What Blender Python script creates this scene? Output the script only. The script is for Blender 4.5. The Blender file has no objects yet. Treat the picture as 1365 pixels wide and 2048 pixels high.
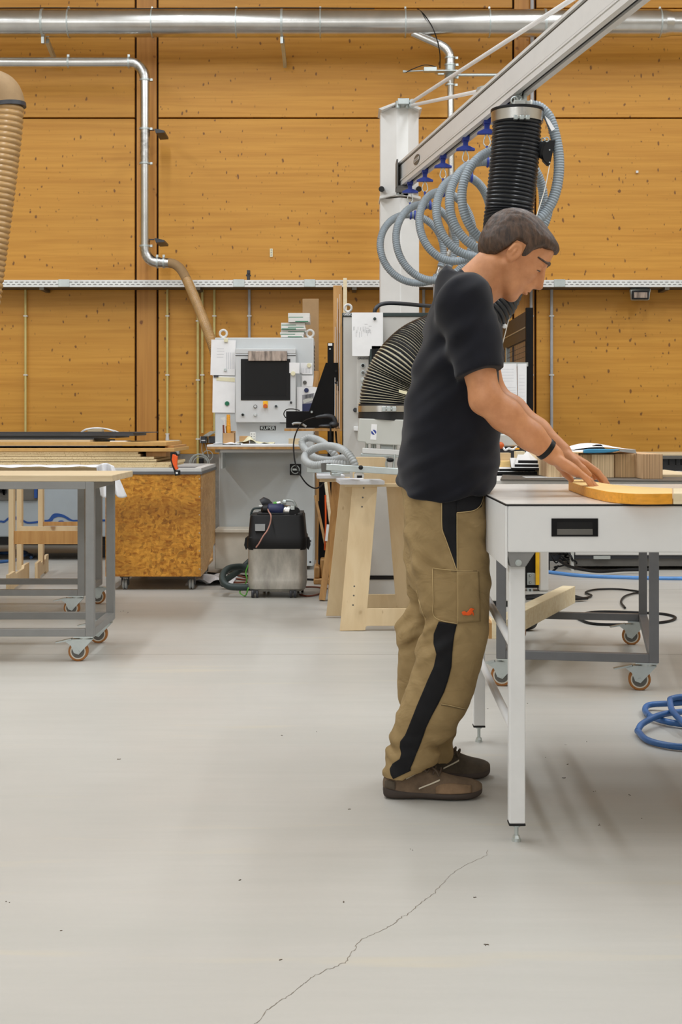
import bpy, math, random
import numpy as np
from mathutils import Vector, Matrix
from mathutils.bvhtree import BVHTree
random.seed(7)
PI = math.pi
F, H, CX, HY = 2844.4, 1.1, 682.5, 850.0      # focal length in pixels, camera height, vanishing point of the photo
def PX(px, D): return (px - CX) * D / F
def PZ(py, D): return H - (py - HY) * D / F
def P(px, py, D): return (PX(px, D), D, PZ(py, D))
def FD(py): return H * F / (py - HY)
def PF(px, py, z=0.0):
    D = (H - z) * F / (py - HY)
    return (PX(px, D), D, z)
C = bpy.context.scene.collection
W = {}
# ---------------------------------------------------------------- materials
def lin(c):
    c = c / 255.0
    return c / 12.92 if c <= .04045 else ((c + .055) / 1.055) ** 2.4
def rgb(t, a=1.0): return (lin(t[0]), lin(t[1]), lin(t[2]), a)
class NT:
    def __init__(s, name):
        s.m = bpy.data.materials.new(name); s.m.use_nodes = True
        s.t = s.m.node_tree; s.n = s.t.nodes; s.b = s.n['Principled BSDF']
    def node(s, typ, **kw):
        n = s.n.new(typ)
        for k, v in kw.items(): setattr(n, k, v)
        return n
    def link(s, a, b): s.t.links.new(a, b)
    def coords(s, scale=(1, 1, 1), rot=(0, 0, 0), loc=(0, 0, 0), kind='Object'):
        tc = s.node('ShaderNodeTexCoord'); mp = s.node('ShaderNodeMapping')
        s.link(tc.outputs[kind], mp.inputs['Vector'])
        mp.inputs['Scale'].default_value = scale; mp.inputs['Rotation'].default_value = rot; mp.inputs['Location'].default_value = loc
        return mp.outputs['Vector']
    def noise(s, vec, scale, detail=3, rough=.5, dist=0):
        n = s.node('ShaderNodeTexNoise'); s.link(vec, n.inputs['Vector'])
        n.inputs['Scale'].default_value = scale; n.inputs['Detail'].default_value = detail
        n.inputs['Roughness'].default_value = rough; n.inputs['Distortion'].default_value = dist
        return n.outputs['Fac']
    def vor(s, vec, scale, feature='F1', rnd=1.0):
        n = s.node('ShaderNodeTexVoronoi', feature=feature); s.link(vec, n.inputs['Vector'])
        n.inputs['Scale'].default_value = scale; n.inputs['Randomness'].default_value = rnd
        return n
    def ramp(s, fac, stops, interp='LINEAR'):
        r = s.node('ShaderNodeValToRGB'); s.link(fac, r.inputs['Fac']); r.color_ramp.interpolation = interp
        el = r.color_ramp.elements
        while len(el) > 1: el.remove(el[-1])
        el[0].position = stops[0][0]; el[0].color = stops[0][1]
        for p, c in stops[1:]:
            e = el.new(p); e.color = c
        return r.outputs['Color']
    def mix(s, fac, a, b, mode='MIX'):
        m = s.node('ShaderNodeMix', data_type='RGBA', blend_type=mode)
        if isinstance(fac, (int, float)): m.inputs[0].default_value = fac
        else: s.link(fac, m.inputs[0])
        for i, v in ((6, a), (7, b)):
            if isinstance(v, tuple): m.inputs[i].default_value = v
            else: s.link(v, m.inputs[i])
        return m.outputs[2]
    def math(s, op, a, b=None, c=None):
        m = s.node('ShaderNodeMath', operation=op)
        for i, v in enumerate((a, b, c)):
            if v is None: continue
            if isinstance(v, (int, float)): m.inputs[i].default_value = v
            else: s.link(v, m.inputs[i])
        return m.outputs[0]
    def color(s, c):
        if isinstance(c, tuple): s.b.inputs['Base Color'].default_value = c
        else: s.link(c, s.b.inputs['Base Color'])
    def bump(s, h, strength=.3, dist=.002):
        b = s.node('ShaderNodeBump'); s.link(h, b.inputs['Height'])
        b.inputs['Strength'].default_value = strength; b.inputs['Distance'].default_value = dist
        s.link(b.outputs['Normal'], s.b.inputs['Normal'])
    def set(s, rough=.5, metal=0., spec=None):
        if isinstance(rough, (int, float)): s.b.inputs['Roughness'].default_value = rough
        else: s.link(rough, s.b.inputs['Roughness'])
        s.b.inputs['Metallic'].default_value = metal
        if spec is not None: s.b.inputs['Specular IOR Level'].default_value = spec
W1 = (1, 1, 1, 1); K0 = (0, 0, 0, 1)
def plain(name, c, rough=.5, metal=0., var=.06, scale=9., bump=0., bscale=200., stretch=(1, 1, 1), spec=None):
    t = NT(name); v = t.coords(stretch)
    n = t.noise(v, scale, 4, .6)
    a = tuple(max(0, x * (1 - var * 2)) for x in rgb(c)[:3]) + (1,); b = tuple(min(1, x * (1 + var * 2)) for x in rgb(c)[:3]) + (1,)
    t.color(t.ramp(n, [(.3, a), (.7, b)])); t.set(rough, metal, spec)
    if bump: t.bump(t.noise(v, bscale, 3), bump, .001)
    return t.m
def wood(name, light, dark, grain=(2, 60, 60), knots=0., kscale=6., rough=.55, kstretch=(1, 1, 1), band=0., kcol=(70, 38, 15), rot=(0, 0, 0)):
    t = NT(name); v = t.coords(grain, rot); v0 = t.coords((1, 1, 1))
    n = t.noise(v, 1.0, 5, .6, .3)
    col = t.ramp(n, [(.3, rgb(dark)), (.62, rgb(light))])
    big = t.noise(t.coords((grain[0] * .25, grain[1] * .1, grain[2] * .1), rot), 1.0, 2, .5)
    col = t.mix(t.math('MULTIPLY', big, .5), col, rgb(tuple(int(x * .86) for x in light)))
    if band:
        vb = t.vor(t.coords((.25, .25, band)), 1.0)
        col = t.mix(.10, col, vb.outputs['Color'], 'MULTIPLY') if False else t.mix(t.math('MULTIPLY', t.noise(t.coords((.3, .3, band)), 1.0, 2, .9), .32), col, rgb(dark))
    if knots:
        kv = t.coords(kstretch)
        kd = t.node('ShaderNodeVectorMath', operation='ADD'); t.link(kv, kd.inputs[0])
        nn = t.node('ShaderNodeTexNoise'); t.link(kv, nn.inputs['Vector']); nn.inputs['Scale'].default_value = 12.
        sc = t.node('ShaderNodeVectorMath', operation='SCALE'); t.link(nn.outputs['Color'], sc.inputs[0]); sc.inputs['Scale'].default_value = .05
        t.link(sc.outputs[0], kd.inputs[1])
        vo = t.vor(kd.outputs[0], kscale)
        sep = t.node('ShaderNodeSeparateColor'); t.link(vo.outputs['Color'], sep.inputs[0])
        r = t.math('MULTIPLY', t.math('POWER', sep.outputs[0], 2.2), knots)
        d = t.math('SUBTRACT', vo.outputs['Distance'], r)
        k = t.ramp(d, [(0.0, W1), (.03, W1), (.075, K0)])
        halo = t.ramp(d, [(0.0, (.35, .35, .35, 1)), (.16, K0)])
        col = t.mix(halo, col, rgb(tuple(int(x * .75) for x in dark)))
        col = t.mix(t.math('MULTIPLY', k, .78), col, rgb(kcol))
        v3 = t.vor(kd.outputs[0], kscale * 2.3); s3 = t.node('ShaderNodeSeparateColor'); t.link(v3.outputs['Color'], s3.inputs[0])
        d3 = t.math('SUBTRACT', v3.outputs['Distance'], t.math('MULTIPLY', t.math('POWER', s3.outputs[1], 5.0), knots * 1.5))
        col = t.mix(t.math('MULTIPLY', t.ramp(d3, [(0.0, W1), (.07, K0)]), .6), col, rgb(kcol))
    t.color(col); t.set(rough)
    return t.m
M = {}
def mats():
    M['wall'] = wood('spruce wall boards', (220, 160, 62), (192, 130, 36), (.8, 1, 26), .145, 13., .5, (1.5, 1, .85), band=7., kcol=(104, 60, 24))
    M['post_wood'] = wood('spruce post', (206, 146, 66), (178, 116, 44), (26, 1, .7), .2, 8., .5, (1, 1, 1), kcol=(110, 58, 22))
    M['gap'] = plain('dark gap', (60, 36, 18), .9)
    M['concrete'] = plain('plinth concrete', (128, 122, 114), .9, var=.12, scale=14, bump=.3, bscale=60)
    M['ceil'] = plain('ceiling panel', (222, 214, 200), .9)
    M['sidewall'] = plain('side wall board', (196, 184, 162), .9)
    M['steel'] = plain('galvanised steel', (206, 206, 204), .27, 1., var=.06, scale=5)
    M['steel_old'] = plain('spotted galvanised steel', (186, 186, 184), .3, 1., var=.2, scale=26)
    M['zinc'] = plain('zinc plated steel', (190, 198, 198), .38, .7, var=.05)
    M['tray'] = plain('cable tray zinc', (226, 228, 228), .45, .35, var=.04)
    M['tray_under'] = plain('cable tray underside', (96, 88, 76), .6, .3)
    M['slot'] = plain('slot hole', (52, 44, 36), .9)
    M['conduit'] = plain('beige conduit', (206, 190, 124), .5)
    M['conduit_grey'] = plain('grey conduit', (176, 178, 182), .5)
    M['greybox'] = plain('grey plastic', (172, 176, 172), .5)
    M['dgrey'] = plain('dark grey plastic', (52, 54, 60), .45)
    M['black'] = plain('black plastic', (16, 16, 18), .45, spec=.3)
    M['blackmat'] = plain('matt black', (18, 18, 20), .7, var=.1, spec=.2)
    M['rubber'] = plain('rubber', (34, 35, 37), .45, spec=.4)
    M['white'] = plain('white enamel', (226, 227, 228), .4, var=.012)
    M['white2'] = plain('off white enamel', (216, 214, 210), .45, var=.012)
    M['kgrey'] = plain('pale blue grey enamel', (200, 204, 206), .42, var=.012)
    M['kgrey2'] = plain('pale grey panel', (206, 208, 210), .4, var=.012)
    M['body'] = plain('grey cabinet body', (204, 210, 212), .45, var=.012)
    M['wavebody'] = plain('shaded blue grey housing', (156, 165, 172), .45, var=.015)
    M['cabinet'] = plain('warm grey cabinet', (192, 190, 186), .45, var=.012)
    M['housing'] = plain('cast grey housing', (196, 197, 192), .5, var=.012)
    M['column'] = plain('column enamel', (226, 225, 223), .45, var=.012)
    M['alu'] = plain('aluminium', (214, 214, 213), .4, 0., var=.012)
    M['alu_line'] = plain('aluminium groove', (70, 70, 68), .5, .4)
    M['screen'] = plain('dark screen', (16, 16, 17), .4, spec=.25)
    M['paper'] = plain('paper', (240, 240, 242), .8, var=.02)
    M['ink'] = plain('ink print', (150, 150, 156), .8)
    M['ink2'] = plain('pale ink', (206, 207, 212), .8)
    M['yellow'] = plain('yellow', (246, 190, 30), .5)
    M['orange'] = plain('orange', (240, 92, 20), .45)
    M['redorange'] = plain('red orange knob', (206, 92, 24), .4)
    M['green'] = plain('green', (20, 110, 76), .5)
    M['darkgreen'] = plain('dark green', (44, 58, 58), .5)
    M['navy'] = plain('navy', (36, 44, 86), .5)
    M['cream'] = plain('cream', (232, 226, 192), .5)
    M['blue'] = plain('blue', (38, 60, 150), .45)
    M['bluehose'] = plain('blue hose', (52, 96, 152), .4, var=.15)
    M['skyhose'] = plain('light blue hose', (92, 148, 214), .4)
    M['wave'] = plain('blue wave print', (18, 66, 134), .5)
    M['frame'] = plain('grey frame enamel', (134, 134, 133), .45, .1, var=.04)
    M['frame3'] = plain('slate frame enamel', (108, 109, 112), .45, .1, var=.04)
    M['tyre'] = plain('brown tyre', (156, 100, 42), .5)
    M['hub'] = plain('wheel hub', (92, 90, 86), .5)
    M['hubring'] = plain('wheel ring', (206, 200, 186), .5)
    M['bench'] = wood('bench top beech', (220, 200, 166), (200, 176, 138), (2, 30, 30))
    M['ply'] = wood('birch plywood', (228, 204, 164), (214, 186, 142), (14, 14, 1.6), .10, 5, .55, (1, 1, .5), kcol=(150, 110, 70))
    M['plyedge'] = wood('plywood edge', (196, 150, 92), (160, 112, 60), (30, 30, 2))
    M['mdf'] = plain('mdf', (196, 154, 92), .7, var=.04, scale=30)
    M['cardboard'] = plain('cardboard', (186, 148, 104), .8, var=.04)
    M['cardboard2'] = plain('brown panel', (166, 134, 96), .75, var=.04)
    M['timber'] = wood('pale timber', (240, 226, 194), (224, 202, 160), (3, 40, 40))
    M['stickwood'] = wood('orange wood', (206, 158, 96), (176, 124, 66), (22, 22, 2))
    M['yellowwood'] = plain('yellow cut wood', (232, 160, 46), .5, var=.08, scale=8, stretch=(2, 12, 12))
    M['yellowtop'] = plain('pale wood face', (242, 206, 138), .5, var=.06, scale=8, stretch=(2, 12, 12))
    M['hosegrey'] = plain('grey hose', (140, 150, 158), .42)
    M['hoselight'] = plain('light grey hose', (166, 169, 170), .5)
    M['hosebrown'] = plain('brown hose', (176, 140, 92), .3)
    M['elbow'] = plain('brown elbow fabric', (150, 122, 86), .7)
    M['bellow'] = plain('black bellows', (34, 36, 40), .3)
    M['bellowtan'] = plain('dusty bellows ridge', (158, 150, 124), .6)
    M['rope'] = plain('cord', (210, 206, 196), .6)
    M['cloth'] = plain('white cloth', (220, 220, 224), .8)
    M['brown_cable'] = plain('brown cable', (120, 62, 44), .5)
    M['greencable'] = plain('green cable', (90, 176, 60), .5)
    M['pink'] = plain('pink cable', (190, 140, 126), .5)
    M['mirror'] = plain('reflective plastic', (150, 136, 126), .3, .55, var=.3, scale=16, stretch=(3, 1, .4))
    M['vacsteel'] = plain('stained steel tub', (176, 172, 164), .42, .55, var=.16, scale=9, stretch=(1.2, 1.2, .5))
    M['creampanel'] = plain('cream panel', (216, 210, 196), .5, var=.03)
    # OSB
    for nm, lo, hi, bias in (('osb', (166, 98, 14), (232, 166, 62), (96, 54, 10)), ('osb_side', (196, 148, 88), (224, 186, 130), (160, 110, 60))):
        t = NT(nm); wv = t.coords((1, 1, 1))
        nn = t.node('ShaderNodeTexNoise'); t.link(wv, nn.inputs['Vector']); nn.inputs['Scale'].default_value = 9.
        ad = t.node('ShaderNodeVectorMath', operation='MULTIPLY_ADD'); t.link(nn.outputs['Color'], ad.inputs[0]); ad.inputs[1].default_value = (.06, .06, .06); t.link(wv, ad.inputs[2])
        mp = t.node('ShaderNodeMapping'); t.link(ad.outputs[0], mp.inputs['Vector']); mp.inputs['Scale'].default_value = (32, 32, 92)
        vo = t.vor(mp.outputs[0], 1.0)
        mp2 = t.node('ShaderNodeMapping'); t.link(ad.outputs[0], mp2.inputs['Vector']); mp2.inputs['Scale'].default_value = (60, 60, 46); mp2.inputs['Rotation'].default_value = (0, .7, 0)
        vo2 = t.vor(mp2.outputs[0], 1.0)
        s1 = t.node('ShaderNodeSeparateColor'); t.link(vo.outputs['Color'], s1.inputs[0])
        s2 = t.node('ShaderNodeSeparateColor'); t.link(vo2.outputs['Color'], s2.inputs[0])
        a = t.ramp(s1.outputs[0], [(0, rgb(lo)), (.6, rgb(hi)), (1, rgb(tuple(int(x * .9) for x in hi)))])
        b = t.ramp(s2.outputs[0], [(0, rgb(bias)), (.25, rgb(lo)), (1, rgb(hi))])
        big = t.noise(wv, 3.2, 3, .6)
        fac = t.ramp(big, [(.35, (.25, .25, .25, 1)), (.7, (.75, .75, .75, 1))])
        st = t.ramp(t.noise(t.coords((1.6, 1.6, 3.4), loc=(2, 0, 5)), 1.0, 4, .6), [(.42, K0), (.66, (.5, .5, .5, 1))])
        t.color(t.mix(st, t.mix(fac, a, b), rgb(bias))); t.set(.6); t.bump(s1.outputs[1], .2, .001); M[nm] = t.m
    # particle board edge
    t = NT('particle board edge'); v = t.coords((1, 1, 1))
    n = t.noise(v, 150, 2, .8)
    t.color(t.ramp(n, [(.30, rgb((150, 118, 80))), (.37, rgb((220, 196, 150))), (.7, rgb((238, 218, 178)))])); t.set(.8); M['chip'] = t.m
    # veneer stack: thin upright sheets
    for nm, c1, c2 in (('veneer', (214, 180, 134), (112, 76, 46)), ('veneer2', (226, 200, 160), (140, 102, 66)), ('veneer3', (204, 168, 128), (126, 88, 58))):
        t = NT(nm); v = t.coords((620, 1.2, 1.2)); n = t.noise(v, 1.0, 3, .8)
        t.color(t.ramp(n, [(.33, rgb(c2)), (.5, rgb(c1)), (.75, rgb(tuple(min(255, x + 14) for x in c1)))])); t.set(.7); M[nm] = t.m
    # floor
    t = NT('sealed screed floor'); v = t.coords((1, 1, 1), kind='Object')
    n1 = t.noise(v, .55, 4, .55); n2 = t.noise(t.coords((.35, 3.2, 1)), 1.0, 5, .65, .2); n3 = t.noise(v, 60, 3, .7)
    c = t.ramp(n1, [(.3, rgb((179, 176, 170))), (.7, rgb((195, 192, 186)))])
    c = t.mix(t.ramp(n2, [(.42, K0), (.72, (.5, .5, .5, 1))]), c, rgb((170, 168, 160)))
    c = t.mix(t.ramp(t.noise(t.coords((.8, 6, 1), loc=(3, 1, 0)), 1.0, 3, .6), [(.62, K0), (.72, (.35, .35, .35, 1))]), c, rgb((206, 194, 168)))
    c = t.mix(t.math('MULTIPLY', n3, .12), c, rgb((150, 146, 138)))
    # worn yellowish patch by the near leg of the white bench
    t.color(c); t.set(t.ramp(n2, [(.3, (.34,) * 3 + (1,)), (.7, (.5,) * 3 + (1,))]), 0, .4); M['floor'] = t.m
    M['crack'] = plain('floor crack', (128, 118, 106), .9)
    M['joint'] = plain('floor joint', (158, 152, 142), .9)
    M['chip_bit'] = plain('wood chip bits', (96, 84, 70), .8, var=.3, scale=40)
    # clothes, skin
    t = NT('trouser canvas'); v = t.coords((1, 1, 1)); n = t.noise(v, 7, 4, .6); wv = t.noise(t.coords((900, 900, 900)), 1, 2, .8)
    c = t.ramp(n, [(.3, rgb((138, 116, 80))), (.7, rgb((158, 135, 96)))])
    t.color(c); t.set(.85, 0, .2); t.bump(t.noise(t.coords((9, 9, 15), (0, .6, 0)), 1.0, 3, .5, .8), .55, .02); M['khaki'] = t.m
    M['khaki_dark'] = plain('trouser seam', (112, 94, 64), .9)
    M['stitch'] = plain('trouser stitching', (186, 162, 116), .85)
    M['panelblack'] = plain('black trouser panel', (20, 20, 23), .75, var=.1, spec=.25)
    t = NT('black polo knit'); v = t.coords((1, 1, 1)); n = t.noise(v, 6, 3, .6)
    t.color(t.ramp(n, [(.3, rgb((17, 18, 24))), (.7, rgb((28, 29, 37)))])); t.set(.9, 0, .2)
    t.b.inputs['Sheen Weight'].default_value = .1; M['shirt'] = t.m
    t = NT('skin'); v = t.coords((1, 1, 1)); n = t.noise(v, 22, 4, .6)
    t.color(t.ramp(n, [(.3, rgb((190, 130, 90))), (.7, rgb((210, 150, 108)))])); t.set(.5, 0, .35)
    t.b.inputs['Subsurface Weight'].default_value = .08; t.b.inputs['Subsurface Radius'].default_value = (.01, .004, .002)
    M['skin'] = t.m
    M['lip'] = plain('lips', (176, 104, 86), .5)
    t = NT('brown hair'); v = t.coords((90, 90, 16), (0, .66, 0)); n = t.noise(v, 1, 4, .7)
    t.color(t.ramp(n, [(.35, rgb((44, 32, 26))), (.7, rgb((96, 72, 56)))])); t.set(.55); t.bump(n, .6, .003); M['hair'] = t.m
    M['eyewhite'] = plain('eye white', (170, 158, 148), .3)
    M['iris'] = plain('dark iris', (46, 34, 26), .2)
    M['suede'] = plain('brown suede', (104, 86, 68), .85, var=.16, scale=22, bump=.25, bscale=300)
    M['suede2'] = plain('tan suede toe', (122, 98, 74), .85, var=.14, scale=22, bump=.25, bscale=300)
    M['suededark'] = plain('dark brown mesh', (76, 66, 54), .85, var=.14, scale=22)
    M['sole'] = plain('dark sole', (58, 48, 42), .7)
    M['lace'] = plain('shoe lace', (84, 70, 58), .8)
    M['stripe'] = plain('shoe stripe', (206, 196, 176), .7)
mats()
# ---------------------------------------------------------------- mesh builder
def cr(pts, n=8, closed=False):
    """smooth curve through points"""
    p = [Vector(q) for q in pts]; out = []
    N = len(p)
    rng = range(N) if closed else range(N - 1)
    for i in rng:
        a = p[(i - 1) % N] if closed or i > 0 else p[0] * 2 - p[1]
        b = p[i]; c = p[(i + 1) % N]
        d = p[(i + 2) % N] if closed or i + 2 < N else p[-1] * 2 - p[-2]
        for k in range(n):
            t = k / n
            out.append(.5 * ((2 * b) + (c - a) * t + (2 * a - 5 * b + 4 * c - d) * t * t + (3 * b - a - 3 * c + d) * t ** 3))
    if not closed: out.append(p[-1])
    return out
def resample(pts, step):
    p = [Vector(q) for q in pts]; out = [p[0]]; acc = 0
    L = [0]
    for a, b in zip(p, p[1:]): L.append(L[-1] + (b - a).length)
    n = max(1, int(L[-1] / step)); j = 0
    for i in range(1, n + 1):
        t = L[-1] * i / n
        while j < len(L) - 2 and L[j + 1] < t: j += 1
        u = (t - L[j]) / max(1e-9, L[j + 1] - L[j]); out.append(p[j].lerp(p[j + 1], min(1, u)))
    return out
class MB:
    def __init__(s): s.v = []; s.f = []; s.m = []; s.cm = 0
    def mat(s, i): s.cm = i; return s
    def add(s, vs, fs):
        b = len(s.v); s.v += [Vector(v) for v in vs]; s.f += [[b + i for i in f] for f in fs]; s.m += [s.cm] * len(fs); return s
    def box(s, x0, x1, y0, y1, z0, z1, T=None):
        v = [Vector((x, y, z)) for z in (z0, z1) for y in (y0, y1) for x in (x0, x1)]
        if T is not None: v = [T @ q for q in v]
        return s.add(v, [(0, 2, 3, 1), (4, 5, 7, 6), (0, 1, 5, 4), (2, 6, 7, 3), (0, 4, 6, 2), (1, 3, 7, 5)])
    def cbox(s, c, sz, T=None):
        return s.box(c[0] - sz[0] / 2, c[0] + sz[0] / 2, c[1] - sz[1] / 2, c[1] + sz[1] / 2, c[2] - sz[2] / 2, c[2] + sz[2] / 2, T)
    def bar(s, p0, p1, w, h, up=(0, 0, 1)):
        p0, p1 = Vector(p0), Vector(p1); d = (p1 - p0).normalized(); a = d.cross(Vector(up)).normalized(); b = a.cross(d)
        v = [q + a * (i * w / 2) + b * (j * h / 2) for q in (p0, p1) for j in (-1, 1) for i in (-1, 1)]
        return s.add(v, [(0, 2, 3, 1), (4, 5, 7, 6), (0, 1, 5, 4), (2, 6, 7, 3), (0, 4, 6, 2), (1, 3, 7, 5)])
    def tube(s, pts, r, n=10, closed=False, cap=True):
        p = [Vector(q) for q in pts]; N = len(p)
        R = r if hasattr(r, '__len__') else [r] * N
        T = []
        for i in range(N):
            a = p[(i - 1) % N] if closed or i else p[0]; b = p[(i + 1) % N] if closed or i < N - 1 else p[-1]
            d = (b - a); T.append(d.normalized() if d.length > 1e-9 else (T[-1] if T else Vector((0, 0, 1))))
        u = Vector((0, 0, 1)) if abs(T[0].z) < .9 else Vector((1, 0, 0))
        u = (u - T[0] * u.dot(T[0])).normalized(); vs = []
        for i in range(N):
            u = u - T[i] * u.dot(T[i]); u.normalize(); w = T[i].cross(u)
            for k in range(n):
                a = 2 * PI * k / n; vs.append(p[i] + (u * math.cos(a) + w * math.sin(a)) * R[i])
        fs = []
        for i in range(N if closed else N - 1):
            j = (i + 1) % N
            for k in range(n): fs.append((i * n + k, i * n + (k + 1) % n, j * n + (k + 1) % n, j * n + k))
        if cap and not closed: fs += [tuple(range(n))[::-1], tuple((N - 1) * n + k for k in range(n))]
        return s.add(vs, fs)
    def cyl(s, p0, p1, r0, r1=None, n=20): return s.tube([p0, p1], [r0, r0 if r1 is None else r1], n)
    def ribbed(s, pts, r, pitch, depth, n=18, mats=(0, 0)):
        p = resample(pts, pitch / 4); R = []
        for i in range(len(p)): R.append(r + depth * (0, .7, 1, .7)[i % 4] - depth)
        b = len(s.f); s.tube(p, R, n, False, True)
        if mats[0] != mats[1]:
            for k in range(b, len(s.f) - 2):
                i = (k - b) // n
                s.m[k] = mats[1] if i % 4 in (1,) else mats[0]
        return s
    def ball(s, c, r, nu=16, nv=10):
        r = r if hasattr(r, '__len__') else (r, r, r); c = Vector(c); vs = [c + Vector((0, 0, r[2]))]; fs = []
        for j in range(1, nv):
            for i in range(nu):
                a, b = 2 * PI * i / nu, PI * j / nv
                vs.append(c + Vector((r[0] * math.sin(b) * math.cos(a), r[1] * math.sin(b) * math.sin(a), r[2] * math.cos(b))))
        vs.append(c - Vector((0, 0, r[2]))); L = len(vs) - 1
        for i in range(nu):
            fs.append((0, 1 + i, 1 + (i + 1) % nu)); fs.append((L, L - nu + (i + 1) % nu, L - nu + i))
        for j in range(nv - 2):
            for i in range(nu):
                a = 1 + j * nu
                fs.append((a + i, a + nu + i, a + nu + (i + 1) % nu, a + (i + 1) % nu))
        return s.add(vs, fs)
    def prism(s, pts, ext):
        p = [Vector(q) for q in pts]; e = Vector(ext); n = len(p)
        return s.add(p + [q + e for q in p], [tuple(range(n)), tuple(range(2 * n - 1, n - 1, -1))] + [(i, i + n, (i + 1) % n + n, (i + 1) % n) for i in range(n)])
    def torus(s, c, R, r, axis=(0, 1, 0), n=28, m=8, a0=0, a1=2 * PI):
        ax = Vector(axis).normalized(); u = Vector((0, 0, 1)) if abs(ax.z) < .9 else Vector((1, 0, 0)); u = (u - ax * u.dot(ax)).normalized(); w = ax.cross(u)
        full = abs(a1 - a0 - 2 * PI) < 1e-6
        k = n if full else n + 1
        pts = [Vector(c) + (u * math.cos(a0 + (a1 - a0) * i / n) + w * math.sin(a0 + (a1 - a0) * i / n)) * R for i in range(k)]
        return s.tube(pts, r, m, full)
    def disc(s, c, r, t=.004, axis=(0, -1, 0), n=20):
        a = Vector(axis).normalized(); return s.cyl(Vector(c), Vector(c) + a * t, r, r, n)
    def grid(s, fn, nu, nv, thick=None):
        vs = [fn(i / nu, j / nv) for j in range(nv + 1) for i in range(nu + 1)]
        fs = [(j * (nu + 1) + i, j * (nu + 1) + i + 1, (j + 1) * (nu + 1) + i + 1, (j + 1) * (nu + 1) + i) for j in range(nv) for i in range(nu)]
        return s.add(vs, fs)
    def build(s, name, mats, parent=None, smooth=35, bevel=0., solid=0., subsurf=0, local=False, seg=2):
        me = bpy.data.meshes.new(name); o = bpy.data.objects.new(name, me); C.objects.link(o)
        V = s.v
        if parent is not None:
            Wm = W.get(parent, Matrix()); inv = Wm.inverted()
            if not local: V = [inv @ v for v in V]
            o.parent = parent; W[o] = Wm.copy()
        else:
            xs = [v.x for v in V]; ys = [v.y for v in V]; zs = [v.z for v in V]
            c = Vector(((min(xs) + max(xs)) / 2, (min(ys) + max(ys)) / 2, min(zs))); V = [v - c for v in V]
            o.location = c; W[o] = Matrix.Translation(c)
        me.from_pydata([tuple(v) for v in V], [], s.f); me.validate(clean_customdata=False)
        if not isinstance(mats, (list, tuple)): mats = [mats]
        for m in mats: me.materials.append(M[m] if isinstance(m, str) else m)
        if len(me.polygons) == len(s.m): me.polygons.foreach_set('material_index', s.m)
        import bmesh
        bm = bmesh.new(); bm.from_mesh(me); bmesh.ops.recalc_face_normals(bm, faces=bm.faces); bm.to_mesh(me); bm.free()
        if smooth:
            me.polygons.foreach_set('use_smooth', [True] * len(me.polygons)); me.set_sharp_from_angle(angle=math.radians(smooth))
        if solid:
            md = o.modifiers.new('thickness', 'SOLIDIFY'); md.thickness = solid; md.offset = 0
        if bevel:
            md = o.modifiers.new('edge', 'BEVEL'); md.width = bevel; md.segments = seg; md.limit_method = 'ANGLE'; md.angle_limit = math.radians(50); md.harden_normals = False
        if subsurf:
            md = o.modifiers.new('sub', 'SUBSURF'); md.levels = subsurf; md.render_levels = subsurf
        return o
def tag(o, label=None, cat=None, group=None, kind=None):
    if label: o['label'] = label
    if cat: o['category'] = cat
    if group: o['group'] = group
    if kind: o['kind'] = kind
    return o
def thing(name, loc, rz, label, cat, group=None):
    o = bpy.data.objects.new(name, None); C.objects.link(o); o.location = loc; o.rotation_euler = (0, 0, rz); o.empty_display_size = .1
    W[o] = Matrix.Translation(Vector(loc)) @ Matrix.Rotation(rz, 4, 'Z')
    return tag(o, label, cat, group)
def kids(o): return [c for c in bpy.data.objects if c.parent == o]
def copy_tree(o, parent=None):
    ks = list(o.children) if False else kids(o)
    c = o.copy(); C.objects.link(c)
    if parent is not None: c.parent = parent
    for k in ks: copy_tree(k, c)
    return c
def text(body, size, loc, parent, mat, rot=(PI / 2, 0, 0), ext=.0008, sx=1., align='CENTER', name='lettering', bold=0.):
    cu = bpy.data.curves.new(name, 'FONT'); cu.body = body; cu.size = size; cu.extrude = ext; cu.align_x = align; cu.align_y = 'CENTER'; cu.offset = bold
    cu.resolution_u = 3; tmp = bpy.data.objects.new('tmp_text', cu); C.objects.link(tmp)
    dg = bpy.context.evaluated_depsgraph_get(); dg.update(); me = bpy.data.meshes.new_from_object(tmp.evaluated_get(dg)); me.name = name
    bpy.data.objects.remove(tmp); me.materials.clear(); me.materials.append(M[mat]); o = bpy.data.objects.new(name, me); C.objects.link(o)
    T = Matrix.Translation(Vector(loc)) @ (Matrix.Rotation(rot[2], 4, 'Z') @ Matrix.Rotation(rot[1], 4, 'Y') @ Matrix.Rotation(rot[0], 4, 'X')) @ Matrix.Diagonal((sx, 1, 1, 1))
    o.parent = parent; L = W[parent].inverted() @ T
    o.location = L.to_translation(); o.rotation_euler = L.to_euler(); o.scale = L.to_scale(); W[o] = T
    return o
def prect(b, x0, x1, y0, y1, D, t=.002, D1=None):
    """a flat box standing at depth D whose outline runs x0..x1, y0..y1 in photo coordinates"""
    return b.box(PX(x0, D), PX(x1, D), D, D + t, PZ(y1, D), PZ(y0, D))
def ppoly(pts, D): return [P(x, y, D) for x, y in pts]
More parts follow.
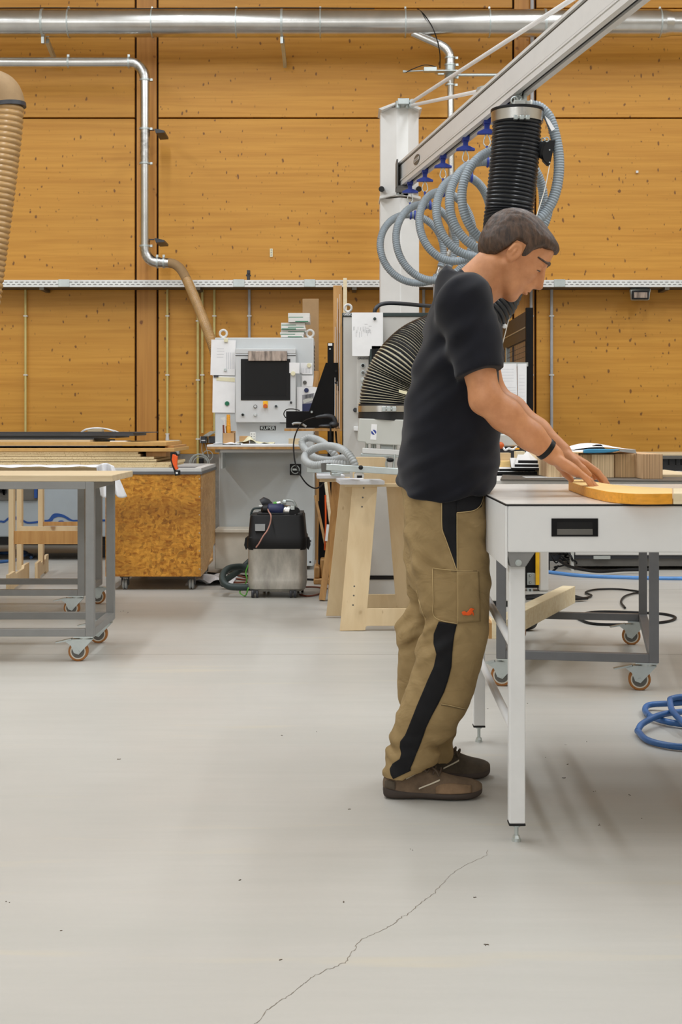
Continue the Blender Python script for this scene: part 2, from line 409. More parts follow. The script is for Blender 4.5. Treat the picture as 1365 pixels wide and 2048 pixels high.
# ---------------------------------------------------------------- the hall
WD = 13.0                                   # the timber wall
def structure():
    RX, FY, CZ = 9.0, -5.0, 6.4
    fl = MB().box(-RX, RX, FY, WD + .3, -.1, 0).build('floor', 'floor', smooth=0); tag(fl, kind='structure')
    b = MB()
    pts = [(500, 2060), (515, 2045), (532, 2022), (545, 2012), (560, 2003), (580, 1989), (600, 1975), (606, 1968), (615, 1962), (632, 1950), (650, 1941), (672, 1933), (690, 1926), (694, 1921), (700, 1909), (712, 1897), (713, 1890), (725, 1878), (740, 1871), (765, 1860), (780, 1852), (793, 1845), (795, 1840), (805, 1834), (815, 1830), (818, 1825), (830, 1817), (845, 1804), (860, 1794), (870, 1786), (874, 1778), (890, 1764), (895, 1757), (912, 1742), (930, 1731), (950, 1722), (965, 1715), (973, 1712), (977, 1700)]
    L = []
    for i, (x, y) in enumerate(pts):
        q = Vector(PF(x, y)); L.append(q)
    rr = random.Random(3); LL = []
    for a, c in zip(L, L[1:]):
        for k in range(4):
            q = a.lerp(c, k / 4); q.x += rr.uniform(-.0022, .0022); q.y += rr.uniform(-.004, .004); LL.append(q)
    LL.append(L[-1])
    vs = []
    for i, q in enumerate(LL):
        d = (LL[min(i + 1, len(LL) - 1)] - LL[max(i - 1, 0)]).normalized(); nrm = Vector((-d.y, d.x, 0))
        w = rr.uniform(.0004, .0013) * (1 if i < len(LL) * .8 else .6); vs += [q + nrm * w + Vector((0, 0, .0004)), q - nrm * w + Vector((0, 0, .0004))]
    b.add(vs, [(2 * i, 2 * i + 1, 2 * i + 3, 2 * i + 2) for i in range(len(LL) - 1)])
    b.build('crack', 'crack', fl, smooth=0)
    b = MB()
    for y, w in ((FD(1309), .004), (FD(1179), .005), (FD(1158.5), .005)):
        b.box(-RX, RX, y - w / 2, y + w / 2, 0, .0006)
    b.build('floor_joint', 'joint', fl, smooth=0)
    # timber wall: boards with open seams over a dark backing, standing on a concrete plinth
    b = MB()
    b.box(-RX, RX, WD + .06, WD + .3, 0, CZ)
    wl = b.build('wall_back', 'gap', smooth=0); tag(wl, kind='structure')
    def X(p): return PX(p, WD)
    def Z(p): return PZ(p, WD)
    zb = Z(908); g = .012
    bays = [(-RX, X(272) - g), (X(314.5) + g, X(1028) - g), (X(1071) + g, RX)]
    b = MB()
    for i, (x0, x1) in enumerate(bays):
        for z0, z1 in ((zb, Z(576)), (Z(576) + g, Z(237.5)), (Z(236) + g * .6, Z(18)), (Z(18) + g, CZ)):
            b.box(x0, x1, WD, WD + .05, z0, z1)
    b.build('wall_boards', 'wall', wl, smooth=0, bevel=.003, seg=1)
    b = MB()
    for x0, x1 in ((X(272), X(314.5)), (X(1028), X(1071))):
        b.box(x0 + .006, x1 - .006, WD + .004, WD + .05, zb, CZ)
    b.build('wall_posts', 'post_wood', wl, smooth=0, bevel=.003, seg=1)
    MB().box(-RX, RX, WD - .01, WD + .05, 0, zb).build('wall_plinth', 'concrete', wl, smooth=0)
    for nm, q in (('wall_left', (-RX - .2, -RX, FY, WD + .3)), ('wall_right', (RX, RX + .2, FY, WD + .3)), ('wall_front', (-RX, RX, FY - .2, FY))):
        o = MB().box(*q, 0, CZ).build(nm, 'sidewall', smooth=0); tag(o, kind='structure')
    o = MB().box(-RX, RX, FY, WD + .3, CZ, CZ + .2).build('ceiling', 'ceil', smooth=0); tag(o, kind='structure')
structure()
# ---------------------------------------------------------------- cable tray along the wall
def cable_tray():
    D = 12.72
    def X(p): return PX(p, D)
    z0, z1 = PZ(573, D), PZ(560, D)
    t = thing('cable_tray', (0, D, z0), 0, 'long perforated zinc cable tray running across the timber wall', 'cable tray')
    b = MB(); x0, x1 = -6.2, 6.2
    b.box(x0, x1, D, D + .004, z0, z1).box(x0, x1, D, D + .27, z0 - .004, z0).box(x0, x1, D + .262, D + .27, z0, z1)
    b.build('channel', ['tray'], t, smooth=0)
    b = MB()
    x = -3.5; k = 0
    while x < 3.5:
        b.box(x, x + .028, D - .001, D, z1 - .021, z1 - .0165); b.box(x + .022, x + .05, D - .001, D, z0 + .016, z0 + .0205)
        x += .0485; k += 1
    b.build('slots', 'slot', t, smooth=0)
    for px in (128, 478, 620, 1120):
        b = MB(); b.box(X(px) - .05, X(px) + .05, D - .006, D - .001, z0 - .004, z1 + .006); b.build('joint_plate', 'zinc', t, bevel=.002)
    for x in (-2.7, -1.3, .1, 1.5, 2.9):
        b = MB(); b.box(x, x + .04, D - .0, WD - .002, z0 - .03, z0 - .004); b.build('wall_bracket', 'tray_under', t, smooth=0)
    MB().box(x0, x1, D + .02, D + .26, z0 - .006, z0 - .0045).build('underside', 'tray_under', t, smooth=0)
cable_tray()
# ---------------------------------------------------------------- conduits down the wall
def conduits():
    D = 12.965
    L = {51: 'far left beige conduit on the timber wall behind the stacked boards', 335: 'beige conduit running down to the grey junction box',
         396: 'beige conduit running down past the coiled cable into the crate corner', 405: 'beige conduit ending above the left dark socket', 429: 'beige conduit ending above the right dark socket beside the pale control cabinet',
         499: 'grey conduit above the top of the pale control cabinet', 848: 'grey conduit directly right of the white lift column', 1104: 'light grey conduit left of the floodlight', 1063: 'light grey conduit above the black fence post'}
    for px, (ya, yb, mt, r) in {51: (572, 902, 'conduit', .011), 335: (572, 884, 'conduit', .011), 396: (582, 940, 'conduit', .012), 405: (572, 866, 'conduit', .012), 429: (572, 868, 'conduit', .012),
                                499: (572, 905, 'conduit_grey', .013), 848: (572, 905, 'conduit_grey', .013), 1104: (572, 905, 'conduit_grey', .014), 1063: (572, 905, 'conduit_grey', .014)}.items():
        b = MB(); x = PX(px, D)
        b.cyl((x, D, PZ(ya, D)), (x, D, PZ(yb, D)), r, n=12)
        o = b.build('conduit', mt); tag(o, L[px], 'conduit', 'conduits under the cable tray')
        y = ya + 60
        while y < yb - 10:
            c = MB(); c.box(x - r * 1.5, x + r * 1.5, D - r * 1.1, WD - .001, PZ(y, D) - .006, PZ(y, D) + .006); y += 118; c.build('clip', 'white2', o, smooth=0)
    b = MB(); x = PX(1065, 12.95)
    b.cyl((x, 12.95, PZ(215, 12.95)), (x, 12.95, 6.3), .017, n=12)
    tag(b.build('conduit', 'conduit_grey'), 'thick grey conduit rising past the main duct near the boom', 'conduit')
    # junction box
    t = thing('junction_box', (PX(345, 12.9), 12.9, PZ(909, 12.9)), 0, 'grey junction box on the wall behind the board ends', 'junction box')
    prect(MB(), 331, 358.5, 880, 909, 12.9, .097).build('box', 'greybox', t, bevel=.006)
    b = MB(); x = PX(335, 12.93); b.cyl((x, 12.93, PZ(880, 12.93)), (x, 12.93, PZ(868, 12.93)), .018, .013, 12).build('gland', 'white2', t)
    # dark sockets
    for k, (a, c, lab) in enumerate(((400, 414, 'dark wall socket with a small white label, hanging by the coiled cable'), (417, 432, 'dark wall socket with a raised flap next to the desk edge'))):
        t = thing('wall_socket', (PX((a + c) / 2, 12.9), 12.9, PZ(886, 12.9)), 0, lab, 'socket', 'sockets left of the desk')
        prect(MB(), a, c, 873, 886, 12.88, .1).build('housing', 'greybox', t, bevel=.004)
        prect(MB(), a + 1.8, c - 1.8, 872.5, 886.5, 12.85, .04).build('cover', 'dgrey', t, bevel=.004)
        if k == 0: prect(MB(), a + 3, c - 3, 880, 881.6, 12.847, .002).build('label_plate', 'white', t, smooth=0)
        else:
            x = PX(419, 12.86); z = PZ(870, 12.86)
            MB().bar((x - .03, 12.84, z - .01), (x + .03, 12.9, z + .03), .07, .012).build('flap', 'greybox', t, bevel=.003)
    b = MB(); D = 12.9
    for r, px, py in ((.078, 400, 925), (.07, 399, 924), (.062, 401, 926), (.085, 399, 926)):
        b.torus(P(px, py + 2, D - r * .2), r * 1.08, .004, (0, 1, .05), 30, 6)
    b.torus(P(416, 911, D), .045, .0035, (0, 1, .05), 24, 6)
    b.tube(cr([P(405, 886, D), P(404, 900, D), P(407, 912, D)], 6), .0035, 6); b.tube(cr([P(410, 886, D), P(414, 900, D), P(418, 915, D)], 6), .0035, 6)
    t = b.build('cable_coil', 'greybox'); tag(t, 'coiled thin grey cable on the concrete plinth below the sockets', 'cable')
    prect(MB(), 398, 407, 917, 930, D - .02, .05).build('plug', 'black', t, bevel=.004)
    # small plates and lamp
    o = prect(MB(), 540, 546, 497, 514, 12.99, .008).build('label_plate', 'cream', bevel=.002); tag(o, 'small upright cream plate screwed to the timber wall above the tray', 'plate')
    b = MB()
    for y in (500, 505, 510): b.disc(P(543, y, 12.99), .006, .003, (0, -1, 0), 10)
    b.build('hole', 'conduit_grey', o)
    o = prect(MB(), 1273, 1278, 341, 346, 12.975, .02).build('sensor_box', 'white', bevel=.003); tag(o, 'tiny white sensor box alone on the upper right wall', 'sensor')
    t = thing('wall_socket', P(497, 560, 12.8), 0, 'small black socket standing on the cable tray', 'socket')
    prect(MB(), 494, 500.5, 540, 548, 12.8, .05).prism([P(492.5, 548.5, 12.8), P(501, 548.5, 12.8), P(502.5, 552, 12.8), P(492, 552, 12.8)], (0, .05, 0)).box(PX(494, 12.8), PX(500, 12.8), 12.8, 12.85, PZ(560, 12.8), PZ(552, 12.8)).build('housing', 'dgrey', t, bevel=.004)
    t = thing('floodlight', P(1281, 600, 12.75), 0, 'small black floodlight under the tray on the right wall', 'floodlight')
    D = 12.74
    b = MB().prism([P(1264, 576, D + .1), P(1300, 576, D + .1), P(1302, 579, D), P(1300, 600, D + .03), P(1265, 600, D + .03), P(1262, 579, D)], (0, .06, 0)); b.build('housing', 'greybox', t, bevel=.006)
    prect(MB(), 1265.5, 1298.5, 581, 598.5, D - .015, .03).build('bezel', 'black', t, bevel=.004)
    prect(MB(), 1269, 1295.5, 584.5, 595.5, D - .019, .006).build('glass', 'mirror', t, smooth=0)
    MB().box(PX(1276, D), PX(1284, D), D + .08, WD, PZ(580, D), PZ(570, D)).build('bracket', 'black', t, smooth=0)
conduits()
# ---------------------------------------------------------------- extraction ducts
def ring(b, c, r, axis, w=.012, t=.006, n=28):
    a = Vector(axis).normalized() * w / 2; b.cyl(Vector(c) - a, Vector(c) + a, r + t, n=n)
def ducts():
    D = 12.55; X = lambda p: PX(p, D)
    z = PZ(46.5, D); r = 27.5 * D / F
    t = thing('extraction_duct', (0, D, z), 0, 'large bright steel duct running across the whole top of the wall', 'duct')
    b = MB(); b.cyl((-6.5, D, z), (X(1330), D, z), r, n=48); b.build('pipe', 'steel', t)
    b = MB(); b.cyl((X(1330), D, z), (X(1345), D, z), r, r * .9, n=48); b.cyl((X(1345), D, z), (6.5, D, z), r * .9, n=48); b.build('reducer', 'steel', t)
    b = MB()
    for p in (138, 305, 473, 641, 811, 979, 1150, 1320):
        b = MB(); ring(b, (X(p), D, z), r, (1, 0, 0)); b.box(X(p) - .008, X(p) + .008, D - .02, D + .02, z + r, z + r + .02); b.build('coupling_ring', 'zinc', t)
    for p in (86, 564, 1090):
        b = MB(); ring(b, (X(p), D, z), r, (1, 0, 0), .02, .004); h = b.build('hanger_strap', 'zinc', t)
        b = MB(); zz = z - r
        b.box(X(p) - .012, X(p) + .012, D - .02, D + .02, zz - .06, zz)
        b.bar((X(p + 6 if p < 200 else p + 1), D + .05, zz - .02), (X(p + 10 if p < 200 else p + 3), D + .4, zz - .15), .03, .05)
        b.build('wall_bracket', 'zinc', h)
    b = MB(); b.tube([(x, D - .05 + .012 * math.sin(x * 3), z + r * .98) for x in [X(840) - 8 + i * .4 for i in range(21)] if x > -6.4 and x < X(838)], .004, 6)
    b.tube(cr([(X(835), D - .05, z + r * .95), (X(850), D - .14, PZ(42, D)), (X(866), D - .2, PZ(75, D)), (X(878), D - .12, PZ(110, D)), (X(880), D - .03, PZ(138, D))], 8), .005, 6)
    o = b.build('air_line', 'black'); tag(o, 'thin black air line lying along the top duct and dropping to the slide gate', 'cable')
    # second duct: comes in from the left, turns down, ends at the brown hose
    D = 12.55; r = 9.6 * D / F; q = lambda x, y: P(x, y, D)
    t = thing('extraction_duct', q(290, 500), 0, 'narrow steel duct coming from the left and turning down beside the wall post', 'duct')
    MB().cyl(q(-300, 125), q(259, 125), r * 1.12, n=28).build('pipe', 'steel', t)
    MB().tube(cr([q(257, 125), q(270, 127), q(281, 135), q(288, 147), q(290.5, 161)], 3), r * 1.1, 28).build('elbow', 'steel_old', t)
    MB().cyl(q(290, 160), q(290, 258), r, n=28).build('pipe', 'steel', t)
    MB().cyl(q(290, 258), q(290, 327), r * 1.04, n=28).build('pipe', 'steel_old', t)
    MB().cyl(q(290, 327), q(290, 492), r, n=28).build('pipe', 'steel', t)
    MB().tube(cr([q(290, 492), q(291.5, 506), q(298, 517), q(308, 523.5), q(321, 525)], 3), r * 1.06, 28).build('elbow', 'steel_old', t)
    MB().cyl(q(318, 525), q(341, 526), r * 1.0, n=28).build('pipe', 'steel_old', t)
    for p, ax in ((q(137, 125), (1, 0, 0)), (q(258, 125), (1, 0, 0)), (q(290.5, 160), (0, 0, 1)), (q(290, 258), (0, 0, 1)), (q(290, 327), (0, 0, 1)), (q(290, 492), (0, 0, 1)), (q(315, 525), (1, 0, 0)), (q(328, 525), (1, 0, 0))):
        b = MB(); ring(b, p, r * 1.08, ax, .016, .005)
        pv = Vector(p); k = Vector((0, 0, 1)) if ax[0] else Vector((1, 0, 0)); b.cbox(pv + k * (r * 1.08 + .012), (.02, .03, .02)); b.build('clamp_ring', 'zinc', t)
    for y in (260, 479):
        b = MB(); b.cyl(q(300, y), q(309, y), .006, n=8)
        b.prism([q(309, y - 3), q(316, y - 2), q(329, y + 1), q(329, y + 5), q(312, y + 6)], (0, .3, 0)); b.build('wall_bracket', 'dgrey', t, smooth=0)
    # brown hose from that duct down behind the pale cabinet
    pts = [P(338, 525.5, 12.55), P(350, 529, 12.53), P(362, 539, 12.5), P(374, 560, 12.4), P(390, 597, 12.2), P(405, 634, 12.0), P(418, 668, 11.8), P(430, 705, 11.7), P(438, 750, 11.7)]
    c = cr(pts, 6)
    t = thing('extraction_hose', pts[0], 0, 'translucent brown hose sagging from the narrow duct to behind the pale cabinet', 'hose')
    MB().tube(c[:19], .042, 20).build('cuff', 'elbow', t)
    MB().ribbed(c[18:], .043, .017, .005, 20).build('ribbed_hose', 'hosebrown', t)
    # third duct above the lift: branch, slide gate, pipe
    D = 12.5; r = 7.4 * D / F; q = lambda x, y, d=D: P(x, y, d)
    t = thing('extraction_duct', q(904, 480), 0, 'steel branch duct dropping from the top duct behind the lift boom', 'duct')
    MB().tube([q(826, 66, 12.53), q(880, 90)], 9.5 * D / F, 28).build('pipe', 'steel', t)
    MB().tube(cr([q(878, 89), q(891, 97), q(899, 108), q(901, 120)], 3), 9.8 * D / F, 28).build('elbow', 'steel', t)
    MB().cyl(q(901, 117), q(901, 131), 10 * D / F, n=28).build('coupling', 'steel_old', t)
    MB().cyl(q(901, 131), q(901, 156), 10.4 * D / F, n=28).build('slide_gate', 'zinc', t)
    MB().tube([q(901, 156), q(901, 163), q(902, 170), q(902, 200), q(904, 450)], [9.6 * D / F, 9.2 * D / F, r, r, r], 28).build('pipe', 'steel', t)
    for y, rr in ((116, 10), (130, 10.6), (155, 10.6), (170, 9)):
        b = MB(); ring(b, q(901, y), rr * D / F, (0, 0, 1), .014, .005); b.cbox(Vector(q(901 + rr + 2.4, y)), (.03, .02, .02)); b.build('clamp_ring', 'zinc', t)
    b = MB(); d = D - .12; b.box(PX(848, d), PX(874, d), d - .03, d + .03, PZ(144, d), PZ(135, d)).cyl(q(808, 143, d), q(850, 141, d), .007, n=10).cyl(q(806, 143, d), q(812, 143, d), .013, n=10)
    b.box(PX(872, d), PX(920, d), d - .008, d + .12, PZ(142.5, d), PZ(139.5, d)).box(PX(876, d), PX(889, d), d - .01, d + .02, PZ(150, d), PZ(146.5, d))
    cyl = b.build('air_cylinder', 'zinc', t, bevel=.003)
    MB().tube(cr([q(812, 145, d), q(826, 138, d - .02), q(850, 130, d - .04), q(872, 133, d)], 6), .004, 6).build('air_tube', 'black', cyl)
    MB().cyl(q(912, 150), q(1013, 150), .014, n=10).build('support_rod', 'zinc', t)
    b = MB(); b.tube(cr([q(904, 440), q(904, 470), q(908, 490), q(896, 510), q(884, 530), q(876, 552)], 4), r * .96, 20); b.build('elbow', 'steel_old', t)
    MB().cyl(q(874, 548), q(874, 900), 7.2 * D / F, n=24).build('lower_pipe', 'conduit_grey', t)
    # brown hose hanging at the left edge
    D = 9.3; q = lambda x, y: P(x, y, D)
    t = thing('extraction_hose', q(-20, 560), 0, 'wide ribbed translucent brown hose hanging down the left edge of the picture', 'hose')
    e = cr([q(-70, 176), q(-30, 176), q(-6, 178), q(8, 190), q(15, 214)], 4)
    MB().tube(e, .118, 28).build('elbow', 'elbow', t)
    MB().cyl(q(14.6, 208), q(15.4, 216), .1205, n=28).build('cuff', 'dgrey', t)
    MB().ribbed(cr([q(15, 212), q(12, 260), q(4, 330), q(-6, 410), q(-18, 500), q(-30, 590), q(-40, 660), q(-46, 760)], 6), .108, .036, .009, 32).build('ribbed_hose', 'hosebrown', t)
ducts()
# ---------------------------------------------------------------- pale control cabinet with screen
def eyebolt(px, py0, D, parent):
    b = MB(); r = 7.0 * D / F
    c = P(px, py0 - 9, D); b.torus(c, r, r * .33, (0, 1, 0), 24, 8); b.cyl(P(px, py0, D), P(px, py0 - 3.5, D), r * .62, r * .45, 12)
    return b.build('lifting_eye', 'white2', parent)
def knob(parent, px, py, D, r, mats, name='button', ring=True, depth=.014):
    b = MB(); c = P(px, py, D)
    if ring: b.mat(0).disc(c, r * D / F, .006)
    b.mat(1).disc(Vector(c) - Vector((0, .006 if ring else 0, 0)), r * .66 * D / F, depth)
    return b.build(name, list(mats), parent, bevel=.001)
def sheet(name, pts, D, mat='paper', label=None, cat='paper', group=None, lines=(), curl=.004, ext=.0016, inkmat='ink'):
    """a sheet of paper hung flat; lines are printed marks (x0,x1,y0,y1) in photo coordinates"""
    b = MB().mat(0).prism(ppoly(pts, D), (0, ext, 0))
    b.mat(1)
    for x0, x1, y0, y1 in lines: b.box(PX(x0, D), PX(x1, D), D - .0006, D, PZ(y1, D), PZ(y0, D))
    o = b.build(name, [mat, inkmat], smooth=0)
    return tag(o, label, cat, group)
def magnet(px, py, D, r, mat, label, square=False):
    b = MB()
    if square: b.cbox(P(px, py, D - .006), (2 * r * D / F, .012, 2 * r * D / F))
    else: b.disc(P(px, py, D), r * D / F, .01)
    return tag(b.build('magnet', mat, bevel=.002), label, 'magnet', 'magnets on the control cabinet')
def control_cabinet():
    D = 10.8; Db = 11.35
    t = thing('control_cabinet', (PX(530, D), (D + Db) / 2, 0), 0, 'pale blue grey control cabinet with a large dark screen, standing behind the stained vacuum cleaner', 'control cabinet')
    b = MB(); b.box(PX(430, D), PX(628, D), D, Db, PZ(905, D), PZ(675, D)); b.build('upper_body', 'kgrey', t, bevel=.008)
    b = MB(); b.box(PX(438, D), PX(628, D), D + .01, Db, .03, PZ(900, D)); b.build('lower_body', 'body', t, bevel=.006)
    b = MB(); b.box(PX(606, D), PX(626, D), D - .004, D + .02, PZ(1132, D), PZ(1076, D)); pl = b.build('cover_plate', 'body', t, bevel=.003)
    b = MB()
    for y in (1082, 1124): b.disc(P(621, y, D - .004), .008, .003, n=10)
    b.build('screw_head', 'dgrey', pl)
    b = MB(); b.box(PX(434, 10.72), PX(503, 10.72), 10.55, D + .01, .03, PZ(1058, 10.72)); ft = b.build('plinth_cover', 'creampanel', t, bevel=.006)
    MB().box(PX(432, 10.6), PX(503, 10.6), 10.52, D, PZ(1064, 10.6), PZ(1057, 10.6)).build('plinth_lip', 'creampanel', ft, bevel=.004)
    b = MB()
    for i in range(26):
        y = 690 + i * 7.6; b.box(PX(628, D) - .002, PX(628, D) + .0035, D + .06, D + .3, PZ(y + 4, D), PZ(y, D))
    b.build('vent_slots', 'dgrey', t, smooth=0)
    # screen panel
    dp = D - .07
    b = MB(); b.box(PX(471, dp), PX(592, dp), dp, D, PZ(845, dp), PZ(708, dp)); b.prism([P(471, 708, dp), P(592, 708, dp), P(592, 697, dp), P(471, 697, dp)], (0, .07, 0))
    pn = b.build('screen_panel', 'kgrey2', t, bevel=.005)
    b = MB(); b.box(PX(471, dp), PX(592, dp), dp - .003, dp, PZ(711.5, dp), PZ(710.2, dp)); b.build('panel_groove', 'dgrey', pn, smooth=0)
    b = MB(); prect(b, 482, 581, 718, 800.5, dp - .004, .005); b.build('screen_frame', 'black', pn, smooth=0)
    b = MB(); prect(b, 490, 572.5, 724, 791.5, dp - .006, .003); b.build('screen', 'screen', pn, smooth=0)
    b = MB(); prect(b, 496.5, 574.5, 702, 722, dp - .03, .02); b.build('clear_cover', 'mirror', pn, bevel=.003)
    b = MB(); prect(b, 526.5, 536, 802, 816, dp - .004, .004); b.build('stop_plate', 'yellow', pn, smooth=0)
    knob(pn, 531.3, 812, dp - .004, 6.2, ('redorange', 'redorange'), 'emergency_stop', False, .03)
    for x, y, m in ((511, 813, ('hub', 'kgrey2')), (552.5, 812.5, ('zinc', 'dgrey')), (486, 829.5, ('zinc', 'black')), (511, 829.5, ('zinc', 'kgrey2'))): knob(pn, x, y, dp, 3.7, m)
    knob(pn, 582.5, 805, dp, 2.4, ('dgrey', 'dgrey'), 'key_switch')
    b = MB(); prect(b, 520, 552, 852, 860.5, D - .004, .005); npl = b.build('name_plate', 'black', t, bevel=.002)
    text('KUPER', .032, P(536, 856.3, D - .0048), npl, 'zinc', sx=1.15, bold=.0006)
    b = MB(); b.box(PX(560, D), PX(572, D), D - .02, D, PZ(846.5, D), PZ(843.5, D)); b.build('latch', 'dgrey', t)
    # rotary main switch
    b = MB(); prect(b, 580, 602.5, 928, 950, D - .03, .045); sw = b.build('main_switch', 'black', t, bevel=.004)
    b = MB(); b.torus(P(591, 939, D - .034), .03, .004, (0, 1, 0), 26, 6); b.cbox(P(591, 939, D - .045), (.04, .03, .014)); b.build('switch_knob', 'zinc', sw)
    eyebolt(447, 676, D + .25, t); eyebolt(620.5, 676, D + .1, t)
    # desk on the cabinet
    dd = 10.42
    t2 = thing('desk_shelf', (PX(520, dd), (dd + D) / 2, PZ(896, dd)), 0, 'narrow white desk top with wooden edge on the pale control cabinet', 'shelf')
    b = MB(); b.box(PX(414, dd), PX(612, dd), dd, D - .002, PZ(893.5, dd), PZ(889.5, dd)); b.build('desk_top', 'white', t2, bevel=.001)
    b = MB(); b.box(PX(414, dd), PX(612, dd), dd - .001, D - .002, PZ(898.5, dd), PZ(893.6, dd)); b.build('wood_core', 'plyedge', t2, smooth=0)
    b = MB(); b.box(PX(440, dd), PX(606, dd), dd + .03, D - .002, PZ(905, dd), PZ(898.7, dd)); b.build('desk_bracket', 'body', t2, smooth=0)
    b = MB(); b.box(PX(440, dd), PX(443, dd), dd + .1, D + .0, PZ(938, dd), PZ(905, dd)); b.build('desk_bracket', 'body', t2, smooth=0)
    zt = PZ(889.5, dd)
    # things on the desk
    t3 = thing('cardboard_box', (PX(457, 10.55), 10.6, zt), 0, 'small cardboard box holding hand tools on the left of the desk', 'box')
    b = MB(); x0, x1 = PX(445.5, 10.55), PX(469.5, 10.55); b.box(x0, x1, 10.55, 10.553, zt, zt + .085).box(x0, x1, 10.65, 10.653, zt, zt + .1).box(x0, x0 + .003, 10.55, 10.65, zt, zt + .09).box(x1 - .003, x1, 10.55, 10.65, zt, zt + .09).box(x0, x1, 10.55, 10.65, zt, zt + .003); b.build('carton', 'cardboard', t3, smooth=0)
    b = MB(); q = lambda x, y, d=10.6: P(x, y, d)
    b.tube([q(459, 884), q(457.5, 858), q(457, 829)], [.014, .017, .013], 10); b.torus(q(457.5, 833), .012, .003, (0, 0, 1), 12, 6)
    o = b.build('chisel', 'yellowwood'); tag(o, 'wooden chisel handle sticking up from the cardboard box', 'chisel')
    b = MB().mat(0); b.tube([q(453, 884), q(450, 855), q(448, 838)], .006, 8).mat(1).prism([q(441, 836), q(450, 833), q(452, 839), q(446, 841)], (0, .02, 0)); o = b.build('glue_brush', ['white', 'white2']); tag(o, 'white brush with a bent head standing in the cardboard box', 'brush')
    b = MB(); b.tube([q(448.5, 884), q(447.5, 850)], .008, 8); o = b.build('marker_pen', 'brown_cable'); tag(o, 'dark red marker pen at the far left inside the small cardboard box', 'pen')
    o = MB().tube([q(452.6, 884, 10.63), q(453.2, 852, 10.63)], .006, 8).build('marker_pen', 'dgrey'); tag(o, 'dark grey marker pen between brush and chisel in the cardboard box', 'pen')
    o = MB().box(PX(479, 10.6), PX(497, 10.6), 10.6, 10.7, zt, PZ(872, 10.6)).build('wood_block', 'cardboard', bevel=.004); tag(o, 'low tan block behind the plastic bag on the desk', 'block')
    b = MB().mat(0).box(PX(500.5, 10.62), PX(511.5, 10.62), 10.62, 10.66, PZ(889, 10.62), PZ(864.5, 10.62)).mat(1)
    for i in range(3):
        for j in range(2): b.cbox(P(503.5 + j * 5, 868 + i * 5, 10.618), (.006, .004, .006))
    o = b.build('terminal_block', ['white', 'dgrey'], bevel=.002); tag(o, 'upright white terminal block with small dark holes on the desk', 'terminal block')
    o = MB().box(PX(577.5, 10.55), PX(602, 10.55), 10.55, 10.62, zt, PZ(877, 10.55)).build('wood_block', 'bench', bevel=.002); tag(o, 'pale wood block on the right part of the desk beside the hose coil', 'block')
    rr = random.Random(5)
    for i, (a, c, y0, lab) in enumerate(((427, 470, 880, 'crumpled white paper pile lying at the left end of the desk'), (455, 486, 884, 'grey shaded paper lying in front of the cardboard box'))):
        b = MB(); d0, d1 = 10.45 + i * .01, 10.64; x0, x1 = PX(a, 10.5), PX(c, 10.5)
        hh = (.03, .018)[i]
        def fn(u, v): return (x0 + (x1 - x0) * u, d0 + (d1 - d0) * v, zt + .004 + i * .002 + hh * (math.sin(u * 7 + v * 3 + i) * .4 + .5) * math.sin(PI * u) ** .5 * (.4 + .6 * v))
        b.grid(fn, 14, 8); o = b.build('crumpled_paper', 'paper', solid=.002); tag(o, lab, 'paper', 'papers on the desk')
    b = MB(); x0, x1 = PX(474, 10.5), PX(549, 10.5)
    def fn(u, v): return (x0 + (x1 - x0) * u, 10.5 + .12 * v, zt + .003 + .045 * math.exp(-((u - .32) / .17) ** 2) * (.5 + .5 * math.sin(PI * v)) + .006 * math.sin(u * 19 + v * 4) + .008)
    b.grid(fn, 30, 8); o = b.build('plastic_bag', 'cream', solid=.002); tag(o, 'crumpled translucent plastic bag with a flat tail on the middle of the desk', 'bag')
    o = MB().box(PX(483, 10.5), PX(590, 10.5), 10.44, 10.49, zt, zt + .006).build('paper_sheet', 'paper'); tag(o, 'flat white paper strip along the front edge of the desk', 'paper')
    # papers and magnets
    sheet('paper_sheet', [(423, 679), (472, 680.5), (470, 751), (421, 750)], D - .012, label='white sheet at upper left of the control cabinet, held by a square cream magnet', group='sheets on the control cabinet',
          lines=[(434, 448, 697, 698), (434, 449, 702, 703), (434, 448, 708, 709), (434, 447, 714, 715)] + [(453 + i * 3.6, 454.5 + i * 3.6, 705, 738) for i in range(5)], inkmat='ink2')
    magnet(452.3, 680.5, D - .013, 3.8, 'cream', 'square cream magnet at the top of the upper left sheet', True)
    magnet(451, 740, D - .013, 3, 'zinc', 'small metal magnet at the foot of the upper left sheet')
    sheet('paper_sheet', [(426, 752), (471, 753), (470, 825.5), (425, 825)], D - .01, label='blank white sheet at the left of the screen panel, pinned with a green magnet', group='sheets on the control cabinet')
    o = prect(MB(), 427.5, 437, 750, 754.5, D - .02, .02).build('magnet', 'dgrey', bevel=.002); tag(o, 'dark bar magnet between the two left sheets', 'magnet', 'magnets on the control cabinet')
    sheet('sticky_note', [(433, 754), (470, 755.5), (470, 764), (433, 761)], D - .0125, mat='cream', label='pale yellow note strip across the top of the blank sheet', cat='note')
    magnet(454.6, 807, D - .011, 4.5, 'green', 'round green magnet on the blank left sheet')
    sheet('paper_sheet', [(579, 725), (600, 725.6), (599.5, 747), (579, 746)], dp - .008, label='small square white note over the right edge of the dark screen', group='sheets on the control cabinet')
    magnet(586.6, 747, dp - .01, 4.6, 'cream', 'round cream magnet under the small square note')
    sheet('paper_sheet', [(601.5, 725.5), (625, 726), (625, 748.5), (606, 748.5), (601, 745)], D - .01, label='small white sheet topmost in the column of notes right of the screen', group='sheets on the control cabinet', lines=[(604 + i * 3, 605 + i * 3, 736, 746) for i in range(6)], inkmat='ink2')
    magnet(618.5, 730.7, D - .013, 4.4, 'cream', 'round cream magnet on the topmost right sheet')
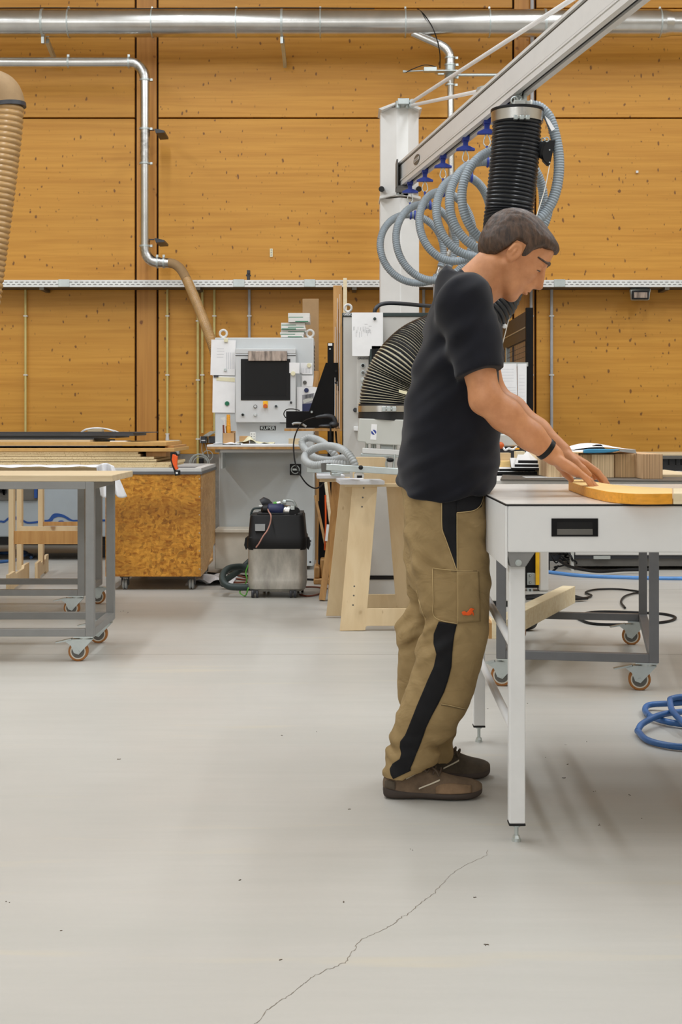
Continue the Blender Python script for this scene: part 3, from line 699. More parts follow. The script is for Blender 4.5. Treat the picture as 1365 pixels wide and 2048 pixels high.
    sheet('paper_sheet', [(604, 751), (627, 751), (627, 773), (604, 773)], D - .009, label='plain white sheet under the grey magnet at the right edge of the control cabinet', group='sheets on the control cabinet')
    magnet(610, 765, D - .011, 3.8, 'hub', 'round grey magnet, middle of the right column')
    sheet('paper_sheet', [(594, 774), (636, 771.5), (630, 823), (594, 824)], D - .007, label='large white sheet behind the photo print at the right edge of the control cabinet', group='sheets on the control cabinet')
    o = sheet('photo_print', [(605, 790), (629, 786), (626, 822), (605, 822.5)], D - .0105, mat='ink', label='small colour photo print showing metal parts, pinned at the right edge of the control cabinet', cat='photo')
    b = MB().mat(0).prism(ppoly([(605, 808), (627, 806), (626, 822), (605, 822.5)], D - .0115), (0, .0008, 0)).mat(1)
    for i in range(6): b.box(PX(610 + i * 2.8, D), PX(611.4 + i * 2.8, D), D - .0118, D - .011, PZ(797, D), PZ(790 - i * .5, D))
    b.mat(2).prism(ppoly([(606, 800), (626, 793), (627, 800), (608, 807)], D - .0115), (0, .0008, 0)); b.build('picture', ['navy', 'dgrey', 'housing'], o, smooth=0)
    magnet(613.2, 780.5, D - .0085, 4.6, 'navy', 'round dark blue magnet on the large right sheet')
    # flat cartons on top of the cabinet
    zt = PZ(675, D)
    spec = [(558.5, 569, 667.5, 675, 0), ]
    boxes = [(562, 607.5, 674.6, 669.6, 'lowest of the white cartons stacked on the pale cabinet'), (560.5, 608.5, 669.3, 664.4, 'second white carton from the bottom of the stack, poking out to the left'),
             (562.5, 613, 664.1, 659.5, 'white carton above the dark gap in the stack'), (562.5, 612, 659.2, 655.5, 'white carton with a green edge in the middle of the stack'), (562.4, 611, 655.2, 651, 'white carton second from the shifted top pair'),
             (562.6, 610, 650.7, 645.3, 'white carton directly below the shifted top pair'), (577, 620, 644.4, 635.5, 'lower carton of the pair shifted to the right on top of the stack'), (576.5, 620, 635.2, 626, 'topmost white carton of the stack, shifted to the right')]
    for i, (x0, x1, yb, yt, lab) in enumerate(boxes):
        d0 = D + .05 + .01 * (i % 3)
        t4 = thing('flat_carton', (PX((x0 + x1) / 2, d0), d0 + .15, PZ(yb, D + .06)), 0, lab, 'carton', 'flat cartons stacked on the pale cabinet')
        b = MB(); b.box(PX(x0, d0), PX(x1, d0), d0, d0 + .3, PZ(yb, D + .06), PZ(yt, D + .06)); b.build('carton_body', 'white2', t4, bevel=.002)
        b = MB(); yy = yb - .2; h = 1.0 if i not in (3, 6) else 1.5
        xa = x0 + (1 if i % 2 else 14); b.box(PX(xa, d0), PX(x1 - 3 if i % 2 == 0 else x0 + 30, d0), d0 - .0015, d0 + .01, PZ(yb - .1, D + .06), PZ(yb - .1 - h * 1.3, D + .06)); b.build('printed_band', 'green', t4, smooth=0)
    b = MB(); b.box(PX(605.5, 11.6), PX(638, 11.6), 11.6, 11.62, 0, PZ(597.5, 11.6)); o = b.build('panel_offcut', 'cardboard2', bevel=.002); tag(o, 'tall brown fibreboard strip leaning behind the pale cabinet', 'panel')
control_cabinet()
# ---------------------------------------------------------------- scrap wood rack with shelf between the cabinets
def scrap():
    D = 9.6; q = lambda x, y, d=D: P(x, y, d)
    # black side cheek and wooden corner shelf
    t = thing('corner_shelf', q(640, 862), 0, 'wooden corner shelf with a tapering black side cheek between the two cabinets', 'shelf')
    MB().prism([q(652, 725.5), q(676.8, 725.5), q(679, 856), q(572.5, 856), q(572.5, 822.5), q(618.5, 822.5)], (0, .02, 0)).build('black_cheek', 'blackmat', t, smooth=0)
    MB().box(PX(571, D), PX(684.5, D), D - .16, D + .16, PZ(862, D), PZ(857, D)).build('shelf_board', 'plyedge', t, smooth=0)
    MB().box(PX(680.5, D), PX(684.5, D), D - .14, D + .16, PZ(862, D), PZ(575, D)).build('upright_board', 'plyedge', t, smooth=0)
    for y in (742, 765.5, 789, 812, 835):
        b = MB(); b.disc(q(672.4, y, D), 2.5 * D / F, .004); b.build('hole', 'black', t)
    knob(t, 624, 824, D, 3.2, ('dgrey', 'zinc'), 'bolt')
    # support post of the shelf
    MB().box(PX(664, D + .1), PX(668, D + .1), D + .1, D + .14, 0, PZ(862, D)).build('support_post', 'blackmat', t, smooth=0)
    # upright timber pieces behind
    specs = [(667, 680.5, 571, 700, 10.3, 'stickwood', 'broad orange wooden plank standing upright behind the corner shelf'),
             (687, 694.5, 556, 700, 10.9, 'timber', 'slim pale wooden lath rising behind the lifting eye of the grey cabinet')]
    for x0, x1, y0, y1, d, m, lab in specs:
        b = MB(); b.box(PX(x0, d), PX(x1, d), d, d + .04, 0.0, PZ(y0, d)); o = b.build('wood_plank', m, bevel=.002); tag(o, lab, 'plank')
    rr = random.Random(11)
    for i in range(9):
        x = 670.5 + i * 1.15; d = 9.66 + i * .006
        y0 = [655, 648, 640, 662, 598, 606, 620, 668, 590][i]
        b = MB(); b.bar(P(x - .6, 857, 9.6), P(x + rr.uniform(-.3, 1.0), y0, d), .06, .0035, (1, 0, 0)); o = b.build('veneer_strip', ['paper', 'stickwood', 'veneer', 'hub'][i % 4], smooth=0)
        tag(o, 'thin veneer strip standing upright beside the corner shelf', 'veneer', 'veneer strips standing at the corner shelf')
    b = MB(); b.box(PX(655.5, 9.95), PX(668, 9.95), 9.95, 9.98, 0, PZ(685.5, 9.95)); o = b.build('black_profile', 'blackmat', bevel=.002); tag(o, 'upright black metal profile with a white sticker behind the black cheek', 'profile')
    b = MB(); prect(b, 657, 665, 686.5, 691.5, 9.948, .002); b.build('sticker', 'paper', o, smooth=0)
    b = MB(); b.disc(P(660.5, 698, 9.95), .006, .003); b.build('screw_head', 'zinc', o)
    b = MB(); b.tube(cr([P(634, 742, 10.2), P(634, 752, 10.2), P(633, 762, 10.2), P(631, 774, 10.2)], 5), [.02] * 16, 8); o = b.build('natural_brush', 'plyedge'); tag(o, 'brown bristle hand brush hanging beside the control cabinet', 'brush')
    # hand held scanner tool with cable on the shelf
    d = D - .1; q = lambda x, y, dd=d: P(x, y, dd)
    t = thing('hand_tool', q(640, 857), 0, 'dark grey hand tool with curved neck lying on the corner shelf', 'tool')
    MB().tube(cr([q(632, 834.5), q(645, 832.5), q(658, 832), q(667, 835), q(671, 843), q(673, 851)], 5), [.008, .009, .01, .011, .012, .012, .013] + [.015] * 19, 12).build('neck', 'dgrey', t)
    MB().ball(q(668, 849), (.035, .03, .022)).ball(q(655, 852), (.06, .03, .014)).build('housing', 'dgrey', t)
    b = MB(); b.tube(cr([q(585, 849), q(590, 846.5), q(602, 847), q(613, 853.5)], 5), [.008] * 16, 10); o = b.build('plastic_grip', 'hoselight'); tag(o, 'small pale curved plastic handle on the corner shelf', 'handle')
    b = MB(); b.tube(cr([q(632, 834.5), q(618, 838), q(606, 845), q(596, 858, d - .1), q(588.5, 880, d - .25), q(588, 905, d - .3), q(592, 930, d - .35), q(604, 955, d - .4), q(618, 971, d - .4), q(634, 976.5, d - .3), q(648, 965, d - .2), q(655, 945, d - .1)], 8), .0048, 8)
    o = b.build('tool_cable', 'black'); tag(o, 'thin black cable looping from the hand tool down past the rotary switch', 'cable')
    b = MB(); b.tube(cr([q(572, 836), q(568, 828), q(573, 819.5), q(586, 818), q(600, 821)], 6), .0035, 6); o = b.build('thin_cable', 'black'); tag(o, 'thin black cable bulging left of the black cheek', 'cable')
    b = MB(); b.tube(cr([q(662, 850, 9.45), q(661.5, 870, 9.44), q(662, 885, 9.44), q(666, 905, 9.5), q(668, 930, 9.6)], 6), .008, 8).tube(cr([P(672, 862, 9.55), P(674, 885, 9.5), P(681, 905, 9.5), P(682, 940, 9.6)], 6), .006, 8); o = b.build('hanging_cable', 'black'); tag(o, 'thick black cables hanging under the corner shelf', 'cable')
    # floor rack of offcuts
    L = [  # x at bottom, y bottom, x at top, y top, depth bottom, depth top, width px, material, label
        (644.5, 1202, 677, 962, 8.9, 9.0, 13, 'plyedge', 'longest brown plywood edge board leaning just left of the trestles'),
        (651.5, 1090, 631, 992, 9.7, 9.9, 5, 'plyedge', 'short dark brown lath leaning left at the rack of offcuts'),
        (668, 1100, 651, 957, 9.3, 9.5, 6, 'timber', 'pale lath crossing behind the long plywood edge board'),
        (666, 1060, 656, 957, 9.6, 9.7, 6, 'plyedge', 'brown lath just right of the pale crossing lath'),
        (636, 1002, 636, 955, 9.7, 9.7, 5, 'stickwood', 'short orange wooden stub hanging at the left of the offcut rack'),
        (634, 1150, 637, 1035, 9.9, 9.9, 3, 'stickwood', 'thin orange stick standing low in the offcut rack'),
        (668, 1160, 672, 1000, 9.5, 9.5, 5, 'timber', 'pale upright lath hidden half behind the long edge board')]
    for x0, y0, x1, y1, d0, d1, w, m, lab in L:
        b = MB(); p0, p1 = P(x0, y0, d0), P(x1, y1, d1)
        if p0[2] < .02: p0 = (p0[0], p0[1], .004)
        b.bar(p0, p1, w * d0 / F, .08 if w > 8 else .03, (0, 1, 0)); v = b
        o = MB(); o.bar(p0, p1, .05 if w > 8 else .02, w * d0 / F, (1, 0, 0)); o = o.build('wood_lath', m, bevel=.001)
        tag(o, lab, 'lath', 'offcuts leaning between the cabinets')
    o = MB().bar(P(653, 1082, 8.87), P(656.5, 1049, 8.88), .03, 5 * 8.9 / F, (1, 0, 0)).build('wood_lath', 'white'); tag(o, 'short white painted strip beside the long edge board', 'lath')
    b = MB(); prect(b, 637, 668, 948, 1170, 10.0, .3); o = b.build('rack_panel', 'blackmat', bevel=.004); tag(o, 'dark upright rack panel behind the leaning offcuts', 'panel')
    b = MB(); b.box(PX(628, 9.9), PX(672, 9.9), 9.8, 10.2, .0, .04).box(PX(629, 9.9), PX(640, 9.9), 9.82, 10.1, .04, .12).box(PX(641, 9.9), PX(655, 9.9), 9.85, 10.1, .04, .17); o = b.build('offcut_pile', 'plyedge', bevel=.01); tag(o, 'low heap of short brown offcuts at the foot of the dark rack panel', 'offcut')
    b = MB(); b.tube(cr([P(651.5, 990, 9.35), P(652, 1050, 9.35), P(650, 1100, 9.4)], 5), .006, 6); o = b.build('orange_cord', 'orange'); tag(o, 'orange cord hanging in front of the dark rack panel', 'cord')
scrap()
# ---------------------------------------------------------------- big grey machine cabinet behind the lift
def machine_cabinet():
    D = 8.6; Db = 9.5
    t = thing('machine_cabinet', (PX(780, D), 9.05, 0), 0, 'tall warm grey machine cabinet with a dark top strip behind the lifting tube', 'cabinet')
    x0, x1 = PX(685.5, D), PX(872, D)
    MB().box(x0, x1, D, Db, .06, PZ(633, D)).build('body', 'cabinet', t, bevel=.006)
    MB().box(x0 - .003, x1 + .003, D - .006, Db, PZ(633, D), PZ(625.5, D)).build('top_strip', 'darkgreen', t, bevel=.003)
    MB().box(x0 - .002, x0 + .004, D - .002, D + .03, .1, PZ(633, D)).build('edge_seal', 'black', t, smooth=0)
    MB().box(x0, x1, D - .004, D + .03, PZ(1159, D), PZ(1151, D)).build('lower_strip', 'black', t, smooth=0)
    MB().box(x0, x1, D - .002, Db, 0, .06).build('plinth', 'dgrey', t, smooth=0)
    text('GIESON', .022, P(699, 628.6, D - .0068), t, 'white', sx=.9, bold=.0005)
    eyebolt(696.5, 625, D + .12, t)
    prect(MB(), 714, 738, 712, 826, D - .03, .03).build('button_panel', 'cabinet', t, bevel=.003)
    bp = kids(t)[-1]
    text('GRIESSE', .017, P(726.5, 716.8, D - .0308), bp, 'dgrey', sx=1.1, bold=.0005)
    for y, m in ((731, ('zinc', 'black')), (745.5, ('zinc', 'hub')), (760, ('zinc', 'housing')), (773.5, ('zinc', 'green')), (787.5, ('zinc', 'hub'))): knob(bp, 726.2, y, D - .03, 4.6, m, depth=.016)
    prect(MB(), 718, 727, 807, 822, D - .034, .004).build('stop_plate', 'yellow', bp, smooth=0)
    knob(bp, 711, 820, D, 4.5, ('dgrey', 'dgrey'), 'side_switch')
    MB().box(PX(707.5, D), PX(722, D), D - .06, D, PZ(862, D), PZ(853, D)).build('grip_latch', 'white', t, bevel=.004)
    sc = prect(MB(), 740, 835, 687.5, 790, D - .05, .05).build('monitor', 'darkgreen', t, bevel=.004)
    prect(MB(), 744, 831, 692, 786, D - .052, .003).build('screen', 'screen', sc, smooth=0)
    lines = []
    rr = random.Random(4)
    for i in range(16): x = 707 + i * 2.3 + rr.random(); y = 652 + rr.random() * 14; lines.append((x, x + .5, y, y + 4 + rr.random() * 9))
    for i in range(5): x = 729 + rr.random() * 14; lines.append((x, x + 6, 648 + i * 4, 648.5 + i * 4))
    sheet('paper_sheet', [(704, 625), (766.5, 625), (766.5, 696), (741, 698), (739.5, 712), (705, 712)], D - .052, label='large white drawing sheet hanging on the grey machine cabinet, pinned with a dark magnet', lines=lines, group='sheets on the grey machine cabinet')
    o = MB().disc(P(750, 637.7, D - .053), 3.0 * D / F, .01).build('magnet', 'darkgreen', bevel=.002); tag(o, 'round dark green magnet on the drawing sheet of the grey machine cabinet', 'magnet')
    b = MB(); b.tube(cr([P(749, 627, 8.8), P(752, 617, 8.8), P(760, 610, 8.82), P(775, 606.5, 8.85), P(800, 607, 8.9), P(835, 610, 9.0), P(872, 613, 9.1), P(900, 616, 9.2), P(905, 630, 9.25)], 8), .0125, 12)
    o = b.build('power_cable', 'dgrey'); tag(o, 'thick dark grey cable arching over the top of the grey machine cabinet', 'cable')
    # white machine part right of it
    t = thing('white_machine', (PX(985, 8.6), 8.9, 0), 0, 'low white machine base seen between the man and the slate rolling table', 'machine')
    MB().box(PX(875, D), PX(1021.5, D), D, Db, .035, .62).build('base_body', 'white2', t, bevel=.006)
    MB().box(PX(876, D), PX(1021, D), D + .004, Db - .02, .0, .035).build('kick_strip', 'black', t, smooth=0)
    # portal leg with yellow warning strip
    D = 9.4; q = lambda x, y, d=D: P(x, y, d)
    t = thing('portal_machine', (PX(1085, D), D + .05, 0), 0, 'pale machine leg with a yellow warning strip behind the slate table', 'machine')
    MB().box(PX(1079, D), PX(1098.5, D), D, D + .12, 0, .62).build('pale_column', 'white2', t, bevel=.012, seg=3)
    MB().box(PX(1052, D), PX(1080, D), D + .03, D + .1, 0.02, .62).build('black_backing', 'black', t, smooth=0)
    ys = prect(MB(), 1072.5, 1079.5, 1060, 1170, D - .01, .03).build('warning_strip', 'yellow', t, smooth=0)
    prect(MB(), 1055, 1073, 1146, 1170, D + .015, .015).build('bracket_plate', 'zinc', t, bevel=.002)
    prect(MB(), 1054.5, 1067, 1176, 1196, D + .01, .02).build('slotted_plate', 'zinc', t, bevel=.002)
    for y in (1151, 1165): knob(t, 1061, y, D + .015, 2.4, ('hub', 'zinc'), 'bolt', depth=.006)
    prect(MB(), 1060, 1062, 1178, 1187, D + .006, .004).build('slot', 'black', t, smooth=0)
    knob(t, 1061, 1189, D + .01, 2.6, ('hub', 'zinc'), 'bolt', depth=.006)
    # machine bed parts above the white bench, seen right of the man
    D = 8.8; q = lambda x, y, d=D: P(x, y, d)
    t = thing('machine_bed', (PX(1010, D), D + .1, PZ(905, D)), 0, 'light grey machine bed with clamps just right of the man above the bench', 'machine')
    MB().box(PX(870, D), PX(1053, D), D, D + .5, PZ(893, D), PZ(868, D)).build('bed_rail', 'housing', t, bevel=.01)
    MB().box(PX(870, D), PX(1053, D), D + .02, D + .5, PZ(867, D), PZ(858, D)).build('bed_profile', 'cabinet', t, bevel=.006)
    MB().box(PX(870, D), PX(1054, D), D + .03, D + .5, .62, PZ(893, D)).build('bed_base', 'dgrey', t, bevel=.004)
    MB().box(PX(1054, D), PX(1100, D), D + .2, D + .5, .62, PZ(893, D)).build('bed_end', 'cabinet', t, bevel=.004)
    MB().ball(q(1002, 891, D - .03), .022).build('red_knob', 'redorange', t)
    b = MB(); b.tube(cr([q(1006, 893, D - .03), q(1011, 900, D - .05), q(1018, 897, D - .05), q(1026, 899, D - .04), q(1034, 894, D - .03)], 5), .007, 8); b.build('hose_bit', 'white', t)
    MB().box(PX(1024, D), PX(1038, D), D - .04, D, PZ(899, D), PZ(895.5, D)).build('brass_block', 'yellowwood', t, smooth=0)
machine_cabinet()
# ---------------------------------------------------------------- safety fence running towards the wall
def fence():
    X0 = 1.42
    t = thing('safety_fence', (X0, 11.9, 0), 0, 'black framed wire safety fence running back to the timber wall', 'fence')
    ztop = 2.0
    for D in (10.9, 12.8):
        w = .055
        MB().box(X0, X0 + w, D, D + .05, 0, ztop).build('post', 'blackmat', t, bevel=.003)
    x = X0 + .01
    for z0, z1, m in ((1.86, 1.98, 'dgrey'), (1.765, 1.85, 'zinc')):
        MB().box(x, x + .03, 10.95, 12.8, z0, z1).build('rail', 'dgrey', t, smooth=0)
    MB().box(x - .006, x + .03, 10.95, 12.8, 1.85, 1.86).build('rail_edge', 'zinc', t, smooth=0)
    MB().box(x - .002, x + .03, 12.3, 12.36, .1, 1.77).build('stile', 'zinc', t, smooth=0)
    b = MB(); y = 10.95
    while y < 12.78: b.box(x + .01, x + .013, y, y + .003, .1, 1.77); y += .042
    z = .12
    while z < 1.77: b.box(x + .01, x + .013, 10.95, 12.78, z, z + .003); z += .042
    m = b.build('wire_mesh', 'dgrey', t, smooth=0)
    # papers on the fence
    for k, (ya, yb, z0, z1, lab) in enumerate(((11.02, 11.5, 1.2, 1.55, 'white printed sheet on the fence nearest the black post'), (11.55, 12.3, 1.08, 1.5, 'pair of white printed sheets further back on the fence'))): pass
    D = 10.86; 
    for pts, lab, lines in (([(986, 728), (1034, 727), (1036, 835), (990, 836)], 'large white form with a pale yellow seal hanging right behind the black sleeve', [(1003, 1028, 738 + i * 6, 738.6 + i * 6) for i in range(5)] + [(1008, 1032, 775 + i * 5, 775.6 + i * 5) for i in range(8)]),
                            ([(1035.5, 727.5), (1054, 727), (1053.5, 852), (1037, 838)], 'narrow white sheet overlapping the form beside the black fence post', [(1039, 1050, 750 + i * 7, 750.5 + i * 7) for i in range(8)])):
        sheet('paper_sheet', pts, D - (.01 if pts[0][0] < 1000 else 0), label=lab, lines=lines, group='sheets by the fence', inkmat='ink2')
    o = MB().disc(P(998.5, 746, 10.849), 5 * 10.85 / F, .001).build('round_seal', 'cream'); tag(o, 'pale yellow round seal sticker on the large white form', 'sticker')
    MB().box(PX(985, 10.9), PX(1056, 10.9), 10.87, 10.885, PZ(733, 10.9), PZ(725, 10.9)).build('paper_rail', 'greybox', t, smooth=0)
fence()
# ---------------------------------------------------------------- machines along the wall
def far_machines():
    D = 10.75
    t = thing('work_cabinet', (PX(1400, D), D + .4, 0), 0, 'long low workbench with a wooden top edge and white base at the far right', 'workbench')
    x0, x1 = PX(1151, D), PX(1640, D)
    MB().box(x0, x1, D, D + .7, .115, .42).build('white_base', 'white2', t, bevel=.006)
    MB().box(x0, x1, D + .03, D + .7, .03, .115).build('kick_panel', 'hub', t, smooth=0)
    MB().box(x0, x1, D + .015, D + .03, .09, .118).build('kick_lip', 'dgrey', t, smooth=0)
    MB().box(PX(1188, D), PX(1222, D), D + .0, D + .02, .085, .11).build('vent_plate', 'greybox', t, bevel=.003)
    MB().box(PX(1290, D), x1, D + .05, D + .7, .42, PZ(918, D)).build('dark_recess', 'dgrey', t, smooth=0)
    MB().box(PX(1290, D), x1, D - .05, D + .7, PZ(918, D), PZ(911, D)).build('grey_edge', 'hub', t, bevel=.004)
    MB().box(PX(1290, D), x1, D - .05, D + .7, PZ(911, D), PZ(907, D)).build('bench_top', 'bench', t, bevel=.002)
    b = MB()
    for x in (1337, 1351, 1362): b.box(PX(x, D), PX(x + 2, D), D - .02, D, PZ(930, D), PZ(918, D))
    b.build('hook_strip', 'black', t, smooth=0)
    MB().box(PX(1143, D), PX(1149, D), D + .0, D + .06, 0, .42).build('foot', 'housing', t, smooth=0)
    b = MB(); rr = random.Random(8)
    for i in range(14):
        x = rr.uniform(1100, 1145); y = rr.uniform(1100, 1135); d = D + rr.uniform(-.1, .4)
        b.tube(cr([P(x, y, d), P(x + rr.uniform(-12, 12), y + rr.uniform(0, 12), d), P(x + rr.uniform(-20, 20), y + rr.uniform(-6, 10), d + .05), P(x + rr.uniform(-20, 20), y - 20, d + .1)], 4), rr.uniform(.004, .01), 6)
    o = b.build('cable_tangle', 'black'); tag(o, 'tangle of black cables beside the white base of the far workbench', 'cable', kind='stuff')
    MB().box(PX(1095, 11.3), PX(1149, 11.3), 11.5, 11.8, .0, .42).build('machine_box', 'dgrey', bevel=.01); tag(bpy.data.objects['machine_box'], 'dark machine box behind the cable tangle', 'machine')
    b = MB(); b.tube(cr([P(1118, 1120, 10.7), P(1135, 1131, 10.6), P(1160, 1138, 10.45), P(1200, 1143, 10.4), P(1250, 1140, 10.5), P(1300, 1139, 10.5)], 6), .012, 8); o = b.build('floor_cable', 'black'); tag(o, 'thick black cable sagging along the foot of the far workbench', 'cable')
    # machine with a blue wave, seen through the left tables
    D = 11.5
    t = thing('wave_machine', (PX(100, D), D + .35, 0), 0, 'pale blue grey machine housing with a blue wave stripe, seen through the left table frames', 'machine')
    z0 = PZ(1074, D)
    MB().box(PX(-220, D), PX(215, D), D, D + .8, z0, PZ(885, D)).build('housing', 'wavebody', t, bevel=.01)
    MB().box(PX(-220, D), PX(76, D), D - .02, D, PZ(1001, D), PZ(900, D)).build('grey_hood', 'hub', t, bevel=.006)
    MB().box(PX(-220, D), PX(213, D), D + .02, D + .8, PZ(1090, D), z0).build('black_base', 'black', t, smooth=0)
    for x in (-200, 190): MB().box(PX(x, D), PX(x + 20, D), D + .3, D + .4, 0, PZ(1090, D)).build('foot', 'dgrey', t, smooth=0)
    s = 5.46; g = lambda l: [(a / s, 960 + b_ / s) for a, b_ in l]
    top = g([(-300, 450), (-100, 470), (0, 443), (45, 443), (95, 405), (160, 396), (230, 418), (300, 455), (410, 448), (470, 436), (530, 430), (570, 380), (610, 364), (680, 374), (740, 404), (790, 433), (860, 434), (1150, 430)])
    bot = g([(-300, 470), (-100, 492), (0, 464), (45, 468), (95, 436), (160, 434), (230, 446), (300, 476), (410, 470), (470, 456), (560, 452), (590, 418), (640, 402), (700, 412), (750, 440), (800, 452), (860, 452), (1150, 452)])
    ct = cr([P(x, y, D - .002) for x, y in top], 5); cb = cr([P(x, y, D - .002) for x, y in bot], 5)
    b = MB()
    for i in range(len(ct) - 1): b.add([ct[i], ct[i + 1], cb[i + 1], cb[i]], [(0, 1, 2, 3)])
    b.build('wave_stripe', 'wave', t, smooth=0, solid=.003)
    b = MB(); b.prism([P(x, y, D - .003) for x, y in g([(630, 456), (650, 444), (680, 442), (705, 456)])], (0, .004, 0)).build('wave_mark', 'wave', t, smooth=0)
    b = MB(); q = lambda x, y: P(x, y, D - .05)
    for i in range(5): b.tube(cr([q(-6 + i * 3, 972), q(-2 + i * 3, 984 + i), q(4 + i * 2, 978), q(8, 990)], 4), .007, 6)
    b.build('dark_hose', 'black', t)
    MB().box(PX(70, D), PX(76, D), D - .035, D, PZ(996, D), PZ(970, D)).build('latch', 'wave', t, bevel=.002)
    # blue hose loop lying on the floor on the left, and long blue hose on the right
    b = MB(); cc = PF(-6, 1118); pts = []
    for i in range(30):
        a = 2 * PI * i / 24; rx = .28 - .002 * i; pts.append((cc[0] + rx * math.cos(a), cc[1] + .42 * math.sin(a), .012 + (.02 if i > 22 else 0)))
    b.tube(pts, .013, 10); o = b.build('air_hose', 'bluehose'); tag(o, 'blue hose loop on the floor behind the left tables', 'hose')
    b = MB(); b.tube(cr([PF(700, 1131, .012), PF(1040, 1139, .012), PF(1096, 1144, .012), PF(1160, 1151, .012), PF(1240, 1154.5, .012), PF(1320, 1156.5, .012), PF(1420, 1157, .012)], 8), .0135, 10); o = b.build('air_hose', 'skyhose'); tag(o, 'long straight light blue hose lying in front of the far workbench', 'hose')
    # black cable loops
    b = MB(); pts = [PF(1066, 1198), PF(1100, 1197), PF(1140, 1193), PF(1168, 1199), PF(1184, 1194), PF(1172, 1188), PF(1190, 1182.5), PF(1230, 1181), PF(1268, 1184.5), PF(1284, 1188), PF(1268, 1190), PF(1250, 1196), PF(1243, 1207), PF(1251, 1219)]
    b.tube(cr([(p[0], p[1], .01) for p in pts], 6), .0065, 8); o = b.build('floor_cable', 'black'); tag(o, 'black cable winding on the floor behind the slate table', 'cable')
    b = MB(); pts = [PF(1150, 1235), PF(1180, 1249), PF(1230, 1252), PF(1290, 1250), PF(1335, 1246), PF(1352, 1238), PF(1330, 1231), PF(1280, 1228), PF(1200, 1226), PF(1158, 1232)]
    b.tube(cr([(p[0], p[1], .008) for p in pts], 6, True), .0075, 8, True); o = b.build('floor_cable', 'black'); tag(o, 'closed black cable loop on the floor at the far castors of the slate table', 'cable')
    b = MB()
    for i in range(4): b.tube(cr([PF(1050 + i, 1192 + i * 2, .02), PF(1100, 1190 + i * 1.5, .03), PF(1150, 1195 + i, .02), PF(1176, 1197, .015)], 5), .008, 6)
    o = b.build('cable_bundle', 'black'); tag(o, 'bundle of black cables under the end of the pale timber beam', 'cable', kind='stuff')
far_machines()
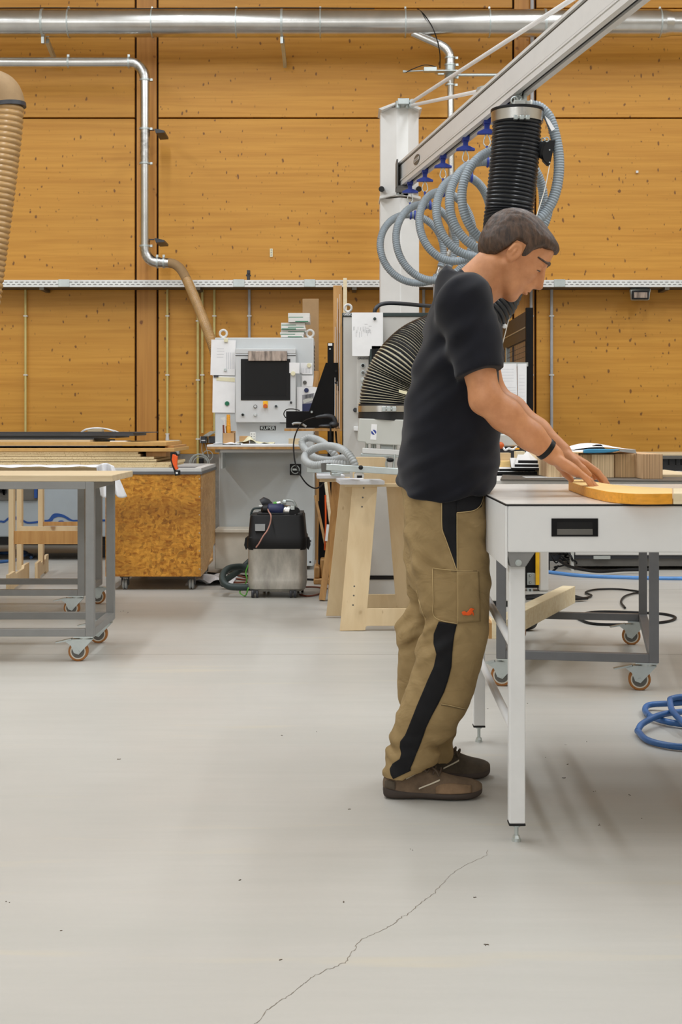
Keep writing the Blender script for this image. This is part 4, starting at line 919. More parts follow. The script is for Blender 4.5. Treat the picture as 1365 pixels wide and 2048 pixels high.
# ---------------------------------------------------------------- vacuum lifting device
def boomX(D): return .52 + .165 * (10.96 - D)
BZ = 2.96
def lift():
    D = 11.4; q = lambda x, y, d=D: P(x, y, d)
    t = thing('crane_column', (PX(801, D), D + .15, 0), 0, 'tall white faceted column of the jib crane behind the machine cabinet', 'crane column')
    def col(x0, x1, x2, x3, z0, z1, name, dp=.07):
        b = MB(); pts = [(PX(x0, D), D + dp), (PX(x1, D), D), (PX(x2, D), D), (PX(x3, D), D + dp), (PX(x3, D), D + .3), (PX(x0, D), D + .3)]
        b.prism([(x, y, z0) for x, y in pts], (0, 0, z1 - z0)); return b.build(name, 'column', t, smooth=0, bevel=.003)
    col(761.5, 800, 803, 840, 0, PZ(395, D), 'lower_column', .09)
    col(762, 793.5, 817, 839, PZ(392, D), PZ(214, D), 'upper_column', .09)
    b = MB(); b.prism([q(758, 217, D - .02), q(803, 200, D - .06), q(803, 204, D - .06), q(764, 220, D - .02)], (0, .34, 0)); b.prism([q(803, 200, D - .06), q(845, 216, D - .02), q(839, 219, D - .02), q(803, 204, D - .06)], (0, .34, 0)); b.build('cap_plate', 'column', t, smooth=0)
    b = MB(); b.prism([q(760, 392), q(800, 383), q(842, 393), q(842, 398), q(800, 388), q(760, 397)], (0, .3, 0)); b.build('joint_flange', 'column', t, smooth=0)
    b = MB(); b.box(PX(795, D), PX(818, D), D - .12, D, PZ(215, D), PZ(203, D)); b.cyl(q(797, 202, D - .06), q(797, 217, D - .06), .022).cyl(q(815, 202, D - .06), q(815, 217, D - .06), .022); b.cyl(q(804, 199, D - .06), q(804, 204, D - .06), .01); b.build('rod_bracket', 'zinc', t, bevel=.004)
    for x in (763.5, 838.5): MB().cyl(q(x, 378, D - .02), q(x, 378, D + .08), .023).build('rubber_stop', 'rubber', t, bevel=.003)
    b = MB(); b.disc(q(797, 388, D - .01), .01).disc(q(805, 388, D - .01), .01); b.build('bolt', 'zinc', t)
    # boom
    D0, D1 = 11.2, 4.4
    t = thing('crane_boom', (boomX(9), 9, BZ), 0, 'long grey aluminium jib boom slanting up to the top right edge', 'crane boom')
    def sec(x0, x1, z0, z1, name, m, d0=D0, d1=D1):
        b = MB(); v = [(boomX(d) + x, d, BZ + z) for d in (d0, d1) for x, z in ((x0, z0), (x1, z0), (x1, z1), (x0, z1))]
        b.add(v, [(0, 1, 2, 3), (7, 6, 5, 4), (0, 4, 5, 1), (1, 5, 6, 2), (2, 6, 7, 3), (3, 7, 4, 0)]); return b.build(name, m, t, smooth=0)
    sec(-.035, .05, .045, .187, 'boom_web', 'alu'); sec(-.045, -.0355, .036, .048, 'boom_lip', 'alu'); sec(-.045, .06, .174, .192, 'boom_top_flange', 'alu')
    sec(-.0365, -.035, .05, .056, 'boom_groove', 'alu_line'); sec(-.0365, -.035, .163, .169, 'boom_groove', 'alu_line')
    sec(-.04, -.008, 0, .037, 'boom_track', 'alu'); sec(.02, .055, 0, .037, 'boom_track', 'alu'); sec(-.008, .02, .014, .04, 'boom_slot', 'black')
    b = MB(); x = boomX(11.2); b.box(x - .05, x - .037, 11.02, 11.25, BZ - .02, BZ + .2).box(x - .05, x + .065, 11.2, 11.22, BZ - .02, BZ + .1).box(x - .05, x + .07, 11.0, 11.22, BZ - .025, BZ - .008); b.build('end_plate', 'hub', t, smooth=0)
    b = MB(); x = boomX(11.3); b.box(x - .02, x + .06, 11.18, 11.5, BZ + .02, BZ + .17); b.build('pivot_block', 'column', t, bevel=.004)
    # round emblem with lettering on the web, on the boom's flank
    dir_ = Vector((-.165, 1, 0)).normalized(); nrm = Vector((-dir_.y, dir_.x, 0))
    c = Vector((boomX(10.5) - .0375, 10.5, BZ + .1)); b = MB()
    pts = [c + dir_ * (.105 * math.cos(a)) + Vector((0, 0, .036 * math.sin(a))) for a in [2 * PI * i / 28 for i in range(28)]]
    b.prism(pts, nrm * .0015); em = b.build('emblem', 'hub', t, smooth=0)
    b = MB(); p2 = c + nrm * .0016; b.prism([p2 + dir_ * a + Vector((0, 0, z)) for a, z in ((-.085, -.011), (.085, -.011), (.085, .011), (-.085, .011))], nrm * .001); b.build('emblem_band', 'alu', em, smooth=0)
    b = MB(); p2 = c + nrm * .003
    for i in range(5): b.prism([p2 + dir_ * (a - .06 + i * .03) + Vector((0, 0, z)) for a, z in ((-.009, -.008), (.004, -.008), (.009, .008), (-.004, .008))], nrm * .0008)
    b.build('emblem_mark', 'dgrey', em, smooth=0)
    # tie rods
    top = Vector(q(822, 208, D - .06))
    for k, (dd, lab) in enumerate(((6.35, 'upper pale tie rod running from the column head out over the boom'), (8.75, 'short pale tie rod from the column head to the middle of the boom'))):
        e = Vector((boomX(dd), dd, BZ + .2)); s0 = top + Vector((0, 0, .01 if k == 0 else -.012))
        tt = thing('tie_rod', e, 0, lab, 'tie rod', 'tie rods of the jib crane')
        MB().cyl(s0, e, .0135, n=12).build('rod', 'white', tt)
        d = (e - s0).normalized(); MB().cyl(s0 - d * .02, s0 + d * .07, .024, n=8).build('turnbuckle', 'zinc', tt); MB().cyl(e - d * .12, e, .03, n=8).build('turnbuckle', 'zinc', tt)
    # trolleys with carabiners and the hanging hose coils
    TD = [10.93, 10.42, 9.86, 9.24, 8.72, 8.33]
    where = ['nearest the white column', 'second from the white column', 'third from the white column', 'fourth from the white column', 'fifth from the white column', 'nearest the black lifting tube']
    base = None
    for i, d in enumerate(TD):
        x = boomX(d) + .006
        if i == 0:
            base = thing('hose_trolley', (x, d, BZ), 0, 'x', 'trolley', 'blue hose trolleys under the boom')
            q3 = lambda a, y, z: (x + a, d + y, BZ + z)
            MB().box(x - .022, x + .022, d - .05, d + .05, BZ - .016, BZ + .012).box(x - .016, x + .016, d - .012, d + .012, BZ - .05, BZ - .01).prism([q3(-.06, -.02, -.078), q3(.06, -.02, -.078), q3(.06, -.02, -.066), q3(.02, -.02, -.048), q3(-.02, -.02, -.048), q3(-.06, -.02, -.066)], (0, .04, 0)).build('trolley_body', 'blue', base, bevel=.002)
            b = MB(); b.tube(cr([q3(0, 0, -.075), q3(.014, 0, -.1), q3(.02, 0, -.135), q3(0, 0, -.155), q3(-.02, 0, -.135), q3(-.014, 0, -.1)], 5, True), .004, 8, True); b.build('carabiner', 'zinc', base)
            MB().tube([q3(0, 0, -.15), q3(0, 0, -.21)], .008, 8).build('blue_strap', 'blue', base)
            o = base
        else:
            o = copy_tree(base); o.location = (x, d, BZ)
        o['label'] = 'blue trolley with carabiner under the boom, ' + where[i]
    pts = []; n = 44; R = .262
    turns = 5
    for i in range(-14, turns * n + 34):
        u = i / n; k = min(max(u, 0), turns - 1e-6); j = int(k); fr = k - j
        dd = TD[j] + (TD[j + 1] - TD[j]) * fr if u >= 0 else TD[0]
        if u > turns: dd = TD[-1] - (u - turns) * .02
        a = 2 * PI * u
        rz = .275 + .02 * math.sin(j * 2.1); rx = .235 + .03 * math.sin(j * 1.7 + 1)
        pts.append((boomX(dd) + .01 - rx * math.sin(a) + .0, dd - .09 * math.sin(a), BZ - .245 - rz + rz * math.cos(a)))
    b = MB(); b.ribbed(pts, .0285, .0145, .0035, 14)
    o = b.build('coiled_hose', 'hosegrey'); tag(o, 'grey ribbed hose hanging in wide coils below the boom', 'hose')
    for i, d in enumerate(TD):
        MB().torus((boomX(d) + .01 , d, BZ - .245), .03, .008, (1, 0, 0), 16, 8).torus((boomX(d) + .045, d, BZ - .248), .03, .008, (1, 0, 0), 16, 8).build('blue_cuff', 'blue', o)
    # lifting tube: bellows
    D = 8.0; q = lambda x, y, d=D: P(x, y, d)
    t = thing('lifting_tube', q(1035, 240), 0, 'wide black ribbed lifting tube hanging from the boom and arching down to the gripper', 'lifting tube')
    cl = [q(1035, 236), q(1034, 260), q(1029, 330), q(1022, 395), q(1017, 440), q(1013, 500, 7.95), q(1003, 560, 7.9), q(978, 612, 7.85), q(930, 650, 7.8), q(880, 674, 7.7), q(835, 695, 7.65), q(803, 725, 7.6), q(783, 757, 7.6), q(773, 787, 7.6), q(770, 817, 7.6)]
    c = resample(cr(cl, 8), .0045); n = len(c)
    def blend(cut0, cut1, name, mats, pitch=.0212, dep=.011):
        seg = c[int(n * cut0):int(n * cut1)]
        b = MB(); b.ribbed(seg, .139, pitch, dep, 44, (0, 1)); return b.build(name, mats, t)
    blend(0, .62, 'upper_bellows', ['bellow', 'bellow']); blend(.615, 1, 'lower_bellows', ['bellow', 'bellowtan'], .0125, .008)
    bl = MB().prism(ppoly([(798.5, 779), (815, 783), (815, 790), (798, 785)], 7.44), (0, .004, 0)).build('cable_tie_label', 'cream', t, smooth=0)
    MB().cyl(q(1035, 224), q(1035, 246), .146, n=48).build('steel_band', 'steel', t)
    MB().cyl(q(1035, 219), q(1035, 225), .149, n=48).build('lid', 'black', t, bevel=.003)
    b = MB()
    for x in (1032, 1044, 1056): b.cbox(q(x, 235, D - .145), (.022, .03, .024))
    b.cyl(q(1030, 235, D - .15), q(1060, 235, D - .15), .006); b.build('band_latch', 'zinc', t, bevel=.003)
    b = MB(); b.box(PX(1026, D), PX(1050, D), D - .05, D + .05, PZ(219, D), PZ(204, D)).cyl(q(1050, 210), q(1066, 212), .026).cyl(q(1058, 211), q(1064, 212), .034); b.build('swivel_head', 'housing', t, bevel=.006)
    b = MB()
    for x0, y0 in ((1030, 206), (1037, 202), (1043, 200)): b.torus(q(x0, y0 - 5, D - .03 + (x0 - 1030) * .004), .02, .005, (.4, 1, 0), 16, 8)
    b.cyl(q(1050, 206), q(1052, 180), .012).cyl(q(1036, 204), q(1046, 178), .008); b.cyl((boomX(8.02) - .02, 8.02, BZ - .03), (boomX(8.02) + .04, 8.02, BZ - .03), .03); b.build('hook_set', 'zinc', t)
    b = MB(); b.ribbed(cr([q(1064, 211), q(1078, 214), q(1093, 226), q(1103, 243), q(1112, 275), q(1118, 310), q(1118, 350), q(1110, 390), q(1095, 420), q(1075, 442), q(1058, 452, D + .1), q(1040, 455, D + .2)], 10), .031, .0145, .0035, 14)
    o = b.build('air_hose', 'hosegrey'); tag(o, 'grey ribbed hose bowing out to the right of the lifting tube', 'hose')
    b = MB(); b.prism([q(1091, 232, D - .05), q(1100, 240, D - .05), q(1111, 258, D - .05), q(1104, 262, D - .05), q(1095, 244, D - .05)], (0, .01, 0)); b.build('cuff_tag', 'paper', o, smooth=0)
    t = thing('cable_retractor', q(1092, 300), 0, 'black D shaped cable retractor strapped to the side of the lifting tube', 'retractor')
    d = D - .04; pts = [q(1112, 279, d), q(1101, 330, d), q(1096, 329, d), q(1088, 321, d), q(1084, 308, d), q(1084, 292, d), q(1090, 281, d)]
    MB().prism(pts, (0, .05, 0)).build('housing', 'black', t, bevel=.004); MB().tube([q(1075, 297, D), q(1090, 300, D - .02)], [.04, .055], 20).build('mount', 'rubber', t)
    b = MB(); b.torus(q(1094, 279, d), .012, .004, (0, 1, 0), 14, 6).torus(q(1087, 280, d), .01, .004, (.5, 1, 0), 14, 6); b.build('shackle', 'zinc', t)
    MB().disc(q(1100, 300, d - .001), .004).disc(q(1100, 325, d - .001), .004).disc(q(1089, 286, d - .001), .004).build('screw_head', 'zinc', t)
    b = MB(); b.tube(cr([q(1100, 330, d), q(1090, 380, d - .05), q(1072, 440, d - .1), q(1055, 520, d - .12), q(1035, 575, d - .14), q(1018, 640, d - .15), q(1005, 690, d - .15), q(990, 740, d - .12)], 8), .0028, 6); o = b.build('pull_cord', 'rope'); tag(o, 'thin pale pull cord running from the retractor down past the man', 'cord')
    MB().ball(q(1010, 652, d - .155), .014).build('bead', 'white', o); MB().cbox(q(1017.5, 622, d - .15), (.022, .02, .03)).build('clamp', 'black', o)
    # gripper unit
    D = 7.6; q = lambda x, y, d=D: P(x, y, d)
    t = thing('vacuum_gripper', q(765, 925), 0, 'light grey vacuum gripper head with handles resting on the trestles behind the man', 'lifting gripper')
    MB().tube([q(770, 808), q(770, 826), q(769, 840)], .140, 44).build('rubber_collar', 'rubber', t)
    MB().cyl(q(770, 812), q(770, 824), .1435, n=44).build('steel_band', 'steel', t)
    b = MB()
    for x in (768, 778, 789): b.cbox(q(x, 818, D - .142), (.022, .026, .026))
    b.cyl(q(764, 818, D - .146), q(794, 818, D - .146), .006); b.build('band_latch', 'zinc', t, bevel=.003)
    x0, x1 = PX(719.5, D - .13), PX(818, D - .13)
    b = MB(); b.prism([(x0, D - .13, PZ(837, D)), (x0 - .01, D - .13, PZ(882, D)), (x0 + .03, D - .13, PZ(884, D)), (x0 + .035, D - .13, PZ(887, D)), (x1, D - .13, PZ(891, D)), (x1, D - .13, PZ(840, D))], (0, .27, 0)); b.build('housing', 'housing', t, bevel=.012, seg=3)
    st = MB().prism(ppoly([(743.5, 848), (755, 848.5), (753, 880), (741, 879)], D - .1315), (0, .001, 0)).build('sticker', 'paper', t, smooth=0)
    MB().disc(P(748, 864.5, D - .1315), 5 * D / F, .0006).build('blue_seal', 'blue', st, smooth=0)
    b = MB(); b.prism(ppoly([(744, 861), (746, 860), (752, 868), (750, 869)], D - .1323), (0, .0005, 0)); b.prism(ppoly([(744.5, 855.5), (752, 855.5), (748.5, 857.5)], D - .1323), (0, .0005, 0)); b.build('seal_mark', 'paper', st, smooth=0)
    b = MB()
    for x in (734, 745, 750, 792): b.cyl(q(x, 884, D - .05), q(x, 900, D - .05), .008, n=10)
    b.box(PX(761, D), PX(787, D), D - .06, D + .05, PZ(900, D), PZ(888, D)); b.build('valve_block', 'zinc', t, bevel=.003)
    MB().bar(q(725, 901, D - .1), q(812, 906, D - .1), .05, .03).build('cross_arm', 'alu', t, bevel=.004)
    MB().bar(q(722, 909, D - .1), q(812, 913, D - .1), .04, .014).build('lower_arm', 'zinc', t, bevel=.003)
    b = MB(); b.tube(cr([q(776, 913, D - .11), q(773, 930, D - .11), q(780, 942, D - .11), q(800, 944, D - .11)], 4), .006, 8).cyl(q(790, 908, D - .12), q(787, 940, D - .12), .007); b.build('hand_lever', 'zinc', t)
    MB().ball(q(781, 920, D - .13), (.02, .015, .012)).build('black_knob', 'black', t)
    # beams
    t = thing('suction_beam', q(745, 940), 0, 'galvanised suction beam of the gripper lying across the trestles', 'beam')
    d = D - .25
    MB().bar(q(653, 934, d), q(812, 944, d - .02), .04, .034).build('beam', 'zinc', t, bevel=.003)
    MB().bar(q(652, 926, d - .012), q(653, 944, d - .012), .05, .006, (0, 1, 0)).build('end_cap', 'hub', t, smooth=0)
    b = MB(); b.bar(q(720, 935.5, d - .022), q(744, 937.5, d - .022), .006, .012).ball(q(722, 935, d - .03), .012); b.build('slot_knob', 'black', t)
    b = MB(); b.prism([q(709, 956, d - .02), q(709, 948, d - .02), q(714, 943, d - .02), q(724, 943, d - .02), q(729, 949, d - .02), q(729, 956, d - .02)], (0, .05, 0)); b.build('slide_block', 'white2', t, bevel=.003)
    prect(MB(), 714.5, 724.5, 951, 956, d - .024, .01).build('cup_holder', 'black', t)
    d2 = 8.3
    o = MB().bar(P(614, 937, d2), P(700, 940, d2), .06, 15 * d2 / F).build('suction_beam', 'zinc', bevel=.003); tag(o, 'second galvanised beam lying further back under the hose coil', 'beam')
    b = MB(); b.cyl(P(668, 943, d2 - .25), P(668, 950, d2 - .25), .02).box(PX(663, d2 - .25), PX(682, d2 - .25), d2 - .3, d2 - .2, PZ(952, d2 - .25), PZ(946, d2 - .25)); o = b.build('beam_foot', 'zinc', bevel=.003); tag(o, 'small clamp foot standing on the rear white pad', 'clamp')
    # plywood behind gripper
    o = MB().prism([P(706, 960, 8.0), P(706, 914, 8.0), P(768, 914.5, 8.0), P(772, 917, 8.0), P(774, 922, 8.0), P(776, 960, 8.0)], (0, .018, 0)).build('plywood_board', 'ply', bevel=.002); tag(o, 'upright birch plywood board with a rounded corner behind the gripper arm', 'board')
    o = MB().box(PX(727, 7.95), PX(812, 7.95), 7.86, 7.88, PZ(969, 7.87), PZ(946, 7.87)).build('plywood_board', 'ply', bevel=.002); tag(o, 'long plywood rail joining the trestle tops behind the white pads', 'board')
    # hose coil resting there
    d = 8.0; q = lambda x, y, dd=d: P(x, y, dd)
    c = cr([q(712, 936, 7.5), q(706, 920, 7.5), q(690, 902, 7.55), q(665, 892.5, 7.7), q(635, 895, 7.85), q(613, 908, 7.9), q(611, 921, 7.8), q(628, 930.5, 7.65), q(660, 927, 7.6), q(700, 927, 7.6), q(690, 916, 7.8), q(660, 921, 7.9), q(630, 915, 8.0), q(608, 895, 8.15), q(606, 881, 8.2), q(622, 876, 8.2), q(645, 884, 8.1), q(662, 900, 8.0), q(676, 918, 8.0)], 10)
    b = MB(); b.ribbed(c, .0215, .014, .004, 14); o = b.build('coiled_hose', 'hoselight'); tag(o, 'light grey ribbed hose coiled in loops on the trestles left of the gripper', 'hose')
lift()
# ---------------------------------------------------------------- castors and rolling tables (local coordinates)
def castor_parts(parent, x, y, ztop, face, brake=True):
    """swivel castor under a frame corner; wheel on the floor. face = direction of the wheel offset along local x"""
    r = .046; f = face
    b = MB(); b.box(x - .045, x + .045, y - .035, y + .035, ztop - .006, ztop); b.cyl((x, y, ztop - .006), (x, y, ztop - .016), .028, n=16)
    wx = x + f * .028; wz = r
    for s in (-1, 1):
        yy = y + s * .022
        pr = [(x - f * .04, ztop - .016), (x + f * .05, ztop - .016), (x + f * .085, ztop - .026), (x + f * .06, ztop - .044), (wx + f * .018, wz - .006), (wx - f * .004, wz - .014), (wx - f * .022, wz + .006)]
        b.prism([(px, yy - .0012, pz) for px, pz in pr], (0, .0024, 0))
    b.box(min(x - f * .04, x + f * .055), max(x - f * .04, x + f * .055), y - .022, y + .022, ztop - .018, ztop - .0145)
    b.cyl((wx, y - .028, wz), (wx, y + .028, wz), .0075, n=10)
    c = b.build('castor', 'zinc', parent, local=True, smooth=30)
    b = MB(); b.mat(0).tube([(wx, y - .016, wz), (wx, y - .013, wz), (wx, y + .013, wz), (wx, y + .016, wz)], [r - .003, r, r, r - .003], 28)
    b.mat(1).cyl((wx, y - .0172, wz), (wx, y + .0172, wz), r * .78, n=28).mat(2).cyl((wx, y - .0182, wz), (wx, y + .0182, wz), r * .66, n=24)
    b.build('wheel', ['tyre', 'hubring', 'hub'], c, local=True)
    if brake:
        b = MB(); b.prism([(x + f * .055, y - .018, ztop - .02), (x + f * .13, y - .018, ztop - .034), (x + f * .135, y - .018, ztop - .030), (x + f * .06, y - .018, ztop - .012)], (0, .036, 0)); b.build('brake_pedal', 'zinc', c, local=True, smooth=0)
    return c
def rolling_table(name, loc, rz, w, d, mat, label, group, top='bench', over=(.0, .085, .0, .03), faces=(-1, -1, -1, -1), ztop=.867, th=.03, left=True):
    """origin = front right frame corner on the floor; frame spans x -w..0, y 0..d"""
    t = thing(name, loc, rz, label, 'table', group)
    p = .04; zr = .118; zt = ztop - th
    corners = [(-p / 2, p / 2), (-p / 2, d - p / 2)] + ([(-w + p / 2, p / 2), (-w + p / 2, d - p / 2)] if left else [])
    for x, y in corners: MB().cbox((x, y, (zr + zt) / 2), (p, p, zt - zr)).build('leg', mat, t, local=True, smooth=0, bevel=.002)
    for z, nm in ((zr + .0175, 'bottom_rail'), (zt - .0175, 'top_rail')):
        for y in (p / 2, d - p / 2): MB().box(-w + p, -p, y - p / 2, y + p / 2, z - .0175, z + .0175).build(nm, mat, t, local=True, smooth=0, bevel=.002)
        for x in ((-p / 2, -w + p / 2) if left else (-p / 2,)): MB().box(x - p / 2, x + p / 2, p, d - p, z - .0175, z + .0175).build(nm, mat, t, local=True, smooth=0, bevel=.002)
    MB().box(-w - over[0], over[1], -over[2], d + over[3], zt, ztop).build('tabletop', top, t, local=True, smooth=0, bevel=.003)
    for (x, y), f in zip(corners, faces): castor_parts(t, x - .03 if x > -w / 2 else x + .03, y + (.015 if y < d / 2 else -.015), zr, f)
    return t
def tables():
    rolling_table('rolling_table', (-1.147, 6.6, 0), 0, 1.31, .62, 'frame', 'nearest grey framed rolling bench on the left, pale wooden top, brown castors', 'grey rolling tables', over=(0, .085, 0, .03))
    rolling_table('rolling_table', (-1.475, 8.17, 0), 0, 1.31, .62, 'frame', 'second grey framed rolling table on the left, carrying the stacked boards', 'grey rolling tables', faces=(-1, 1, -1, -1))
    t = rolling_table('rolling_table', (1.311, 5.858, 0), math.atan2(-.116, .659), .669, 1.31, 'frame3', 'slate grey rolling table turned slightly, behind the white workbench', 'grey rolling tables', top='white2', over=(.09, .25, .0, .05), faces=(-1, -1, -1, -1), ztop=.868, th=.02)
    # pale timber beam lying on its lower rails
    a, b_ = Vector((.70, 6.28, .198)), Vector((1.215, 7.58, .198))
    o = MB().bar(a, b_, .07, .09).build('timber_beam', 'timber', bevel=.003); tag(o, 'pale square timber beam lying across the lower rails of the slate table', 'beam')
    o = MB(); q0 = Vector(PF(1052, 1262))
    t = thing('rubber_wheel', (q0.x, q0.y + .05, 0), 0, 'dark round rubber wheel under the pale timber beam', 'wheel')
    MB().cyl((q0.x - .02, q0.y, .055), (q0.x + .03, q0.y + .05, .055), .053, n=26).build('tyre', 'rubber', t); MB().ball((q0.x + .035, q0.y + .02, .085), (.05, .03, .04)).build('fender', 'dgrey', t)
    rr = random.Random(9)
    for i in range(3):
        D = 7.32; x0 = PX(972 + i * 7.2, D); o = MB().box(x0, x0 + 6.9 * D / F, D, D + .3, 0, .083 - .003 * i).build('veneer_block', ['veneer', 'stickwood', 'veneer2'][i], smooth=0)
        tag(o, ['left', 'middle', 'right'][i] + ' of three short veneer bundles on the floor beside the slate post', 'veneer bundle', 'veneer bundles on the floor')
tables()
# ---------------------------------------------------------------- boards stacked on the second table
def stacks():
    D = 7.85; zt = .867
    z = zt + .001
    def board(name, xr, z0, z1, mat, lab, cat='board', d0=D, dep=.75, xl=-2.9, grp='boards stacked on the second left table', end=None):
        o = MB().box(xl, PX(xr, d0), d0, d0 + dep, z0, z1).build(name, mat, smooth=0, bevel=.001); return tag(o, lab, cat, grp)
    Z = lambda y: PZ(y, D)
    ys = [(935.0, 930.3, 338, 'particle_board', 'chip', 'lowest particle board of the stack, touching the table'), (930.0, 924.5, 341, 'particle_board', 'chip', 'second lowest particle board, next to the orange clamp'),
          (923.2, 918.6, 313, 'particle_board', 'chip', 'particle board above the thin dark gap'), (918.3, 913.8, 308, 'particle_board', 'chip', 'particle board with the stepped end in the middle of the stack'),
          (913.2, 908.2, 281, 'particle_board', 'chip', 'shorter particle board near the top of the particle boards'), (908.0, 903.6, 276, 'particle_board', 'chip', 'uppermost and shortest particle board of the stack'),
          (903.2, 896.2, 349, 'fibre_board', 'mdf', 'lower tan fibre board, longest of the whole stack'), (891.6, 884.2, 333, 'fibre_board', 'mdf', 'upper tan fibre board under the dark panels')]
    prev = None
    for i, (yb, yt, xr, nm, m, lab) in enumerate(ys):
        z0 = Z(yb) if prev is None else max(Z(yb), prev + .0004); board(nm, xr, z0, Z(yt), m, lab, d0=D + (.0, .004, .006, .003, .008, .006, -.01, .0)[i]); prev = Z(yt)
    for k, (x0, x1) in enumerate(((-2.5, -2.44), (-.98, -.93))):
        o = MB().box(x0, x1, D + .06, D + .7, Z(896.2) + .0004, Z(891.6) - .0004).build('spacer_lath', 'plyedge', smooth=0); tag(o, ['hidden left', 'right'][k] + ' spacer lath between the two tan fibre boards', 'lath')
    o = MB().box(PX(290, D), PX(330, D), D + .05, D + .5, Z(913.2) - .0008 - .0, Z(903.6)).build('board_offcut', 'plyedge', smooth=0)
    tag(o, 'dark brown offcut filling the gap at the stepped board ends', 'offcut')
    # dark panels on top
    zz = Z(884.2); y0 = D + .15
    spec = [(188, .0085, 0, 'lowest dark panel on top of the board stack'), (230, .012, .02, 'second dark panel from below on the board stack'), (266, .016, .0, 'third dark panel, reaching further to the right'), (291, .005, .03, 'thin uppermost dark panel with the longest right end')]
    z = Z(880)
    sp = MB().box(-2.9, PX(177, D), y0 - .1, y0 + .5, zz + .0005, z - .0003).build('pale_board', 'bench', smooth=0); tag(sp, 'pale board edge directly under the dark panels', 'board', 'boards stacked on the second left table')
    for i, (xr, th, dd, lab) in enumerate(spec):
        o = MB().box(-2.9, PX(xr, y0), y0 + dd, y0 + .55, z, z + th).build('dark_sheet', 'dgrey', smooth=0); tag(o, lab, 'panel', 'dark panels on the board stack'); z += th + .0004
    o = MB().box(PX(199, D), PX(213, D), D + .2, D + .3, zz + .0005, Z(879.5)).build('small_block', 'black', smooth=0); tag(o, 'tiny black block lying beside the ends of the dark panels', 'block')
    o = MB().box(PX(214, D), PX(246, D), D + .1, D + .3, zz + .0005, zz + .006).build('paper_scrap', 'paper', smooth=0); tag(o, 'white paper scrap on the upper fibre board', 'paper')
    d = y0 + .25
    o = MB().box(PX(175, d), PX(204, d), d, d + .08, z + .0003, PZ(857.5, d)).build('wood_block', 'bench', bevel=.002); tag(o, 'pale wooden block standing on the dark panels', 'block')
    b = MB(); b.tube(cr([P(160, 866, d), P(168, 860, d - .03), P(178, 857, d - .03), P(195, 855.6, d - .03), P(215, 858, d - .03), P(232, 862.5, d - .03), P(243, 867, d)], 6), .0035, 6).tube(cr([P(160, 867, d), P(170, 861, d - .05), P(182, 857.5, d - .05), P(206, 857, d - .05), P(225, 862, d - .05), P(232, 866, d)], 6), .003, 6)
    o = b.build('wire', 'white'); tag(o, 'thin white wire arching over the pale block on the dark panels', 'wire')
    b = MB(); d = 7.7
    o = MB()
    # plastic film over the front edge, hanging down at the right end
    zt2 = .867
    def fn(u, v):
        x = PX(-40, 7.8) + (PX(206, 7.8) - PX(-40, 7.8)) * u
        return (x, 7.72 + .12 * v, .881 - .009 * (1 - v) + .0028 * math.sin(u * 17) * (1 - v) + .0012 * math.sin(u * 39 + v * 3))
    b = MB(); b.grid(fn, 60, 4)
    def fn2(u, v):     # hanging flap, gathered in folds
        a = v * 1.0; x = PX(196, 7.75) + (PX(249, 7.75) - PX(196, 7.75)) * (u * (.55 + .45 * v) + .0 + .1 * (1 - v) * u) + .02 * v
        drop = .0 + .172 * v * (.94 + .06 * math.sin(u * 9))
        return (x, 7.70 + .03 * math.sin(u * 13 + v * 1.5) * (.3 + v) - .02 * v, .878 - drop + .016 * (1 - v) * math.sin(u * PI))
    b.grid(fn2, 40, 18); o = b.build('plastic_sheet', 'cloth', solid=.0015, smooth=60); tag(o, 'crumpled white sheet draped along the board stack and hanging down at its end', 'sheet')
    # orange spring clamp
    D2 = 7.78; s = 3.592; g = lambda l: [P(x / s, 840 + y / s, D2) for x, y in l]
    t = thing('spring_clamp', P(352, 950, D2), 0, 'orange and black clamp gripping the ends of the stacked boards', 'clamp')
    MB().prism(g([(1224, 231), (1262, 229), (1272, 244), (1268, 262), (1246, 262), (1240, 290), (1256, 330), (1262, 362), (1292, 362), (1294, 396), (1258, 402), (1252, 372), (1236, 330), (1226, 290)]), (0, .03, 0)).build('black_jaw', 'black', t, bevel=.002)
    MB().prism([v - Vector((0, .006, 0)) for v in map(Vector, g([(1241, 245), (1262, 250), (1274, 262), (1272, 300), (1270, 330), (1280, 352), (1262, 360), (1244, 320), (1235, 285)]))], (0, .042, 0)).build('orange_grip', 'orange', t, bevel=.003)
    MB().box(PX(352, D2), PX(356, D2), D2 - .004, D2 + .01, PZ(948, D2), PZ(944, D2)).build('white_pad', 'white', t, smooth=0)
stacks()
